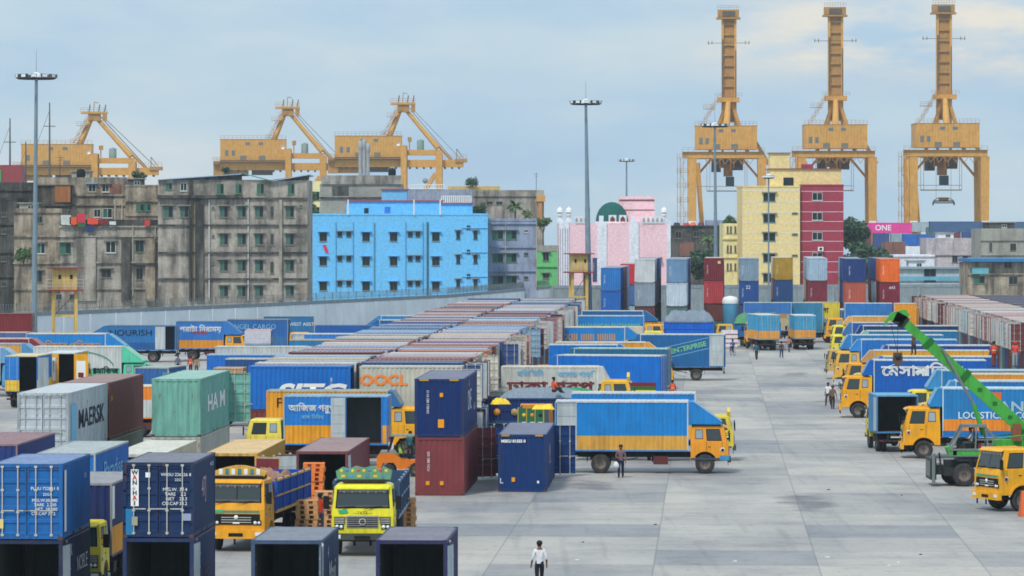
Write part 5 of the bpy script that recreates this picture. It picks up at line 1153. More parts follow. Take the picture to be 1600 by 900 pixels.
t, s_, wz = building('sky blue block of flats with a red trimmed penthouse', 481, 762, 336, 600, M_BLUE, 16, rows=(370, 408, 447), cols=(505, 572, 615, 681), w_=1.15, h=1.35, kind='bhB', name='apartment_block',
  wins=tuple((cx, ry, .7, .75, 'bh') for ry in (366, 404, 443) for cx in (531, 545, 641, 653))+tuple((cx, ry, .6, 1.3, 'bh') for ry in (367, 405, 443) for cx in (716, 743))+tuple((732, ry, .55, .6, 'b') for ry in (355, 393, 431)), parapet=.25, floors=(349,) [:0])
for (a_, b_, c_, d_, m_) in ((540, 690, 314, 337, M_BLUE), (690, 738, 318, 337, M_BLUE)):
    roof_box(t, s_, wz, a_, b_, c_, d_, m_, 'penthouse', 2.5, 6, P(190,75,95,.3))
roof_box(t, s_, wz, 595, 635, 296, 313, M_BLUE, 'stair_house', 4, 5, P(190,75,95,.3))
roof_box(t, s_, wz, 568, 575, 325, 335, M_DK, 'penthouse_window', 2.45, .06); roof_box(t, s_, wz, 600, 609, 323, 337, P(60,130,215), 'penthouse_door', 2.45, .06)
pipes(t, wz, (668,), 347, 462, P(70,110,110,.3), .14); pipes(t, wz, (585,), 348, 455, P(90,160,190,.3)); pipes(t, wz, (525, 552, 634, 661), 347, 456, P(90,165,215,.2), .05)
for xp in (544, 647, 688): pipes(t, wz, (xp,), 312, 336, WHITE, .12)
for ry in (356, 394, 432): a, z = wz(722, ry); c, _ = wz(762, ry); b = MB(); b.box(a, c, -.15, 0, z-.06, z+.06, M_BLUE); b.build('ledge', t)
x, z = wz(508, 383)
b = MB()
for i in range(6): b.box(x-.35+.08*i, x-.35+.08*i+.5, -.12-.01*(i % 2), -.08, z-.2*i-.2, z-.2*i+.02, P(225,60,90,.1))
o = b.build('towel', None, (t.location.x, t.location.y, 0)); tag(o, 'red towel hanging below a window of the sky blue flats', 'towel')
t, s_, wz = building('grey blue flats right of the sky blue block', 762, 838, 345, 615, M_GBL, 14, rows=(367, 403, 438), cols=(778, 799), w_=1.7, h=1.35, kind='ghG', wins=((822,361,.7,.5,'w'), (822,397,.7,.5,'n'), (822,434,.7,.5,'n')), floors=(349, 386, 423), parapet=.4)
pipes(t, wz, (838, 765, 790), 345, 450, P(185,180,160,.5))
t, s_, wz = building('old concrete block with a parapet behind the grey blue flats', 735, 850, 297, 720, M_OLD, 14, floors=(306,), wins=((765,317,1.2,.6,'n'), (780,317,1.2,.6,'n'), (799,325,.8,1.2,'n')), group='flats behind the sky blue block')
roof_box(t, s_, wz, 838, 852, 306, 315, P(215,165,90,.3), 'balcony', -1, 1); roof_box(t, s_, wz, 841, 847, 314, 345, P(200,140,80,.3), 'column', -.8, .6)
t, s_, wz = building('grey house with white balustrades above the penthouse', 636, 738, 296, 700, M_GBL, 12, group='flats behind the sky blue block')
b = MB(); a, z = wz(640, 289); c, _ = wz(694, 289)
for i in range(14): xx = a+(c-a)*i/13; b.box(xx-.05, xx+.05, -.1, 0, z-.6, z, WHITE)
b.box(a, c, -.15, .05, z, z+.12, WHITE); b.box(a, c, -.15, .05, z-.72, z-.6, WHITE)
a, z = wz(690, 307); c, _ = wz(736, 307)
for i in range(16): xx = a+(c-a)*i/15; b.box(xx-.09, xx+.09, -1.1, -.9, z-1.3, z, WHITE)
b.box(a, c, -1.15, -.85, z, z+.14, WHITE); b.box(a, c, -1.15, .0, z-1.5, z-1.3, WHITE); b.build('balustrade', t)
building('low yellow parapet building behind the rooftop plants', 700, 781, 291, 790, P(215,185,110,.4), 8, group='flats behind the sky blue block')
t, s_, wz = building('small green house left of the mosque', 838, 871, 392, 640, M_GRN, 10, wins=((853,401,1.0,1.4,'nh'), (853,431,1.0,.8,'nh')), floors=(416,), parapet=.9, pmat=M_GRY)
# mosque
t, s_, wz = building('pink mosque with white pilasters and a green dome', 873, 1047, 349, 640, M_PINK, 22, name='mosque', cat='mosque')
for (a_, b_) in ((873, 889), (933, 948), (983, 998), (1042, 1048)):
    a, z1 = wz(a_, 346); c, z0 = wz(b_, 475); b = MB(); b.box(a, c, -.25, -.01, z0, z1, M_WHT)
    if a_ == 873:
        for k_ in range(4): b.box(a+.18+.42*k_, a+.3+.42*k_, -.27, -.251, z0+1, z1-1.2, P(165,150,170,.2))
    b.build('pilaster', t)
b = MB(); dc, z0 = wz(958, 346); _, z1 = wz(958, 315); r_ = 25.5/s_
pf = [(r_*math.cos(R(a)), (z1-z0)*math.sin(R(a))) for a in range(0, 90, 9)]+[(.02, z1-z0)]
b.lathe(pf, stained('dome_green', C(34,92,86), C(30,76,72), .2, .4), 36, (dc, 8, z0)); b.lathe([(r_*1.03,-1.5),(r_*1.03,0),(r_*.98,0)], M_PINK, 36, (dc, 8, z0)); b.build('dome', t)
def arch_panel(t, wz, x0_, x1_, y0_, y1_, fillm):
    a, z1 = wz(x0_, y0_); c, z0 = wz(x1_, y1_); w_ = c-a; b = MB()
    b.box(a, c, -.3, -.05, z0, z1, M_WHT); mid = (a+c)/2; h_ = z1-z0
    b.prism([(mid-w_*.3, z0), (mid-w_*.3, z0+h_*.45), (mid-w_*.15, z0+h_*.65), (mid, z0+h_*.85), (mid+w_*.15, z0+h_*.65), (mid+w_*.3, z0+h_*.45), (mid+w_*.3, z0)], -.32, -.305, fillm); b.build('parapet_arch', t)
dkr = P(120,70,60,.3)
for xx in (951, 967): arch_panel(t, wz, xx, xx+12, 336, 346, dkr)
for xx in (1003, 1010, 1017, 1024, 1031, 898, 905, 912): arch_panel(t, wz, xx, xx+6, 338, 347, P(180,160,150,.2))
for xx in (936, 986): roof_box(t, s_, wz, xx, xx+7, 337, 347, M_WHT, 'parapet_post', -.2, .6)
for xc in (875, 889, 1038):
    a, z0 = wz(xc, 347); b = MB()
    b.box(a-.75, a+.75, -.2, 1.3, z0, z0+.7, M_WHT); b.lathe([(.5,.7),(.5,1.5),(.62,1.55),(.62,1.7),(.5,1.75),(.5,2.2),(.85,2.3),(.85,2.45),(.7,2.6),(.75,2.9),(.5,3.3),(.1,3.5),(.02,3.9)], WHITE, 16, (a, .5, z0)); o_ = b.build('minaret_cap', t, (a*.3, .15, z0*.3)); o_.scale = (.7, .7, .7)
roof_box(t, s_, wz, 970, 1026, 306, 347, M_PINK, 'tower', 9, 6); roof_box(t, s_, wz, 970, 1026, 311, 313, dkr, 'tower_band', 8.9, .1); roof_box(t, s_, wz, 970, 1026, 327, 328, dkr, 'tower_band', 8.9, .1)
roof_box(t, s_, wz, 1008, 1034, 402, 406, dkr, 'door_canopy', -.8, .8); roof_box(t, s_, wz, 926, 942, 403, 440, P(60,80,120,.2), 'barred_window', -.1, .09)
b = MB(); a, z0 = wz(896, 347)
for i in range(30):
    pass
t, s_, wz = building('grey and brick house with red things on its roof, right of the mosque', 1048, 1132, 352, 690, M_OLD3, 12, floors=(353,), wins=((1060,367,1.1,1.3,'n'), (1088,366,1.1,1.0,'n')), group='houses right of the mosque')
roof_box(t, s_, wz, 1062, 1085, 379, 400, M_BRK, 'brick_patch', -.05, .04); roof_box(t, s_, wz, 1104, 1132, 344, 356, M_GBL, 'upper_room', .5, 5)
t, s_, wz = building('narrow cream house with slit windows', 1130, 1154, 349, 655, M_CRM, 12, rows=(359, 389, 417), cols=(1137, 1142, 1149), w_=.32, h=1.2, kind='n', floors=(373, 402), group='houses right of the mosque')
# yellow and red block
t, s_, wz = building('tall yellow half of the paired apartment blocks', 1160, 1250, 292, 640, M_YEL, 16, rows=(308, 341, 370, 403, 434), cols=(1202,), w_=2.0, h=1.35, kind='gh', floors=(), parapet=.2, wins=tuple((1242, ry, .9, .25, 'n') for ry in (333, 366, 399)))
for yy in (298, 316, 332, 349, 364, 380, 396, 412, 427): a, z = wz(1160, yy); c, _ = wz(1250, yy); b = MB(); b.box(a, c, -.03, -.001, z-.04, z+.04, M_WHT); b.build('moulding', t)
roof_box(t, s_, wz, 1205, 1317, 264, 292, M_YEL, 'top_storey', 3, 8, P(150,85,75,.3)); roof_box(t, s_, wz, 1205, 1236, 239, 264, M_YEL, 'tank_tower', 3, 4, P(165,120,90,.3)); roof_box(t, s_, wz, 1226, 1242, 277, 290, M_DK, 'dark_opening', 2.95, .04); roof_box(t, s_, wz, 1255, 1273, 256, 264, M_RED, 'water_tank', 2.95, 1.5)
t, s_, wz = building('tall red half of the paired apartment blocks', 1251, 1318, 290, 641, M_RED, 16, rows=(307, 338, 369), cols=(1277,), w_=1.7, h=1.3, kind='w', parapet=.2, wins=((1277,401,1.7,1.3,'w'),))
for yy in (299, 315, 331, 346, 361, 377, 393, 409, 425): a, z = wz(1251, yy); c, _ = wz(1318, yy); b = MB(); b.box(a, c, -.03, -.001, z-.035, z+.035, M_WHT); b.build('moulding', t)
a, z = wz(1282, 389); b = MB(); b.box(a-.45, a+.45, -.6, -.1, z-.35, z+.35, WHITE); b.lathe([(0,-.61),(.25,-.61),(.25,-.602),(0,-.602)], BLACK, 12, (a, 0, z), 'y'); b.build('air_conditioner', t)
# buildings at the right
t, s_, wz = building('low pale blue and white building with a railed balcony', 1400, 1517, 420, 640, stained('pale_building', C(185,200,205), C(140,155,165), .3, .4), 12, cat='building', name='low_building', wins=((1453,430,2.0,2.2,'n'),), floors=(443,))
roof_box(t, s_, wz, 1402, 1515, 432, 438, P(110,180,210,.2), 'balcony_rail', -.6, .1); roof_box(t, s_, wz, 1397, 1520, 417, 420, P(150,170,180,.2), 'roof_slab', -.6, 13)
t, s_, wz = building('stained house with a blue sheet roof at the right edge', 1512, 1640, 410, 620, M_OLD2, 12, name='house', wins=((1575,413,1.3,1.2,'n'), (1583,438,1.4,1.3,'n'), (1530,437,1.8,1.2,'gG')), floors=(428,))
roof_box(t, s_, wz, 1510, 1640, 404, 409, P(45,125,185,.2), 'sheet_roof', -1.4, 13); roof_box(t, s_, wz, 1518, 1544, 418, 428, P(110,185,200,.2), 'balcony_panel', -.6, .1)
t, s_, wz = building('pinkish white tumbledown house behind the pale building', 1448, 1540, 372, 720, stained('pinkish_render', C(200,190,195), C(120,120,125), .5, .4), 12, name='house', floors=(398,), wins=((1492,405,1.0,1.2,'n'), (1508,405,1.0,1.2,'n')))
t, s_, wz = building('weathered concrete house at the upper right edge', 1532, 1660, 357, 700, M_GRY, 14, name='house', floors=(375, 398), wins=((1583,386,1.1,1.3,'n'), (1548,386,.5,1.6,'n')))
building('white walled shed among the low houses', 1397, 1460, 398, 705, M_WHT, 10, name='shed', floors=(400,)); building('small brick house below the pink container', 1384, 1415, 378, 730, M_BRK, 8, name='house')
building('white shed below the pink container', 1408, 1450, 385, 760, M_WHT, 8, name='shed')
building('grey shed behind the dark red container stack', 1100, 1135, 430, 566.5, M_GRY, 4, name='shed') if False else None
# containers stacked far off by the river
def far_cont(label, x0_, yt_, s_, col, L=12.19, txt=None, z0=None, H=2.59, n=1):
    x, y = PX(x0_, s_); zt = CH-(yt_-HZ)/s_
    o = link('shipping_container', container_mesh(L, H, False), None, (x+L/2, y, zt-H), 0, C(*col)); tag(o, label, 'container', 'river side containers')
    if txt: lettering(o, txt, (.6 if False else -.9, -W/2-.02, H/2), -90, 1.9, WHITE, bold=.03)
    return o
far_cont('vivid magenta container lettered ONE above the trees', 1346, 348, 6.4, (225,65,155), txt='ONE')
far_cont('slate blue container with a weathered top right of the magenta one', 1452, 346, 6.6, (70,100,140)); far_cont('slate blue container continuing right of the first slate blue one', 1533, 346.5, 6.6, (80,105,135)); far_cont('pale container between the magenta and slate blue ones', 1424, 347, 6.0, (170,185,195), L=6.06)
far_cont('bright blue container low down below the pale one', 1410, 366, 6.7, (40,105,190), L=6.06); far_cont('second bright blue container low down right of the first', 1433, 368, 6.8, (50,110,185), L=6.06)
sb = MB()
for i in range(9):
    xx, yy = PX(1352+i*28, 6.2)
    stuff_box(sb, Vector((xx, yy+6)), 0, cols[i % 5], H=(14.5 if i not in (3,) else 12)-.0, L=4.1)
tag(sb.build('riverside_containers'), 'mass of stacked containers by the river below the magenta one', 'containers', kind='stuff')
# ---------------------------------------------------------------- trees and plants
LM = {}
def leafmat(k, r, g, b_):
    if k in LM: return LM[k]
    m, nt, b = new_mat('leaves_'+k); gi = N(nt, 'ShaderNodeNewGeometry'); c = ramp(nt, gi.outputs['Random Per Island'], [(0, C(r*.6,g*.6,b_*.6)), (.5, C(r,g,b_)), (1, C(r*1.35,g*1.3,b_*1.1))]); nt.links.new(c, b.inputs['Base Color']); b.inputs['Roughness'].default_value = .6; LM[k] = m; return m
def tree(label, xc, s_, z0, z1, r_, seed=1, kind='green', n=900, name='broadleaf_tree', base=0.0, cat='tree', leaf=.35, group=None, yoff=0):
    rr_ = random.Random(seed); x, y = PX(xc, s_); y += yoff; t = thing(name, label, cat, (x, y, base), 0, group); m = {'green': leafmat('green', 70,100,58), 'dark': leafmat('dark', 48,78,52), 'light': leafmat('light', 105,125,70)}[kind]
    h0, h1 = z0-base, z1-base; bk = worn('bark', C(95,80,65), .9, 0, .3); b = MB(); b.tube((0,0,0), (.1,0,h0+(h1-h0)*.4), .06*r_+.04, bk, 8, .03*r_+.02)
    lobes = [((rr_.uniform(-.6,.6)*r_, rr_.uniform(-.6,.6)*r_, h0+(h1-h0)*rr_.uniform(.2,.8)), r_*rr_.uniform(.3,.52)) for _ in range(9)]
    for c, q in lobes[:6]: b.tube((.05,0,h0*.8), c, .025*r_+.02, bk, 5, .01)
    b.build('trunk', t); b = MB()
    for i in range(n):
        c, q = lobes[i % 9]; u = Vector((rr_.gauss(0,1), rr_.gauss(0,1), rr_.gauss(0,.8))).normalized()*q*(rr_.random()**.35)*rr_.uniform(.85,1.2)
        p = Vector(c)+u; a = Vector((rr_.gauss(0,1), rr_.gauss(0,1), rr_.gauss(0,1))).normalized()*leaf*rr_.uniform(.6,1.3); d = a.orthogonal().normalized()*leaf*rr_.uniform(.4,.8); q2 = a.cross(d).normalized()*leaf*.3
        b.add([p-a, p-d+q2, p+a, p+d+q2], [(0,1,2),(0,2,3)], m)
    b.build('crown', t); return t
def palm(label, xc, s_, z0, z1, r_, seed, base=0.0, group=None):
    rr_ = random.Random(seed); x, y = PX(xc, s_); t = thing('palm_tree', label, 'palm', (x, y, base), 0, group); h = z1-base-r_*.5; b = MB(); b.tube((0,0,0), (0,0,h), .14, worn('bark', C(95,80,65)), 8, .1); b.build('trunk', t); b = MB(); m = leafmat('palm', 78,105,62)
    for i in range(22):
        a = rr_.uniform(0, 6.28); el = rr_.uniform(-.3, 1.2); p0 = Vector((0,0,h)); L = r_*rr_.uniform(.8,1.1); prev = p0; dr = Vector((math.cos(a)*math.cos(el), math.sin(a)*math.cos(el), math.sin(el)))
        for k_ in range(8):
            nx = prev+dr*L/8; sd_ = dr.cross(Vector((0,0,1))).normalized(); wd = .38*r_*.5*math.sin(math.pi*(k_+1)/9)+.08
            for sg in (-1, 1): b.add([prev, nx, nx+sd_*sg*wd+dr*.15-Vector((0,0,wd*.35)), prev+sd_*sg*wd*.7-Vector((0,0,wd*.3))], [(0,1,2,3)], m)
            prev = nx; dr = (dr+Vector((0,0,-.16))).normalized()
    b.build('crown', t)
tree('broad dark tree beside the red apartment block', 1336, 8.6, 9, 15.9, 3.6, 3, 'dark', 2600, leaf=.42); tree('round tree below the magenta container', 1366, 8.7, 4.5, 11.5, 3.2, 4, 'dark', 2200, leaf=.42); tree('low bushy tree at the foot of the red block', 1340, 8.9, 2, 9.5, 3.4, 5, 'dark', 1800, leaf=.42)
tree('dense tree between the mosque and the cream house', 1097, 9.5, 3, 12.2, 2.2, 6, 'dark', 1500, leaf=.4); palm('palm rising over the trees right of the mosque', 1107, 9.4, 5, 13.4, 2.0, 9)
tree('tree top above the cream house', 1144, 9.0, 12, 17.0, 1.9, 12, 'green', 900)
tree('shrub growing out of the stained wall at the left', 25, 11.4, 8.9, 11.2, 1.3, 13, 'green', 420, 'shrub', base=8.3, cat='shrub', leaf=.25, yoff=8); tree('shrub on the ledge left of the big stained block', 281, 11.4, 8.0, 9.8, .9, 14, 'light', 260, 'shrub', base=7.6, cat='shrub', leaf=.22, yoff=8)
RP_ = 'rooftop plants'
ROOFB = CH+25/10.0
tree('bushy rooftop plant beside the white balustrade', 745, 9.9, ROOFB, CH+46/9.9, 1.6, 15, 'dark', 500, 'rooftop_plant', base=ROOFB, cat='plant', leaf=.25, group=RP_); palm('rooftop palm right of the sky blue penthouse', 805, 9.7, 15, CH+50/9.7, 1.7, 16, base=CH+19/9.7-.3, group=RP_)
tree('light green rooftop plant right of the rooftop palm', 824, 9.7, 15, CH+38/9.7, .9, 17, 'light', 260, 'rooftop_plant', base=CH+19/9.7-.3, cat='plant', leaf=.2, group=RP_); tree('small tree over the sky blue stair house', 604, 9.2, CH+72/9.2, CH+84/9.2, .9, 18, 'green', 260, 'rooftop_plant', base=CH+65/9.2, cat='plant', leaf=.22, group=RP_)
tree('dark rooftop plants at the far top of the old block', 738, 7.6, CH+73/7.6, CH+86/7.6, 1.6, 19, 'dark', 380, 'rooftop_plant', base=CH+71/7.6, cat='plant', leaf=.25, group=RP_); tree('tree top between the left cranes and the flats', 216, 10, CH+72/10, CH+98/10, 1.2, 20, 'dark', 420, base=6, leaf=.28); tree('rooftop bush left of the grey block', 490, 9, CH+22/9, CH+70/9, 1.1, 21, 'green', 480, 'rooftop_plant', base=8, cat='plant', leaf=.25, group=RP_)
tree('bush behind the flats above the sheet roof', 352, 9, CH+93/9, CH+102/9, .8, 22, 'dark', 200, base=8, leaf=.22); tree('green bush on the small green house', 848, 9.3, CH+8/9.3, CH+24/9.3, 1.6, 23, 'green', 420, base=9, leaf=.25)
# things on the laundry terrace and roofs
def clutter(name, label, cat, pts, Y, cols_, seed, sz=(.4, .9)):
    r_ = random.Random(seed); s_ = F/Y
    for i, (px, py, w_, h_, c_) in enumerate(pts):
        x = (px-800)/s_; z = CH-(py-HZ)/s_; b = MB(); m = P(*c_, .15); n = 5
        for k_ in range(n): q = k_/n; b.box(-w_/2+w_*q, -w_/2+w_*(q+1/n)*1.0, -.03-.05*(k_ % 2), .02, -h_*(.85+.15*r_.random()), 0, m)
        b.box(-w_/2-.1, w_/2+.1, -.02, .0, -.02, .02, CHAS)
        o = b.build(name, None, (x, Y, z)); tag(o, label % ('', ) if '%s' in label else label[i] if isinstance(label, (list, tuple)) else label, cat, 'washing on the roof terrace')
clutter('laundry', ['white sheet drying on the roof terrace', 'orange cloth drying next to the white sheet', 'crimson cloth drying above the orange one', 'orange red cloth lying over the terrace parapet', 'dark red cloth on the terrace line', 'navy sheet hanging over the terrace parapet', 'green cloth on the terrace parapet', 'grey sheet hanging at the right of the terrace', 'red cloth by the balcony window', 'small white cloth near the terrace windows'], 'laundry',
  [(103,336,1.4,1.5,(205,210,205)), (115,339,1.1,1.2,(225,95,50)), (127,334,1.2,1.3,(210,60,80)), (145,341,1.5,.9,(235,85,60)), (162,344,1.2,.6,(140,40,50)), (140,352,1.2,1.0,(45,60,110)), (128,348,1.1,.6,(60,110,80)), (255,351,1.4,1.0,(85,95,125)), (230,344,.7,.9,(215,70,75)), (176,346,.9,.5,(220,225,230))], 535.4, None, 3)
# ---------------------------------------------------------------- quay cranes
CY = P(220,166,82, .35, .25, .5); CYD = P(188,142,78,.45,.3); CD = worn('crane_dark', C(95,90,85), .7, 0, .4)
def crane_house(t, x0, x1, y0, y1, z0, z1, side=-1):
    b = MB(); b.box(x0, x1, y0, y1, z0, z1, CY); L = x1-x0
    for i in range(int(L/.8)): b.box(x0+.8*i+.3, x0+.8*i+.36, y0-.03, y0, z0+.1, z1-.1, CYD)
    b.box(x0-.1, x1+.1, y0-.1, y1+.1, z1, z1+.12, CYD); b.build('machinery_house', t)
    for (u, v, w_, h_) in ((.1, .35, .9, 1.7), (.2, .35, .9, 1.5), (.42, .8, 1.3, .8), (.62, .8, 1.3, .8), (.35, .12, 1.8, 1.2), (.64, .12, 1.8, 1.2)):
        b = MB(); X = x0+L*u; Z = z0+(z1-z0)*v; b.box(X-w_/2, X+w_/2, y0-.07, y0-.031, Z-h_/2, Z+h_/2, flat('crane_window', 110, 120, 120)); b.build('vent_window', t)
def rail_line(b, a, c, n=8, h=1.1, m=None):
    a = Vector(a); c = Vector(c); m = m or CYD
    for i in range(n+1): p = a.lerp(c, i/n); b.tube(p, p+Vector((0,0,h)), .05, m, 4, cap=False)
    for k_ in (.5, 1): b.tube(a+Vector((0,0,h*k_)), c+Vector((0,0,h*k_)), .045, m, 4, cap=False)
def stairs(t, x, y, z0, z1, w_=2.2, n=6, name='stair_tower'):
    b = MB(); n = 8; st = (z1-z0)/n
    for i in range(n):
        za = z0+i*st; d = 1 if i % 2 else -1
        b.tube((x-d*w_/2, y-.35, za), (x+d*w_/2, y-.35, za+st), .06, CYD, 4); b.tube((x-d*w_/2, y+.35, za), (x+d*w_/2, y+.35, za+st), .06, CYD, 4); b.tube((x-d*w_/2, y-.35, za+1), (x+d*w_/2, y-.35, za+st+1), .04, CYD, 4); b.box(x-w_/2-.8, x+w_/2+.5, y-.5, y+.5, za+st-.05, za+st+.05, CYD)
        rail_line(b, (x-w_/2-.8, y-.5, za+st), (x+w_/2+.5, y-.5, za+st), 4)
    for xx in (x-w_/2-.7, x-w_/2, x+w_/2+.4): b.tube((xx,y-.4,z0), (xx,y-.4,z1), .07, CYD, 5)
    for xx in (x-.6, x+.1): b.tube((xx,y+.5,z0), (xx,y+.5,z1), .05, CYD, 4)
    b.build(name, t)
def spreader(t, x, y, z, ztop, L=6.1):
    b = MB(); b.box(x-L/2, x+L/2, y-.2, y+.2, z+.35, z+.7, CD); b.box(x-L/4, x+L/4, y-.7, y+.7, z+.7, z+1.5, CYD)
    for sg in (-1, 1): b.bar((x+sg*L/2,y,z+.55), (x+sg*(L/2+.25),y,z-.6), .35, .3, CD); b.bar((x+sg*L/4,y,z+1.4), (x+sg*L/2,y,z+.7), .2, .2, CYD)
    b.box(x-L/2-.3, x+L/2+.3, y-1.2, y+1.2, z-.1, z+.2, CD)
    b.build('spreader', t)
    b = MB()
    for sg in (-1, 1): b.tube((x+sg*L*.38,y,z+.7), (x+sg*L*.38,y,ztop), .05, CD, 4)
    b.build('hoist_cable', t)
# raised-boom cranes seen along the boom: built with u across the picture
def crane_up(label, xl, s_, yaw=0.0, sp=True, spz=21.0):
    x, y = PX(xl+62, s_); t = thing('quay_crane', label, 'crane', (x, y, 0), R(yaw), 'quay cranes with raised booms')
    hw = 9.3; bz = 33.0
    for sx in (-1, 1):
        for sy in (0, 14):
            b = MB(); X = sx*hw; b.hexa([(X-.85,sy-.8,0),(X+.85,sy-.8,0),(X+.85,sy+.8,0),(X-.85,sy+.8,0)], [(X-1.15,sy-.8,bz),(X+1.15,sy-.8,bz),(X+1.15,sy+.8,bz),(X-1.15,sy+.8,bz)], CY)
            if sy == 0: b.box(X-1.0, X+1.0, -.85, -.81, 14, 16.2, WHITE)
            b.build('leg', t)
        b = MB(); b.bar((sx*hw, .8, 13), (sx*hw, 13.2, 13), 1.2, 1.4, CY); b.bar((sx*(hw), .8, 14), (sx*hw, 13.2, bz-1), .9, .9, CY); b.build('side_frame', t)
    b = MB(); b.box(-hw-2.6, hw+.6, -.9, .9, bz, bz+1.7, CY); b.box(-hw-.6, hw+.6, 13.1, 14.9, bz, bz+1.7, CY)
    for sx in (-3.4, 3.4): b.box(sx-.6, sx+.6, .9, 34, bz+.2, bz+1.6, CY)
    rail_line(b, (-hw-2.6,-1.3,bz+1.7), (hw+.6,-1.3,bz+1.7), 14); b.box(-hw-2.8, hw+.8, -1.5, -.9, bz+1.6, bz+1.7, CYD); b.build('portal_beam', t)
    crane_house(t, -8.6, 8.0, .6, 12.5, bz+2.4, bz+8.6)
    b = MB(); rail_line(b, (-8.6,.7,bz+8.7), (8,.7,bz+8.7), 16); b.build('roof_railing', t)
    b = MB()      # A frame
    ap = Vector((.6, 14, bz+15.6))
    for q in ((-4.6, 14, bz+1.8), (5.6, 14, bz+1.8)): b.tube(q, ap+Vector((-.6 if q[0] < 0 else .6, 0, 0)), .55, CY, 10)
    b.tube((-.2, 4, bz+8), ap+Vector((-.2, -1, 0)), 1.0, CY, 10, .7)
    b.bar((5.6, 14, bz+8.2), (11.4, 14, bz-1.5), 1.0, 1.0, CY)
    b.box(-2.6, 3.4, 12, 16, bz+15.4, bz+16.6, CY); rail_line(b, (-3.2,11.8,bz+16.6), (4,11.8,bz+16.6), 8); b.build('apex_frame', t)
    b = MB()      # raised boom, twin girders with ladder between
    z0, z1 = bz+2, 71.5
    for sx in (-1.45, 2.0): b.box(sx, sx+.62, 16.4, 18.2, z0, z1, CY)
    b.box(-.83, 2.0, 17.0, 17.3, z0+8, z1, CYD)
    for i in range(9): b.box(-.82, 1.99, 16.5, 16.9, z0+12+2.8*i, z0+12.5+2.8*i, CYD)
    b.box(-1.3, -1.0, 16.0, 16.38, z0+14, z1-6, CD); b.box(2.3, 2.5, 16.0, 16.38, z0+14, z1-9, CD)
    b.build('boom', t)
    b = MB(); b.box(-2.5, 3.3, 15.6, 19.0, z1, z1+2.0, CYD); b.box(-1.2, 2.2, 15.4, 15.58, z1+.3, z1+1.6, CD); rail_line(b, (-2.5,15.5,z1+2), (3.3,15.5,z1+2), 8); b.box(-2.9, 3.7, 15.3, 19.2, z1-.5, z1-.1, CYD)
    b.build('boom_tip', t)
    b = MB(); b.tube((-5.2,16.5,z1-7), (6.2,16.5,z1-7), .09, CD, 4)
    for xx in (-5, -4, 5, 6): b.tube((xx,16.5,z1-7.4), (xx,16.5,z1-6.4), .12, CD, 4)
    b.build('lamp_bar', t)
    b = MB()
    for i in range(5):
        za = bz+9+i*1.5; b.bar((-7+i*.9, 11, za), (-5.2+i*.9, 11, za+1.5), .6, .12, CYD); rail_line(b, (-7+i*.9,10.7,za), (-5.2+i*.9,10.7,za+1.5), 2)
    b.box(-6.4, -3.2, 10.5, 12, bz+13.4, bz+13.55, CYD); rail_line(b, (-6.4,10.5,bz+13.55), (-3.2,10.5,bz+13.55), 4); b.build('apex_stairs', t)
    stairs(t, -hw-2.4, -.5, 2, bz, 1.6, 6)
    b = MB()      # trolley, cable drums and operator's cab
    b.box(-4.2, 4.6, 20, 24, bz-1.2, bz+.1, CD); b.box(-2.6, 2.8, 19.5, 23, bz-2.2, bz-1.2, CYD); b.box(-4.2, -1.6, 19, 21.5, bz-3.4, bz-1.2, CD); b.box(1.6, 4.4, 19, 21.5, bz-2.9, bz-1.2, CD)
    b.box(-.9, 1.6, 19, 20.5, bz-4.6, bz-2.2, CYD)
    for xx in (-5.4, -4.6, 4.9, 5.5): b.tube((xx,19,bz), (xx,19,bz-8.5), .07, CYD, 4)
    for zz in (bz-8.5, bz-7.3): b.tube((-8.3 if zz > bz-8 else -5.4,19,zz), (5.5,19,zz), .09, CYD, 4)
    b.box(-5.4, 5.5, 18.9, 20, bz-8.7, bz-8.5, CYD); b.build('trolley', t)
    b = MB(); b.box(-.3, 2.0, 18.5, 21, bz-7.2, bz-4.7, flat('cab_blue_grey', 70, 95, 110)); b.build('operator_cab', t)
    b = MB()
    for i in range(9): xx = -4+.95*i; b.box(xx, xx+.5, 18.6, 18.95, bz-1.0-(.7*((i*7) % 4)), bz+.9, (CYD, CD, CY)[i % 3])
    for i in range(6): xx = -6+2.2*i; b.tube((xx, -1, bz), (xx+1.1, -1, bz-1.6), .1, CYD, 4); b.tube((xx+1.1, -1, bz-1.6), (xx+2.2, -1, bz), .1, CYD, 4)
    b.build('festoon', t)
    b = MB(); b.bar((hw-.2, 1.5, bz-1), (hw+2.2, 10, 4), .9, .9, CY); b.bar((-hw+1.4, 13.4, bz-1), (-hw+3.6, 14, 0), 1.3, 1.3, CY); b.build('inner_leg', t)
    b = MB(); b.bar((-hw, 14, bz-6), (-hw+5, 14, bz), .6, .6, CY); b.bar((hw, 14, bz-6), (hw-5, 14, bz), .6, .6, CY); b.build('knee_brace', t)
    if sp: spreader(t, .8, 20, spz, bz-2.5, 5.2)
    return t
crane_up('right crane with a raised boom, its spreader hanging clear between the legs', 1421, 6.0, 0)
crane_up('middle crane with a raised boom, right behind the yellow block', 1246, 5.93, -1.5, sp=False)
crane_up('left one of the three cranes with raised booms, half hidden by the lamp mast', 1074, 5.86, -3, sp=False)
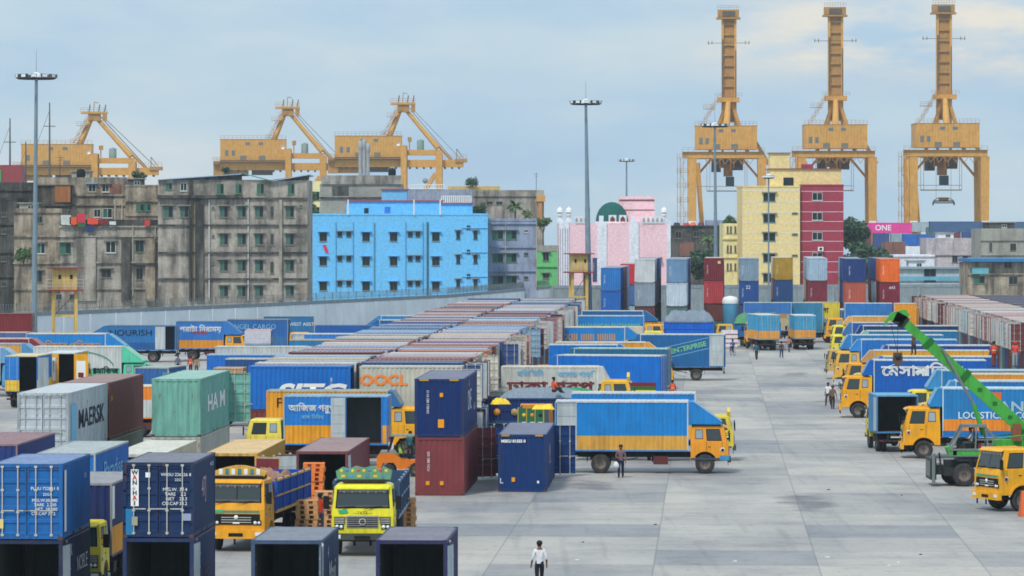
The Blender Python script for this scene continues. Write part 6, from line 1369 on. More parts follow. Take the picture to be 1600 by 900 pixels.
# lowered-boom cranes seen from the side
def crane_side(label, xh, s_, yaw=0.0, dz=0.0):
    x, y = PX(xh, s_); t = thing('quay_crane', label, 'crane', (x, y, 0), R(yaw), 'quay cranes with lowered booms'); bz = 32.0+dz
    crane_house(t, 0, 18.9, 0, 8, bz+2.6, bz+8.6)
    b = MB(); rail_line(b, (0,.1,bz+8.7), (18.9,.1,bz+8.7), 16); b.build('roof_railing', t)
    for sy in (1.2, 6.2):
        b = MB(); b.box(0, 36.5, sy-.5, sy+.5, bz-.2, bz+1.85, CY)
        for i in range(18): b.box(1+2*i, 1.5+2*i, sy-.3, sy+.3, bz-.7, bz-.21, CD)
        b.box(18.9, 30, sy-.4, sy+.4, bz+3.2, bz+4.7, CY); b.build('girder', t)
    b = MB(); b.box(0, 19, -.3, 8.3, bz+1.9, bz+2.59, CD); b.box(9, 15, 1.8, 5.6, bz-1.6, bz+1.7, CD); b.box(1, 8, 1.8, 5.6, bz-1.9, bz+1.2, CYD); rail_line(b, (-1.8,-.8,bz+2.2), (18.9,-.8,bz+2.2), 16); b.box(-2, 18.9, -.9, -.31, bz+2.05, bz+2.2, CYD); b.build('platform', t)
    for sx, w_ in ((19.6, .85), (29.6, .95)):
        for sy in (-.6, 8): b = MB(); b.box(sx-w_, sx+w_, sy-.7, sy+.7, 0, bz+(6 if sx < 20 else 4), CY); b.build('leg', t)
    b = MB()
    for sy in (-.6, 8): b.bar((28.6, sy, bz-2), (19.8, sy, bz-16), 1.1, 1.1, CY)
    b.tube((23, -.6, bz-11), (23, 8, bz-11), .5, CY, 8); b.build('diagonal_brace', t)
    ap = Vector((19.3, 4, bz+16)); b = MB()
    for sy in (1, 7): b.tube((15.4, sy, bz+8.6), ap+Vector((-.9,sy/4-1,0)), .75, CY, 10, .65); b.tube((29.2, sy, bz+5.2), ap+Vector((.9,sy/4-1,0)), .7, CY, 10, .55)
    b.box(17.8, 21, 2, 6, bz+15.5, bz+17.6, CYD); b.build('apex_frame', t)
    b = MB(); b.box(15.8, 22.8, 1.5, 6.5, bz+17.6, bz+18.2, CY); rail_line(b, (15.8,1.5,bz+18.2), (22.8,1.5,bz+18.2), 8)
    for xx in (18, 20.6, 22.2): b.tube((xx,2,bz+18.2), (xx+.3,2,bz+20.2), .16, CD, 5)
    b.tube((19.2,3,bz+18.2), (19.4,3,bz+21), .12, CYD, 5); b.tube((19.4,3,bz+21), (20.6,3,bz+20.7), .12, CYD, 5); b.box(21.6, 22.8, 1.6, 2.4, bz+15.4, bz+17.6, CYD); b.build('apex_platform', t)
    b = MB()
    for sy in (2, 6): b.tube(ap+Vector((1.5,sy-4,1)), (33.5,sy,bz+1.9), .1, CD, 4); b.tube(ap+Vector((2.6,sy-4,.5)), (36,sy,bz+1.9), .07, CD, 4)
    b.tube((26,3.5,bz+9.6), (33.2,3.5,bz+1.7), .35, CY, 8); b.build('forestay', t)
    b = MB()
    for i in range(4): za = bz+9+i*2; xa = 13.8+i*1.0; b.bar((xa,1,za), (xa+1.7,1,za+2), .6, .12, CYD); rail_line(b, (xa,.7,za), (xa+1.7,.7,za+2), 2)
    for zz, xx in ((bz+14, 14.8), (bz+9, 13.2)): b.box(xx, xx+3.4, .5, 2, zz, zz+.12, CYD); rail_line(b, (xx,.5,zz+.12), (xx+3.4,.5,zz+.12), 3)
    b.build('apex_stairs', t)
    b = MB(); b.lathe([(1.0,0),(1.0,2.6),(.9,2.8),(.02,3.1)], P(140,165,160,.2), 12, (24.3, 3, bz+4.71)); b.build('tank', t)
    b = MB(); b.box(20.7, 21.8, 1, 2.2, bz+7, bz+8.3, CYD); b.tube((21.2,1.6,bz+4.6), (21.2,1.6,bz+7), .15, CYD, 5); b.build('platform_post', t)
    b = MB(); b.box(34.2, 37.6, .2, 7.2, bz+1.2, bz+2.2, CYD); rail_line(b, (30.5,.6,bz+1.86), (37.5,.6,bz+2.2), 8, 1.3); b.tube((34.6,2,bz+2.1), (34.6,2,bz+5), .12, CD, 4); b.tube((34.6,2,bz+5), (36.4,2,bz+2.5), .12, CD, 4); b.build('boom_tip', t)
    b = MB(); b.lathe([(.55,0),(.6,.04),(.0,.05)], WHITE, 14, (18.0,-.08,bz+6.3), 'y'); b.build('white_mark', t)
    b = MB(); b.box(-2, 0, 0, 4, bz+1.2, bz+2.4, CYD); b.box(-2, 1, 1, 3, bz-2, bz+1.2, CYD); rail_line(b, (-2.2,-.2,bz+2.4), (0,-.2,bz+2.4), 2); b.build('rear_platform', t)
    return t
crane_side('third crane with a lowered boom, nearest the middle of the skyline', 523, 5.5)
crane_side('second crane with a lowered boom, its stays overlapping the next crane', 344, 5.42, 2, -.6)
crane_side('first crane with a lowered boom, behind the left lamp mast', 33, 5.4, 3, -1.9).scale = (1.08, 1, 1)
# ship mast and superstructure at the left edge, chimney pipes behind the flats
x, y = PX(14, 6.2)
t = thing('ship', 'moored ship showing only its masts and red deck gear at the left edge', 'ship', (x, y, 0)); b = MB(); b.box(-9, 6, 0, 14, 0, 20, P(90,95,105,.4)); b.build('hull', t)
b = MB(); b.box(-6, 3.2, 0, 6, 20, 30.2, P(150,55,60,.3)); b.box(-6, -2, -.5, 0, 25, 29, P(70,190,90,.2)); b.build('deck_house', t)
for xx, zz in ((0, 42), (4, 36), (10, 46)): b = MB(); b.tube((xx,2,20), (xx,2,zz), .35, CD, 8, .15); b.bar((xx-1.5,2,zz-6), (xx+1.5,2,zz-6), .2, .2, CD); b.tube((xx,2,zz-2), (xx-3,2,zz-10), .06, CD, 4); b.build('mast', t)
for k_, (xx, y0_) in enumerate(((563, 222), (569, 219), (575, 226))):
    x, y = PX(xx, 6.3); z = CH-(y0_-HZ)/6.3
    b = MB(); b.tube((0,0,0), (0,0,z), .45, P(165,170,175,.3), 10); b.lathe([(.45,z-2),(.6,z-1.8),(.6,z),(.3,z+.3)], P(165,170,175,.3), 10)
    tag(b.build('chimney_pipe', None, (x, y, 0)), ('leftmost', 'middle', 'rightmost')[k_]+' of the three pale pipes before the third lowered crane', 'chimney', 'pale pipes before the crane')

BF = 'fittings on the stained flats'
def facade_bits(Y, spots, kind):
    s_ = F/Y
    for i, (px, py, lb) in enumerate(spots):
        x = (px-800)/s_; z = CH-(py-HZ)/s_; b = MB()
        if kind == 'tank':
            b.lathe([(0,0),(.62,0),(.66,.9),(.5,1.15),(.2,1.25),(0,1.3)], BLACK, 14); o = b.build('water_tank', None, (x, Y+2, z)); tag(o, lb, 'tank', BF)
        elif kind == 'dish':
            b.lathe([(0,0),(.3,.05),(.5,.18),(.48,.2),(.28,.08),(0,.03)], P(150,155,158,.3), 14, (0,0,0), 'y'); b.tube((0,.05,0), (0,.35,-.7), .04, CHAS, 5); o = b.build('satellite_dish', None, (x, Y+1.2, z+.7)); tag(o, lb, 'dish', BF)
        else:
            b.tube((0,0,0), (0,0,3.2), .05, CHAS, 5); b.tube((-.6,0,2.9), (.6,0,2.9), .03, CHAS, 4); b.tube((-.4,0,2.5), (.4,0,2.5), .03, CHAS, 4); o = b.build('aerial', None, (x, Y+1.5, z)); tag(o, lb, 'aerial', BF)
facade_bits(640, [(612, 274, 'black water tank on the grey block behind the sky blue flats')], 'tank')
facade_bits(700, [(664, 288, 'satellite dish on the grey house with white balustrades')], 'dish')
facade_bits(560, [(92, 277, 'aerial on the roof of the upper stained block')], 'aerial')
facade_bits(720, [(838, 296, 'aerial at the corner of the old block above the grey blue flats')], 'aerial')
facade_bits(560, [(124, 277, 'black water tank on the upper stained block')], 'tank')

for (xa, xb, ya, yb, Y_, m_, lb) in ((30, 58, 318, 331, 546, M_OLD, 'small roof room left of the lamp mast flats'), (200, 222, 280, 292, 556, M_OLD3, 'dark roof room left of the big stained block'), (112, 140, 268, 278, 565, M_GRY, 'low roof room under the first lowered crane'), (1540, 1585, 348, 358, 706, M_OLD3, 'dark roof room on the weathered house, right edge'), (1465, 1490, 364, 373, 724, M_WHT, 'white roof room on the pinkish tumbledown house'), (1420, 1445, 408, 421, 648, M_WHT, 'white roof room on the low pale blue building')):
    s_ = F/Y_; X0, X1 = (xa-800)/s_, (xb-800)/s_; z1, z0 = CH-(ya-HZ)/s_, CH-(yb-HZ)/s_
    t = thing('rooftop_hut', lb, 'building', ((X0+X1)/2, Y_, z0)); h_ = (X1-X0)/2; b = MB(); b.box(-h_, h_, 0, 4, 0, z1-z0, m_); b.build('wall', t); b = MB(); b.box(-h_-.25, h_+.25, -.3, 4.2, z1-z0+.005, z1-z0+.14, M_GRY); b.build('roof', t)
    fm, pm = win_mesh(.9, min(1.0, (z1-z0)*.55), 'w'); o = link('window', fm, t, (h_*.3, -.004, (z1-z0)*.5)); link('pane', pm, o)
# ---------------------------------------------------------------- people
SKIN = flat('skin', 120, 82, 62, .6); HAIR = flat('hair_black', 24, 20, 20, .6)
def person(label, xc, s_, pose='stand', turn=0.0, shirt=(220,225,230), trousers=(40,45,60), vest=None, z=0.0, helmet=None, shoes=(40,35,32), bag=None, yoff=0.0, loc=None, group=None, pattern=None):
    """turn 0 = back to the camera, 180 = facing it"""
    sw = {'stand': .08, 'walk': .26}.get(pose, .06)
    V = {}; e = []
    def j(n, p, r, par=None):
        V[n] = (Vector(p), r); 
        if par: e.append((par, n))
    hip = .93; lean = 0
    if pose == 'sit': hip = .16
    if pose == 'seat': hip = .5
    j('pel', (0,0,hip), .125)
    j('sp', (0,.01,hip+.2), .118, 'pel'); j('ch', (0,.02,hip+.4), .128, 'sp'); j('nk', (0,.0,hip+.55), .055, 'ch'); j('hd0', (0,.02,hip+.63), .075, 'nk'); j('hd1', (0,.03,hip+.72), .098, 'hd0'); j('hd2', (0,.02,hip+.79), .07, 'hd1'); j('nose', (0,.125,hip+.695), .016, 'hd1')
    for sg, sd in ((-1, 'l'), (1, 'r')):
        ph = sg
        j('ear'+sd, (sg*.092,.02,hip+.70), .02, 'hd1')
        j('sh'+sd, (sg*.17,.01,hip+.47), .075, 'ch')
        if pose in ('stand', 'walk'):
            el = (sg*.25, -.02-ph*sw*.35, hip+.2); hn = (sg*.27, .09-ph*sw*.8, hip-.03)
            if pose == 'stand' and sg == 1 and bag: el = (sg*.26, .02, hip+.2); hn = (sg*.12, .28, hip+.12)
            kn = (sg*.10, .03+ph*sw*.7, .49); an = (sg*.10, ph*sw*1.25-(.05 if pose == 'walk' else 0), .08+(.05 if ph*sw < -.15 else 0)); hp = (sg*.095, 0, hip-.06)
        elif pose == 'reach':
            el = (sg*.24, .22, hip+.38); hn = (sg*.2, .46, hip+.42); kn = (sg*.11, .03, .49); an = (sg*.11, -.02, .08); hp = (sg*.095, 0, hip-.06)
        elif pose == 'sit':
            el = (sg*.25, .1, hip+.22); hn = (sg*.2, .34, hip+.2); hp = (sg*.1, .02, hip-.02); kn = (sg*.15, .36, hip+.2); an = (sg*.13, .55, .06)
        else:
            el = (sg*.24, .12, hip+.24); hn = (sg*.17, .38, hip+.25); hp = (sg*.1, .02, hip-.02); kn = (sg*.13, .44, hip-.0); an = (sg*.12, .5, .08)
        el = Vector(el); hn = Vector(hn)
        j('el'+sd, el, .054, 'sh'+sd); j('wr'+sd, hn, .03, 'el'+sd)
        d = (hn-el).normalized(); side = Vector((sg,0,0))
        j('pm'+sd, hn+d*.08, .032, 'wr'+sd)
        fw = d.cross(side).normalized()
        for q in range(4): j('f%d%s' % (q, sd), hn+d*(.165+.01*(q in (1,2)))+fw*(.028*(q-1.5)), .009, 'pm'+sd)
        j('th'+sd, hn+d*.09+fw*.06, .011, 'pm'+sd)
        j('hp'+sd, hp, .108, 'pel'); j('kn'+sd, kn, .078, 'hp'+sd); j('an'+sd, an, .06, 'kn'+sd); a = Vector(an)
        fd = Vector((0,1,0)); j('to'+sd, (a.x, a.y+.17, max(.035, a.z-.05)), .035, 'an'+sd); 
    names = list(V); idx = {n: i for i, n in enumerate(names)}
    me = bpy.data.meshes.new('person'); me.from_pydata([V[n][0] for n in names], [(idx[a], idx[b_]) for a, b_ in e], [])
    o = bpy.data.objects.new('tmp', me); COL.objects.link(o); m = o.modifiers.new('s', 'SKIN'); m.use_smooth_shade = True
    for i, n in enumerate(names): me.skin_vertices[0].data[i].radius = (V[n][1], V[n][1]*(.8 if n in ('ch', 'sp', 'pel') else 1)); me.skin_vertices[0].data[i].use_root = n == 'pel'
    o.modifiers.new('d', 'SUBSURF').levels = 1
    dg = bpy.context.evaluated_depsgraph_get(); nm = bpy.data.meshes.new_from_object(o.evaluated_get(dg)); bpy.data.objects.remove(o); nm.name = 'person'
    sm = P(*shirt, .15); tm = P(*trousers, .15); km = P(*shoes, .1)
    for m_ in (SKIN, sm, tm, km, HAIR): nm.materials.append(m_) if m_ else None
    bone = [(V[a][0], V[b_][0], a, b_) for a, b_ in e]
    def kind(p):
        best = None
        for a, b_, na, nb in bone:
            ab = b_-a; t = max(0, min(1, (p-a).dot(ab)/max(1e-9, ab.length_squared))); dd = (p-(a+ab*t)).length-.5*(V[na][1]*(1-t)+V[nb][1]*t)
            if best is None or dd < best[0]: best = (dd, nb, t)
        nb, t = best[1], best[2]
        if nb[:2] in ('hd', 'no', 'ea') or nb == 'nk' and t > .75: return 4 if (p.z > hip+.755 or (p.y < .0 and p.z > hip+.66)) and nb[:2] == 'hd' else 0
        if nb[:2] in ('pm', 'th') or nb[0] == 'f' or nb[:2] == 'wr' and t > .25: return 0
        if nb[:2] in ('hp', 'kn', 'an'): return 2 if not (nb[:2] == 'an' and t > .93) else 3
        if nb[:2] == 'to': return 3
        if nb == 'sp' and t < .1: return 2
        return 1
    for pl in nm.polygons: pl.material_index = kind(pl.center); pl.use_smooth = True
    if loc is None: x, y = PX(xc, s_); loc = (x, y+yoff, z)
    ob = link('person', nm, None, loc, R(turn)); tag(ob, label, 'person', group)
    b = MB(); hc = (0, .01, hip+.74)
    b.lathe([(.112,-.03),(.115,.0),(.10,.06),(.06,.095),(.01,.105)], HAIR if not helmet else P(*helmet, .1), 14, (0, .0, hip+.745)); b.build('hair' if not helmet else 'helmet', ob)
    if vest:
        b = MB(); vm = P(*vest, .1)
        prof = [(.0,.17,.155), (.2,.165,.15), (.4,.185,.15), (.5,.12,.10)]; vs = []; n = 14
        for dz, rx_, ry_ in prof:
            for i in range(n): a = 2*math.pi*i/n; vs.append((rx_*math.cos(a), .015+ry_*math.sin(a), hip+.02+dz))
        b.add(vs, [(k_*n+i, k_*n+(i+1) % n, (k_+1)*n+(i+1) % n, (k_+1)*n+i) for k_ in range(3) for i in range(n)], vm, True); b.build('vest', ob)
        b = MB(); vs2 = [((.168)*math.cos(2*math.pi*i/n), .015+.154*math.sin(2*math.pi*i/n), hip+.2+dz) for dz in (0, .05) for i in range(n)]
        b.add(vs2, [(i, (i+1) % n, (i+1) % n+n, i+n) for i in range(n)], flat('reflective', 215, 220, 200)); b.build('reflective_band', ob)
    return ob
person('man in a white shirt and black trousers standing alone at the bottom of the picture', 843, 42.6, 'stand', 10, (225,228,232), (30,32,40))
person('man in a patterned shirt and navy trousers in front of the blue and amber lorry', 970, 29.3, 'stand', 175, (120,95,105), (25,35,65), vest=None, bag=True)
person('worker in an orange vest beside the striped bright blue lorry', 1051, 20.35, 'stand', 20, (180,70,60), (40,45,60), vest=(245,95,50))
person('man in a teal shirt walking up the open yard', 1182, 15.2, 'walk', 5, (40,100,120), (30,35,45))
person('man in dark brown walking right of the teal shirted one', 1221, 15.0, 'walk', -10, (70,60,60), (45,60,85))
rider = person('rider in blue on a bicycle beside the ENTERPRISE lorry', 1145, 14.7, 'seat', 15, (70,95,150), (50,60,90), z=.42)
x, y = PX(1145, 14.7)
t = thing('bicycle', 'bicycle ridden by the man in blue near the ENTERPRISE lorry', 'bicycle', (x, y, 0), R(105)); 
for xx in (-.53, .53): b = MB(); b.lathe([(.31,-.02),(.34,0),(.31,.02),(.31,-.02)], BLACK, 18, (xx, 0, .34), 'y'); b.build('wheel', t)
b = MB()
for a, c in (((-.53,0,.34),(-.1,0,.34)), ((-.1,0,.34),(-.22,0,.85)), ((-.1,0,.34),(.38,0,.78)), ((-.2,0,.78),(.38,0,.78)), ((.53,0,.34),(.36,0,.95)), ((-.53,0,.34),(-.2,0,.78))): b.tube(a, c, .02, CHAS, 6)
b.build('bicycle_frame', t); b = MB(); b.tube((.36,-.28,1.0), (.36,.28,1.0), .018, BLACK, 6); b.tube((.36,0,.9), (.36,0,1.0), .018, BLACK, 6); b.build('handlebar', t); b = MB(); b.hexa([(-.36,-.08,.86),(-.1,-.03,.86),(-.1,.03,.86),(-.36,.08,.86)], [(-.36,-.09,.92),(-.08,-.03,.9),(-.08,.03,.9),(-.36,.09,.92)], BLACK); b.build('saddle', t)
person('man in a white shirt holding something red in the open yard near the orange cabs', 1294, 20.7, 'walk', 160, (225,228,232), (50,40,40), vest=None, bag=True)
person('man in brown beside the white shirted one near the orange cabs', 1301, 21.1, 'stand', 190, (120,90,80), (60,50,45))
person('man in a grey shirt standing left of the two near the NOURISH lorry', 278, 16.9, 'stand', 185, (95,105,130), (35,38,50))
person('worker in an orange red vest in the middle of the three near the NOURISH lorry', 298, 17.0, 'stand', 15, (160,60,50), (40,45,60), vest=(245,80,40))
person('man in khaki on the right of the three near the NOURISH lorry', 307, 17.1, 'stand', 0, (150,130,90), (90,85,70))
person('worker in an orange shirt stacking pallets between the two front lorries', 500, 36.0, 'reach', 15, (228,70,35), (75,85,110))
person('dark figure standing on the roof of a blue lorry near the crane hook', 1428, 20.9, 'stand', 120, (95,75,65), (35,35,45), z=3.93)
person('orange vested worker standing on a lorry roof right of the crane boom', 1553, 23.1, 'stand', 10, (190,70,50), (130,60,50), vest=(235,80,40), z=3.97)
person('red helmeted worker standing on a lorry roof at the right edge', 1586, 23.1, 'stand', 170, (225,75,60), (150,160,165), z=3.97, helmet=(225,60,50))
person('worker in orange sitting on the grey tarpaulin near the yellow bundle', 865, 25.3, 'sit', -60, (235,100,60), (50,60,70), z=3.16)
person('small figure walking between the rear facing pair of lorries', 1233, 14.3, 'walk', 20, (190,130,120), (60,65,80))
person('small dark figure beside the far yellow cab and the blue open lorry', 1045, 13.9, 'stand', 90, (60,65,80), (40,42,55))
# ---------------------------------------------------------------- fork lift truck
def forklift():
    x, y = PX(590, 29.1); t = thing('forklift', 'orange forklift working behind the maroon and navy stack', 'forklift', (x, y, 0), R(ANG)); o_ = P(235,130,35,.2,.1); gm = P(150,155,150,.3)
    b = MB(); pr = [(0,.45), (0,1.05), (.12,1.22), (.95,1.25), (1.35,.95), (2.35,.85), (2.35,.45), (1.15,.4), (.95,.75), (.35,.75), (.2,.4)]; b.prism(pr, -.58, .58, o_); b.build('body', t)
    b = MB(); b.prism([(.15,1.24),(.2,1.38),(1.0,1.38),(1.2,1.1),(1.0,1.24)], -.5, .5, gm); b.build('hood', t)
    b = MB(); b.box(1.05, 1.5, -.28, .28, 1.02, 1.15, BLACK); b.box(.98, 1.08, -.28, .28, 1.15, 1.65, BLACK); b.build('seat', t)
    b = MB()
    for sg in (-1, 1): b.bar((.6, sg*.5, 1.35), (.85, sg*.48, 2.15), .08, .08, BLACK); b.bar((2.2, sg*.5, .9), (1.95, sg*.48, 2.15), .08, .08, BLACK)
    b.box(.75, 2.05, -.55, .55, 2.15, 2.22, gm)
    for i in range(5): b.box(.8+.25*i, .86+.25*i, -.5, .5, 2.221, 2.25, gm)
    b.build('overhead_guard', t)
    b = MB()
    for sg in (-1, 1): b.box(2.45, 2.6, sg*.38-.06, sg*.38+.06, .1, 2.7, CHAS); b.box(2.6, 2.7, sg*.28-.05, sg*.28+.05, .1, 2.5, CHAS)
    for z in (.3, 1.4, 2.6): b.box(2.46, 2.58, -.32, .32, z, z+.1, CHAS)
    b.build('mast', t)
    for sg in (-1, 1): b = MB(); b.hexa([(2.7,sg*.3-.06,.08),(3.8,sg*.3-.06,.08),(3.8,sg*.3+.06,.08),(2.7,sg*.3+.06,.08)], [(2.7,sg*.3-.06,.14),(3.8,sg*.3-.06,.1),(3.8,sg*.3+.06,.1),(2.7,sg*.3+.06,.14)], gm); b.build('fork', t)
    for sg in (-1, 1): wheel(t, .65, sg*.48, .34, .24); wheel(t, 2.1, sg*.52, .38, .28)
    b = MB(); b.tube((1.75,0,1.0), (1.65,0,1.45), .03, BLACK, 6); b.lathe([(.15,0),(.18,.02),(.15,.04),(.15,0)], BLACK, 14, (1.63,0,1.45)); b.build('steering_wheel', t)
    c, s_ = math.cos(R(ANG)), math.sin(R(ANG))
    person('forklift driver in a lime green vest', 0, 1, 'seat', -90+ANG, (60,70,75), (35,38,48), vest=(170,230,50), loc=(x+1.25*c, y+1.25*s_, .68))
    b = MB(); b.box(-.3, .3, -.3, .3, 0, .9, gm)
forklift()
person('man in a white shirt standing left of the forklift in the shade', 611, 28.2, 'stand', 120, (200,205,205), (40,42,50))
person('man in a teal shirt right behind the forklift', 641, 27.4, 'stand', 170, (50,110,120), (30,50,60))
# ---------------------------------------------------------------- mobile crane
def mobile_crane():
    S_ = 30.2; x, y = PX(1503, S_); t = thing('mobile_crane', 'green mobile crane with its telescopic boom raised over the lorries', 'crane', (x, y, 0), 0)
    G = P(72,168,66,.4,.15); GD = P(30,110,45,.3); K = P(44,50,50,.5,.2); GR = P(120,130,130,.3)
    q = lambda px, py: ((px-1503)/S_, CH-(py-HZ)/S_)
    b = MB()
    for sy in (-.55, .55): b.box(-.9, 6.8, sy-.12, sy+.12, .95, 1.3, K)
    b.box(-.3, 6.8, -1.1, 1.1, 1.3, 1.42, K); b.box(1.1, 2.2, -1.15, -.5, .6, 1.2, K); b.box(3, 4.4, -1.15, -.5, .6, 1.2, K); b.box(-1.0, -.2, -1.0, 1.0, .55, .95, K); b.build('carrier', t)
    b = MB(); b.box(-1.75, -1.45, -1.2, 1.2, .35, 1.45, K); b.box(-1.45, -1.0, -.9, .9, .6, 1.1, K)
    for sy in (-1.0, -.3, .4): b.box(-1.8, -1.76, sy, sy+.3, .5, 1.3, GR)
    b.tube((-1.6,-1.25,.2), (-1.6,-1.25,1.7), .09, GR, 8); b.tube((-1.2,-1.1,.9), (-1.3,-1.1,1.75), .05, K, 6); b.build('front_outrigger', t)
    for sy in (-1.0, 1.0): wheel(t, 0, sy, .6, .4); wheel(t, -.55 if False else 4.2, sy, .6, .4); wheel(t, 5.6, sy, .6, .4)
    wheel(t, -.45, .7, .55, .3)
    b = MB(); b.box(-.6, 5.6, -1.2, 1.2, 1.62, 1.85, G); b.lathe([(.8,1.42),(.8,1.62)], K, 20, (2.6,0,0)); b.prism([(-.8,1.62),(-.95,2.0),(-.75,2.1),(-.4,1.86),(-.4,1.62)], -1.2, -.3, G); b.box(1.7, 5.8, -.2, 1.15, 1.86, 2.35, G); b.box(3.6, 5.9, -1.1, 1.1, 1.86, 2.9, GD); b.build('turntable_deck', t)
    b = MB()      # operator's cab of thin posts and glass
    c0, c1, z0, z1 = -.75, 1.65, 1.86, 3.1
    P4 = {'fb': (-.75, z0), 'ft': (.0, z1), 'rb': (1.35, z0), 'rt': (1.1, z1)}
    for sy in (-1.2, -.25):
        b.bar((-.75,sy,z0), (-.1,sy,z1), .08, .12, GR); b.bar((.55,sy,z0), (.6,sy,z1), .07, .08, GR); b.bar((1.2,sy,z0), (1.1,sy,z1), .07, .08, GR); b.bar((-.1,sy,z1), (1.1,sy,z1), .07, .1, GR); b.bar((-.7,sy,z0+.05), (1.6,sy,z0+.05), .07, .1, GR); b.bar((1.1,sy,z1-.05), (1.65,sy,z0+.6), .06, .06, GR); b.bar((.55,sy,z0+.55), (1.6,sy,z0+.55), .05, .05, GR)
    for xx, zz in ((-.1, z1), (1.1, z1), (-.7, z0+.05)): b.box(xx-.04, xx+.04, -1.16, -.29, zz-.04, zz+.04, GR)
    b.box(-.12, 1.12, -1.23, -.22, z1+.051, z1+.1, GR); b.build('operator_cab', t)
    b = MB(); b.box(.15, .6, -.95, -.5, z0+.05, z0+.35, BLACK); b.box(.6, .7, -.95, -.5, z0+.05, z0+.9, BLACK); b.box(-.35, -.15, -.95, -.5, z0+.05, z0+.65, K); b.build('seat', t)
    b = MB(); b.quad((-.70,-1.12,z0+.15),(-.12,-1.12,z1-.05),(-.12,-.33,z1-.05),(-.70,-.33,z0+.15), glass()); b.build('windscreen', t)
    # boom
    ax, az = q(1600, 672); tx, tz = q(1412, 502); A = Vector((ax+1.6, .1, az-1.45)); T = Vector((tx, .1, tz)); d = (T-A).normalized(); L = (T-A).length
    for i, (f0, f1, w_, h_, m) in enumerate(((0, .60, .56, .64, G), (.58, .84, .48, .54, G), (.82, 1.0, .4, .44, G))):
        b = MB(); b.bar(A+d*L*f0, A+d*L*f1, w_, h_, m); b.bar(A+d*L*(f1-.015), A+d*L*(f1+.012), w_+.1, h_+.12, GD if i < 2 else K)
        if i == 0:
            for k_ in range(4): pp = A+d*L*(.2+.1*k_); b.box(pp.x-.12, pp.x+.12, pp.y-w_/2-.02, pp.y-w_/2-.002, pp.z-.1, pp.z+.1, GD)
        b.build('boom_section', t)
    b = MB(); nn = Vector((d.z, 0, -d.x))
    b.bar(T, T+d*.5-Vector((.1,0,.1)), .5, .6, K); b.prism([(T.x-.05,T.z-.05),(T.x-.75,T.z+.05),(T.x-1.0,T.z-.25),(T.x-.95,T.z+.02),(T.x-.6,T.z+.45),(T.x+.1,T.z+.62),(T.x+.3,T.z+.3)], -.15, .35, G)
    b.lathe([(0,-.12),(.2,-.12),(.21,.32),(0,.32)], K, 14, (T.x-.12, 0, T.z-.12), 'y'); b.build('boom_head', t)
    b = MB(); h0 = q(1531, 662); h1 = q(1497, 590); pb = A+d*L*.60; b.tube((h0[0]+.15,-.3,h0[1]-.55), (h0[0]-.35,-.28,h0[1]+1.0), .13, G, 10); b.tube((h0[0]-.35,-.28,h0[1]+1.0), (h1[0]-.85,-.22,h1[1]+1.5), .075, GR, 8); b.build('lift_cylinder', t)
    hx, hz = q(1403, 560); b = MB()
    for yy in (0, .2): b.tube((T.x-.3-.35*(yy > 0), yy, T.z-.1), (hx-.02+.1*yy, yy, hz+.3), .018, K, 4)
    b.build('hoist_rope', t)
    b = MB(); br = P(95,75,65,.4,.3); b.prism([(hx-.22,hz+.3),(hx+.22,hz+.3),(hx+.26,hz-.1),(hx+.08,hz-.42),(hx-.08,hz-.42),(hx-.26,hz-.1)], .0, .24, br); b.lathe([(0,-.04),(.16,-.04),(.16,.28),(0,.28)], K, 12, (hx, 0, hz+.08), 'y')
    for i in range(8): a0, a1 = R(90-i*32), R(90-(i+1)*32); b.tube((hx+.1*math.cos(a0), .12, hz-.58+.13*math.sin(a0)), (hx+.1*math.cos(a1), .12, hz-.58+.13*math.sin(a1)), .03, K, 6)
    b.build('hook_block', t)
    b = MB(); b.lathe([(.0,-.5),(.42,-.5),(.42,.5),(0,.5)], GD, 16, (4.3, 0, 3.15), 'y'); b.box(2.6, 3.0, -.5, .5, 2.3, 3.2, P(150,90,60,.4,.3)); b.build('winch', t)
    b = MB()
    for sg in (-1, 1): b.tube((1.9, sg*1.0, 2.5), (5.2, sg*1.0, 2.9), .03, G, 5); [b.tube((1.9+1.1*i, sg*1.0, 1.86), (1.9+1.1*i, sg*1.0, 2.5+.13*i), .03, G, 5) for i in range(4)]
    b.build('handrail', t)
    person('operator sitting in the open cab of the green crane', 0, 1, 'seat', 90, (175,185,190), (60,65,75), loc=(x+.38, y-.72, 1.74))
mobile_crane()
# ---------------------------------------------------------------- pallets and small freight
def pallet_mesh(m, key):
    b = MB(); h = .2
    for yy in (-.5, -.06, .38): b.box(-.48, .48, yy, yy+.12, .03, h-.03, m) if False else [b.box(xx, xx+.2, yy, yy+.12, .028, h-.028, m) for xx in (-.48, -.1, .28)]
    for i in range(6): b.box(-.48, .48, -.5+.176*i, -.5+.176*i+.12, h-.025, h, m)
    for yy in (-.5, -.06, .38): b.box(-.48, .48, yy, yy+.12, 0, .025, m)
    b.box(-.47, .47, -.06, -.05, .03, h-.03, m)
    return b.mesh('pallet')
pm1 = pallet_mesh(worn('pallet_wood', C(215,165,115), .8, 0, .3), 'a'); pm2 = pallet_mesh(worn('pallet_orange', C(232,130,65), .7, 0, .2), 'b')
def pstack(xc, s_, n, me, what, z0=0.0, seed=1):
    x, y = PX(xc, s_); r_ = random.Random(seed)
    for i in range(n):
        o = link('pallet', me, None, (x+r_.uniform(-.03,.03), y+.5+r_.uniform(-.03,.03), z0+i*.203), R(r_.uniform(-3,3)))
        tag(o, '%s pallet, %s from the bottom, %s' % (('tan', 'orange')[me is pm2], ordw(i+1), what), 'pallet', 'stacked pallets between the front lorries')
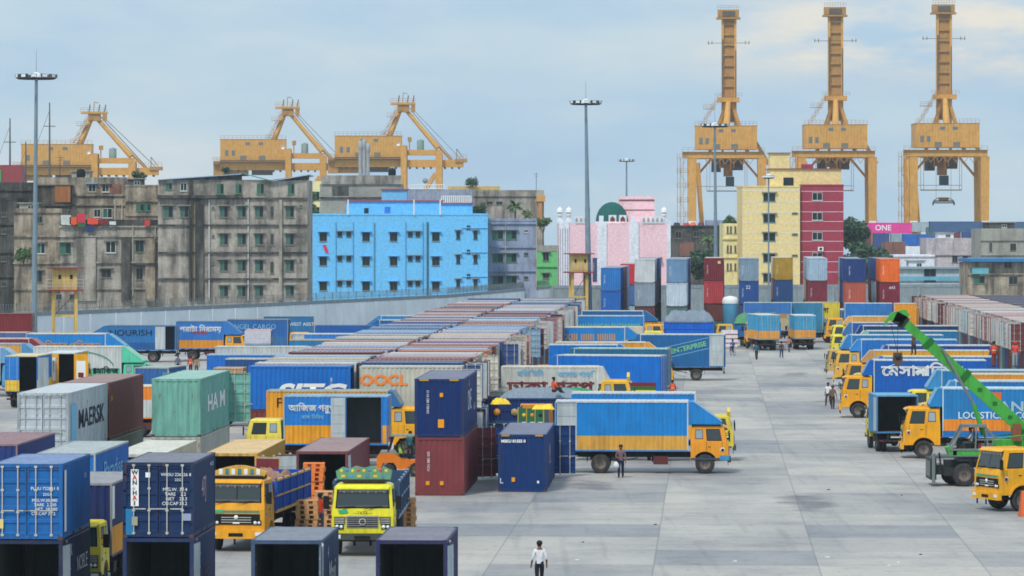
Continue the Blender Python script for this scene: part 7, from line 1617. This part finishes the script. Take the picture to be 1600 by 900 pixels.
pstack(489, 34.6, 13, pm2, 'in the tall stack behind the worker', 0, 2); pstack(479, 36.6, 8, pm1, 'in the stack left of the worker', 0, 3); pstack(508, 35.4, 8, pm1, 'in the stack right of the worker', 0, 4); pstack(632, 36.3, 8, pm1, 'in the stack right of the yellow lorry', 0, 5)
x, y = PX(1160, 13.6); t = thing('cable_drum', 'white cable drum with a green wrapping lying at the far end of the yard', 'drum', (x, y, .02))
b = MB(); b.lathe([(.8,-.45),(.8,.45)], P(235,240,235,.2), 20, (.2,0,.85), 'x'); b.lathe([(.82,-.05),(.84,0),(.82,.75)], P(90,200,120,.2), 20, (.2,0,.85), 'x'); b.build('wrapping', t)
for xx in (-.75, 1.1): b = MB(); b.lathe([(0,-.04),(.86,-.04),(.86,.04),(0,.04)], P(200,205,195,.3), 20, (xx,0,.85), 'x'); b.build('flange', t)
for i in range(4):
    x, y = PX(1140, 13.7); b = MB(); mm = P(225,222,228,.2)
    b.hexa([(-.95,-.6,.02),(.95,-.6,.02),(.95,.6,.02),(-.95,.6,.02)], [(-.9,-.55,.48),(.9,-.55,.48),(.9,.55,.48),(-.9,.55,.48)], mm); b.box(-.96, .96, -.62, .62, 0, .05, P(175,80,90,.2))
    tag(b.build('cargo_sack', None, (x, y+.6, i*.5)), ['lowest', 'second', 'third', 'topmost'][i]+' white sack of the pile left of the cable drum', 'sack', 'white sacks by the cable drum')
x, y = PX(1141, 12.6); t = thing('water_tank', 'pale blue cylinder tank with a white lid before the dark red stack', 'tank', (x, y, 0)); b = MB(); b.lathe([(0,0),(.95,0),(.95,4.4)], P(90,165,205,.2), 20); b.build('tank_body', t); b = MB(); b.lathe([(1.0,4.3),(1.02,4.7),(.8,5.1),(.1,5.25),(0,5.25)], WHITE, 20); b.build('lid', t)
x, y = PX(1597, 33.9); b = MB(); m = P(230,110,60,.3); b.hexa([(-.12,-.4,0),(.9,-.4,0),(.9,.4,0),(-.12,.4,0)], [(-.02,-.25,1.15),(.9,-.25,1.15),(.9,.25,1.15),(-.02,.25,1.15)], m); b.box(-.16, .9, -.44, .44, 0, .12, m); tag(b.build('road_barrier', None, (x, y, 0)), 'orange plastic barrier beside the cut off orange cab', 'barrier')
x, y = PX(975, 29.6)
b = MB(); b.lathe([(.02,0),(.14,.02),(.17,.16),(.1,.3),(.03,.36)], P(220,225,230,.1), 10); tag(b.build('plastic_bag', None, (x-.42, y, .62)), 'white plastic bag held by the man in the patterned shirt', 'bag')
# terrace clutter on far roofs
for (nm, lb, xc, yy, Y_, c_) in (('roof_bundle', 'red bundle on the brick house roof right of the mosque', 1073, 347, 689, (190,60,70)), ('roof_bundle', 'orange bundle on the brick house roof right of the mosque', 1083, 344, 689, (230,110,60)), ('roof_bundle', 'dark bundle on the brick house roof, farthest left', 1058, 347, 689, (50,50,60)), ('roof_bundle', 'dark red bundle on the brick house roof, farthest right', 1096, 347, 689, (110,50,60))):
    s_ = F/Y_; mound(nm, lb, 'bundle', ((xc-800)/s_, Y_+1.4, CH-(353-HZ)/s_), 0, 1.3, .9, .75, P(*c_, .2), xc, 7, 5, .4, 'bundles on the brick house roof')
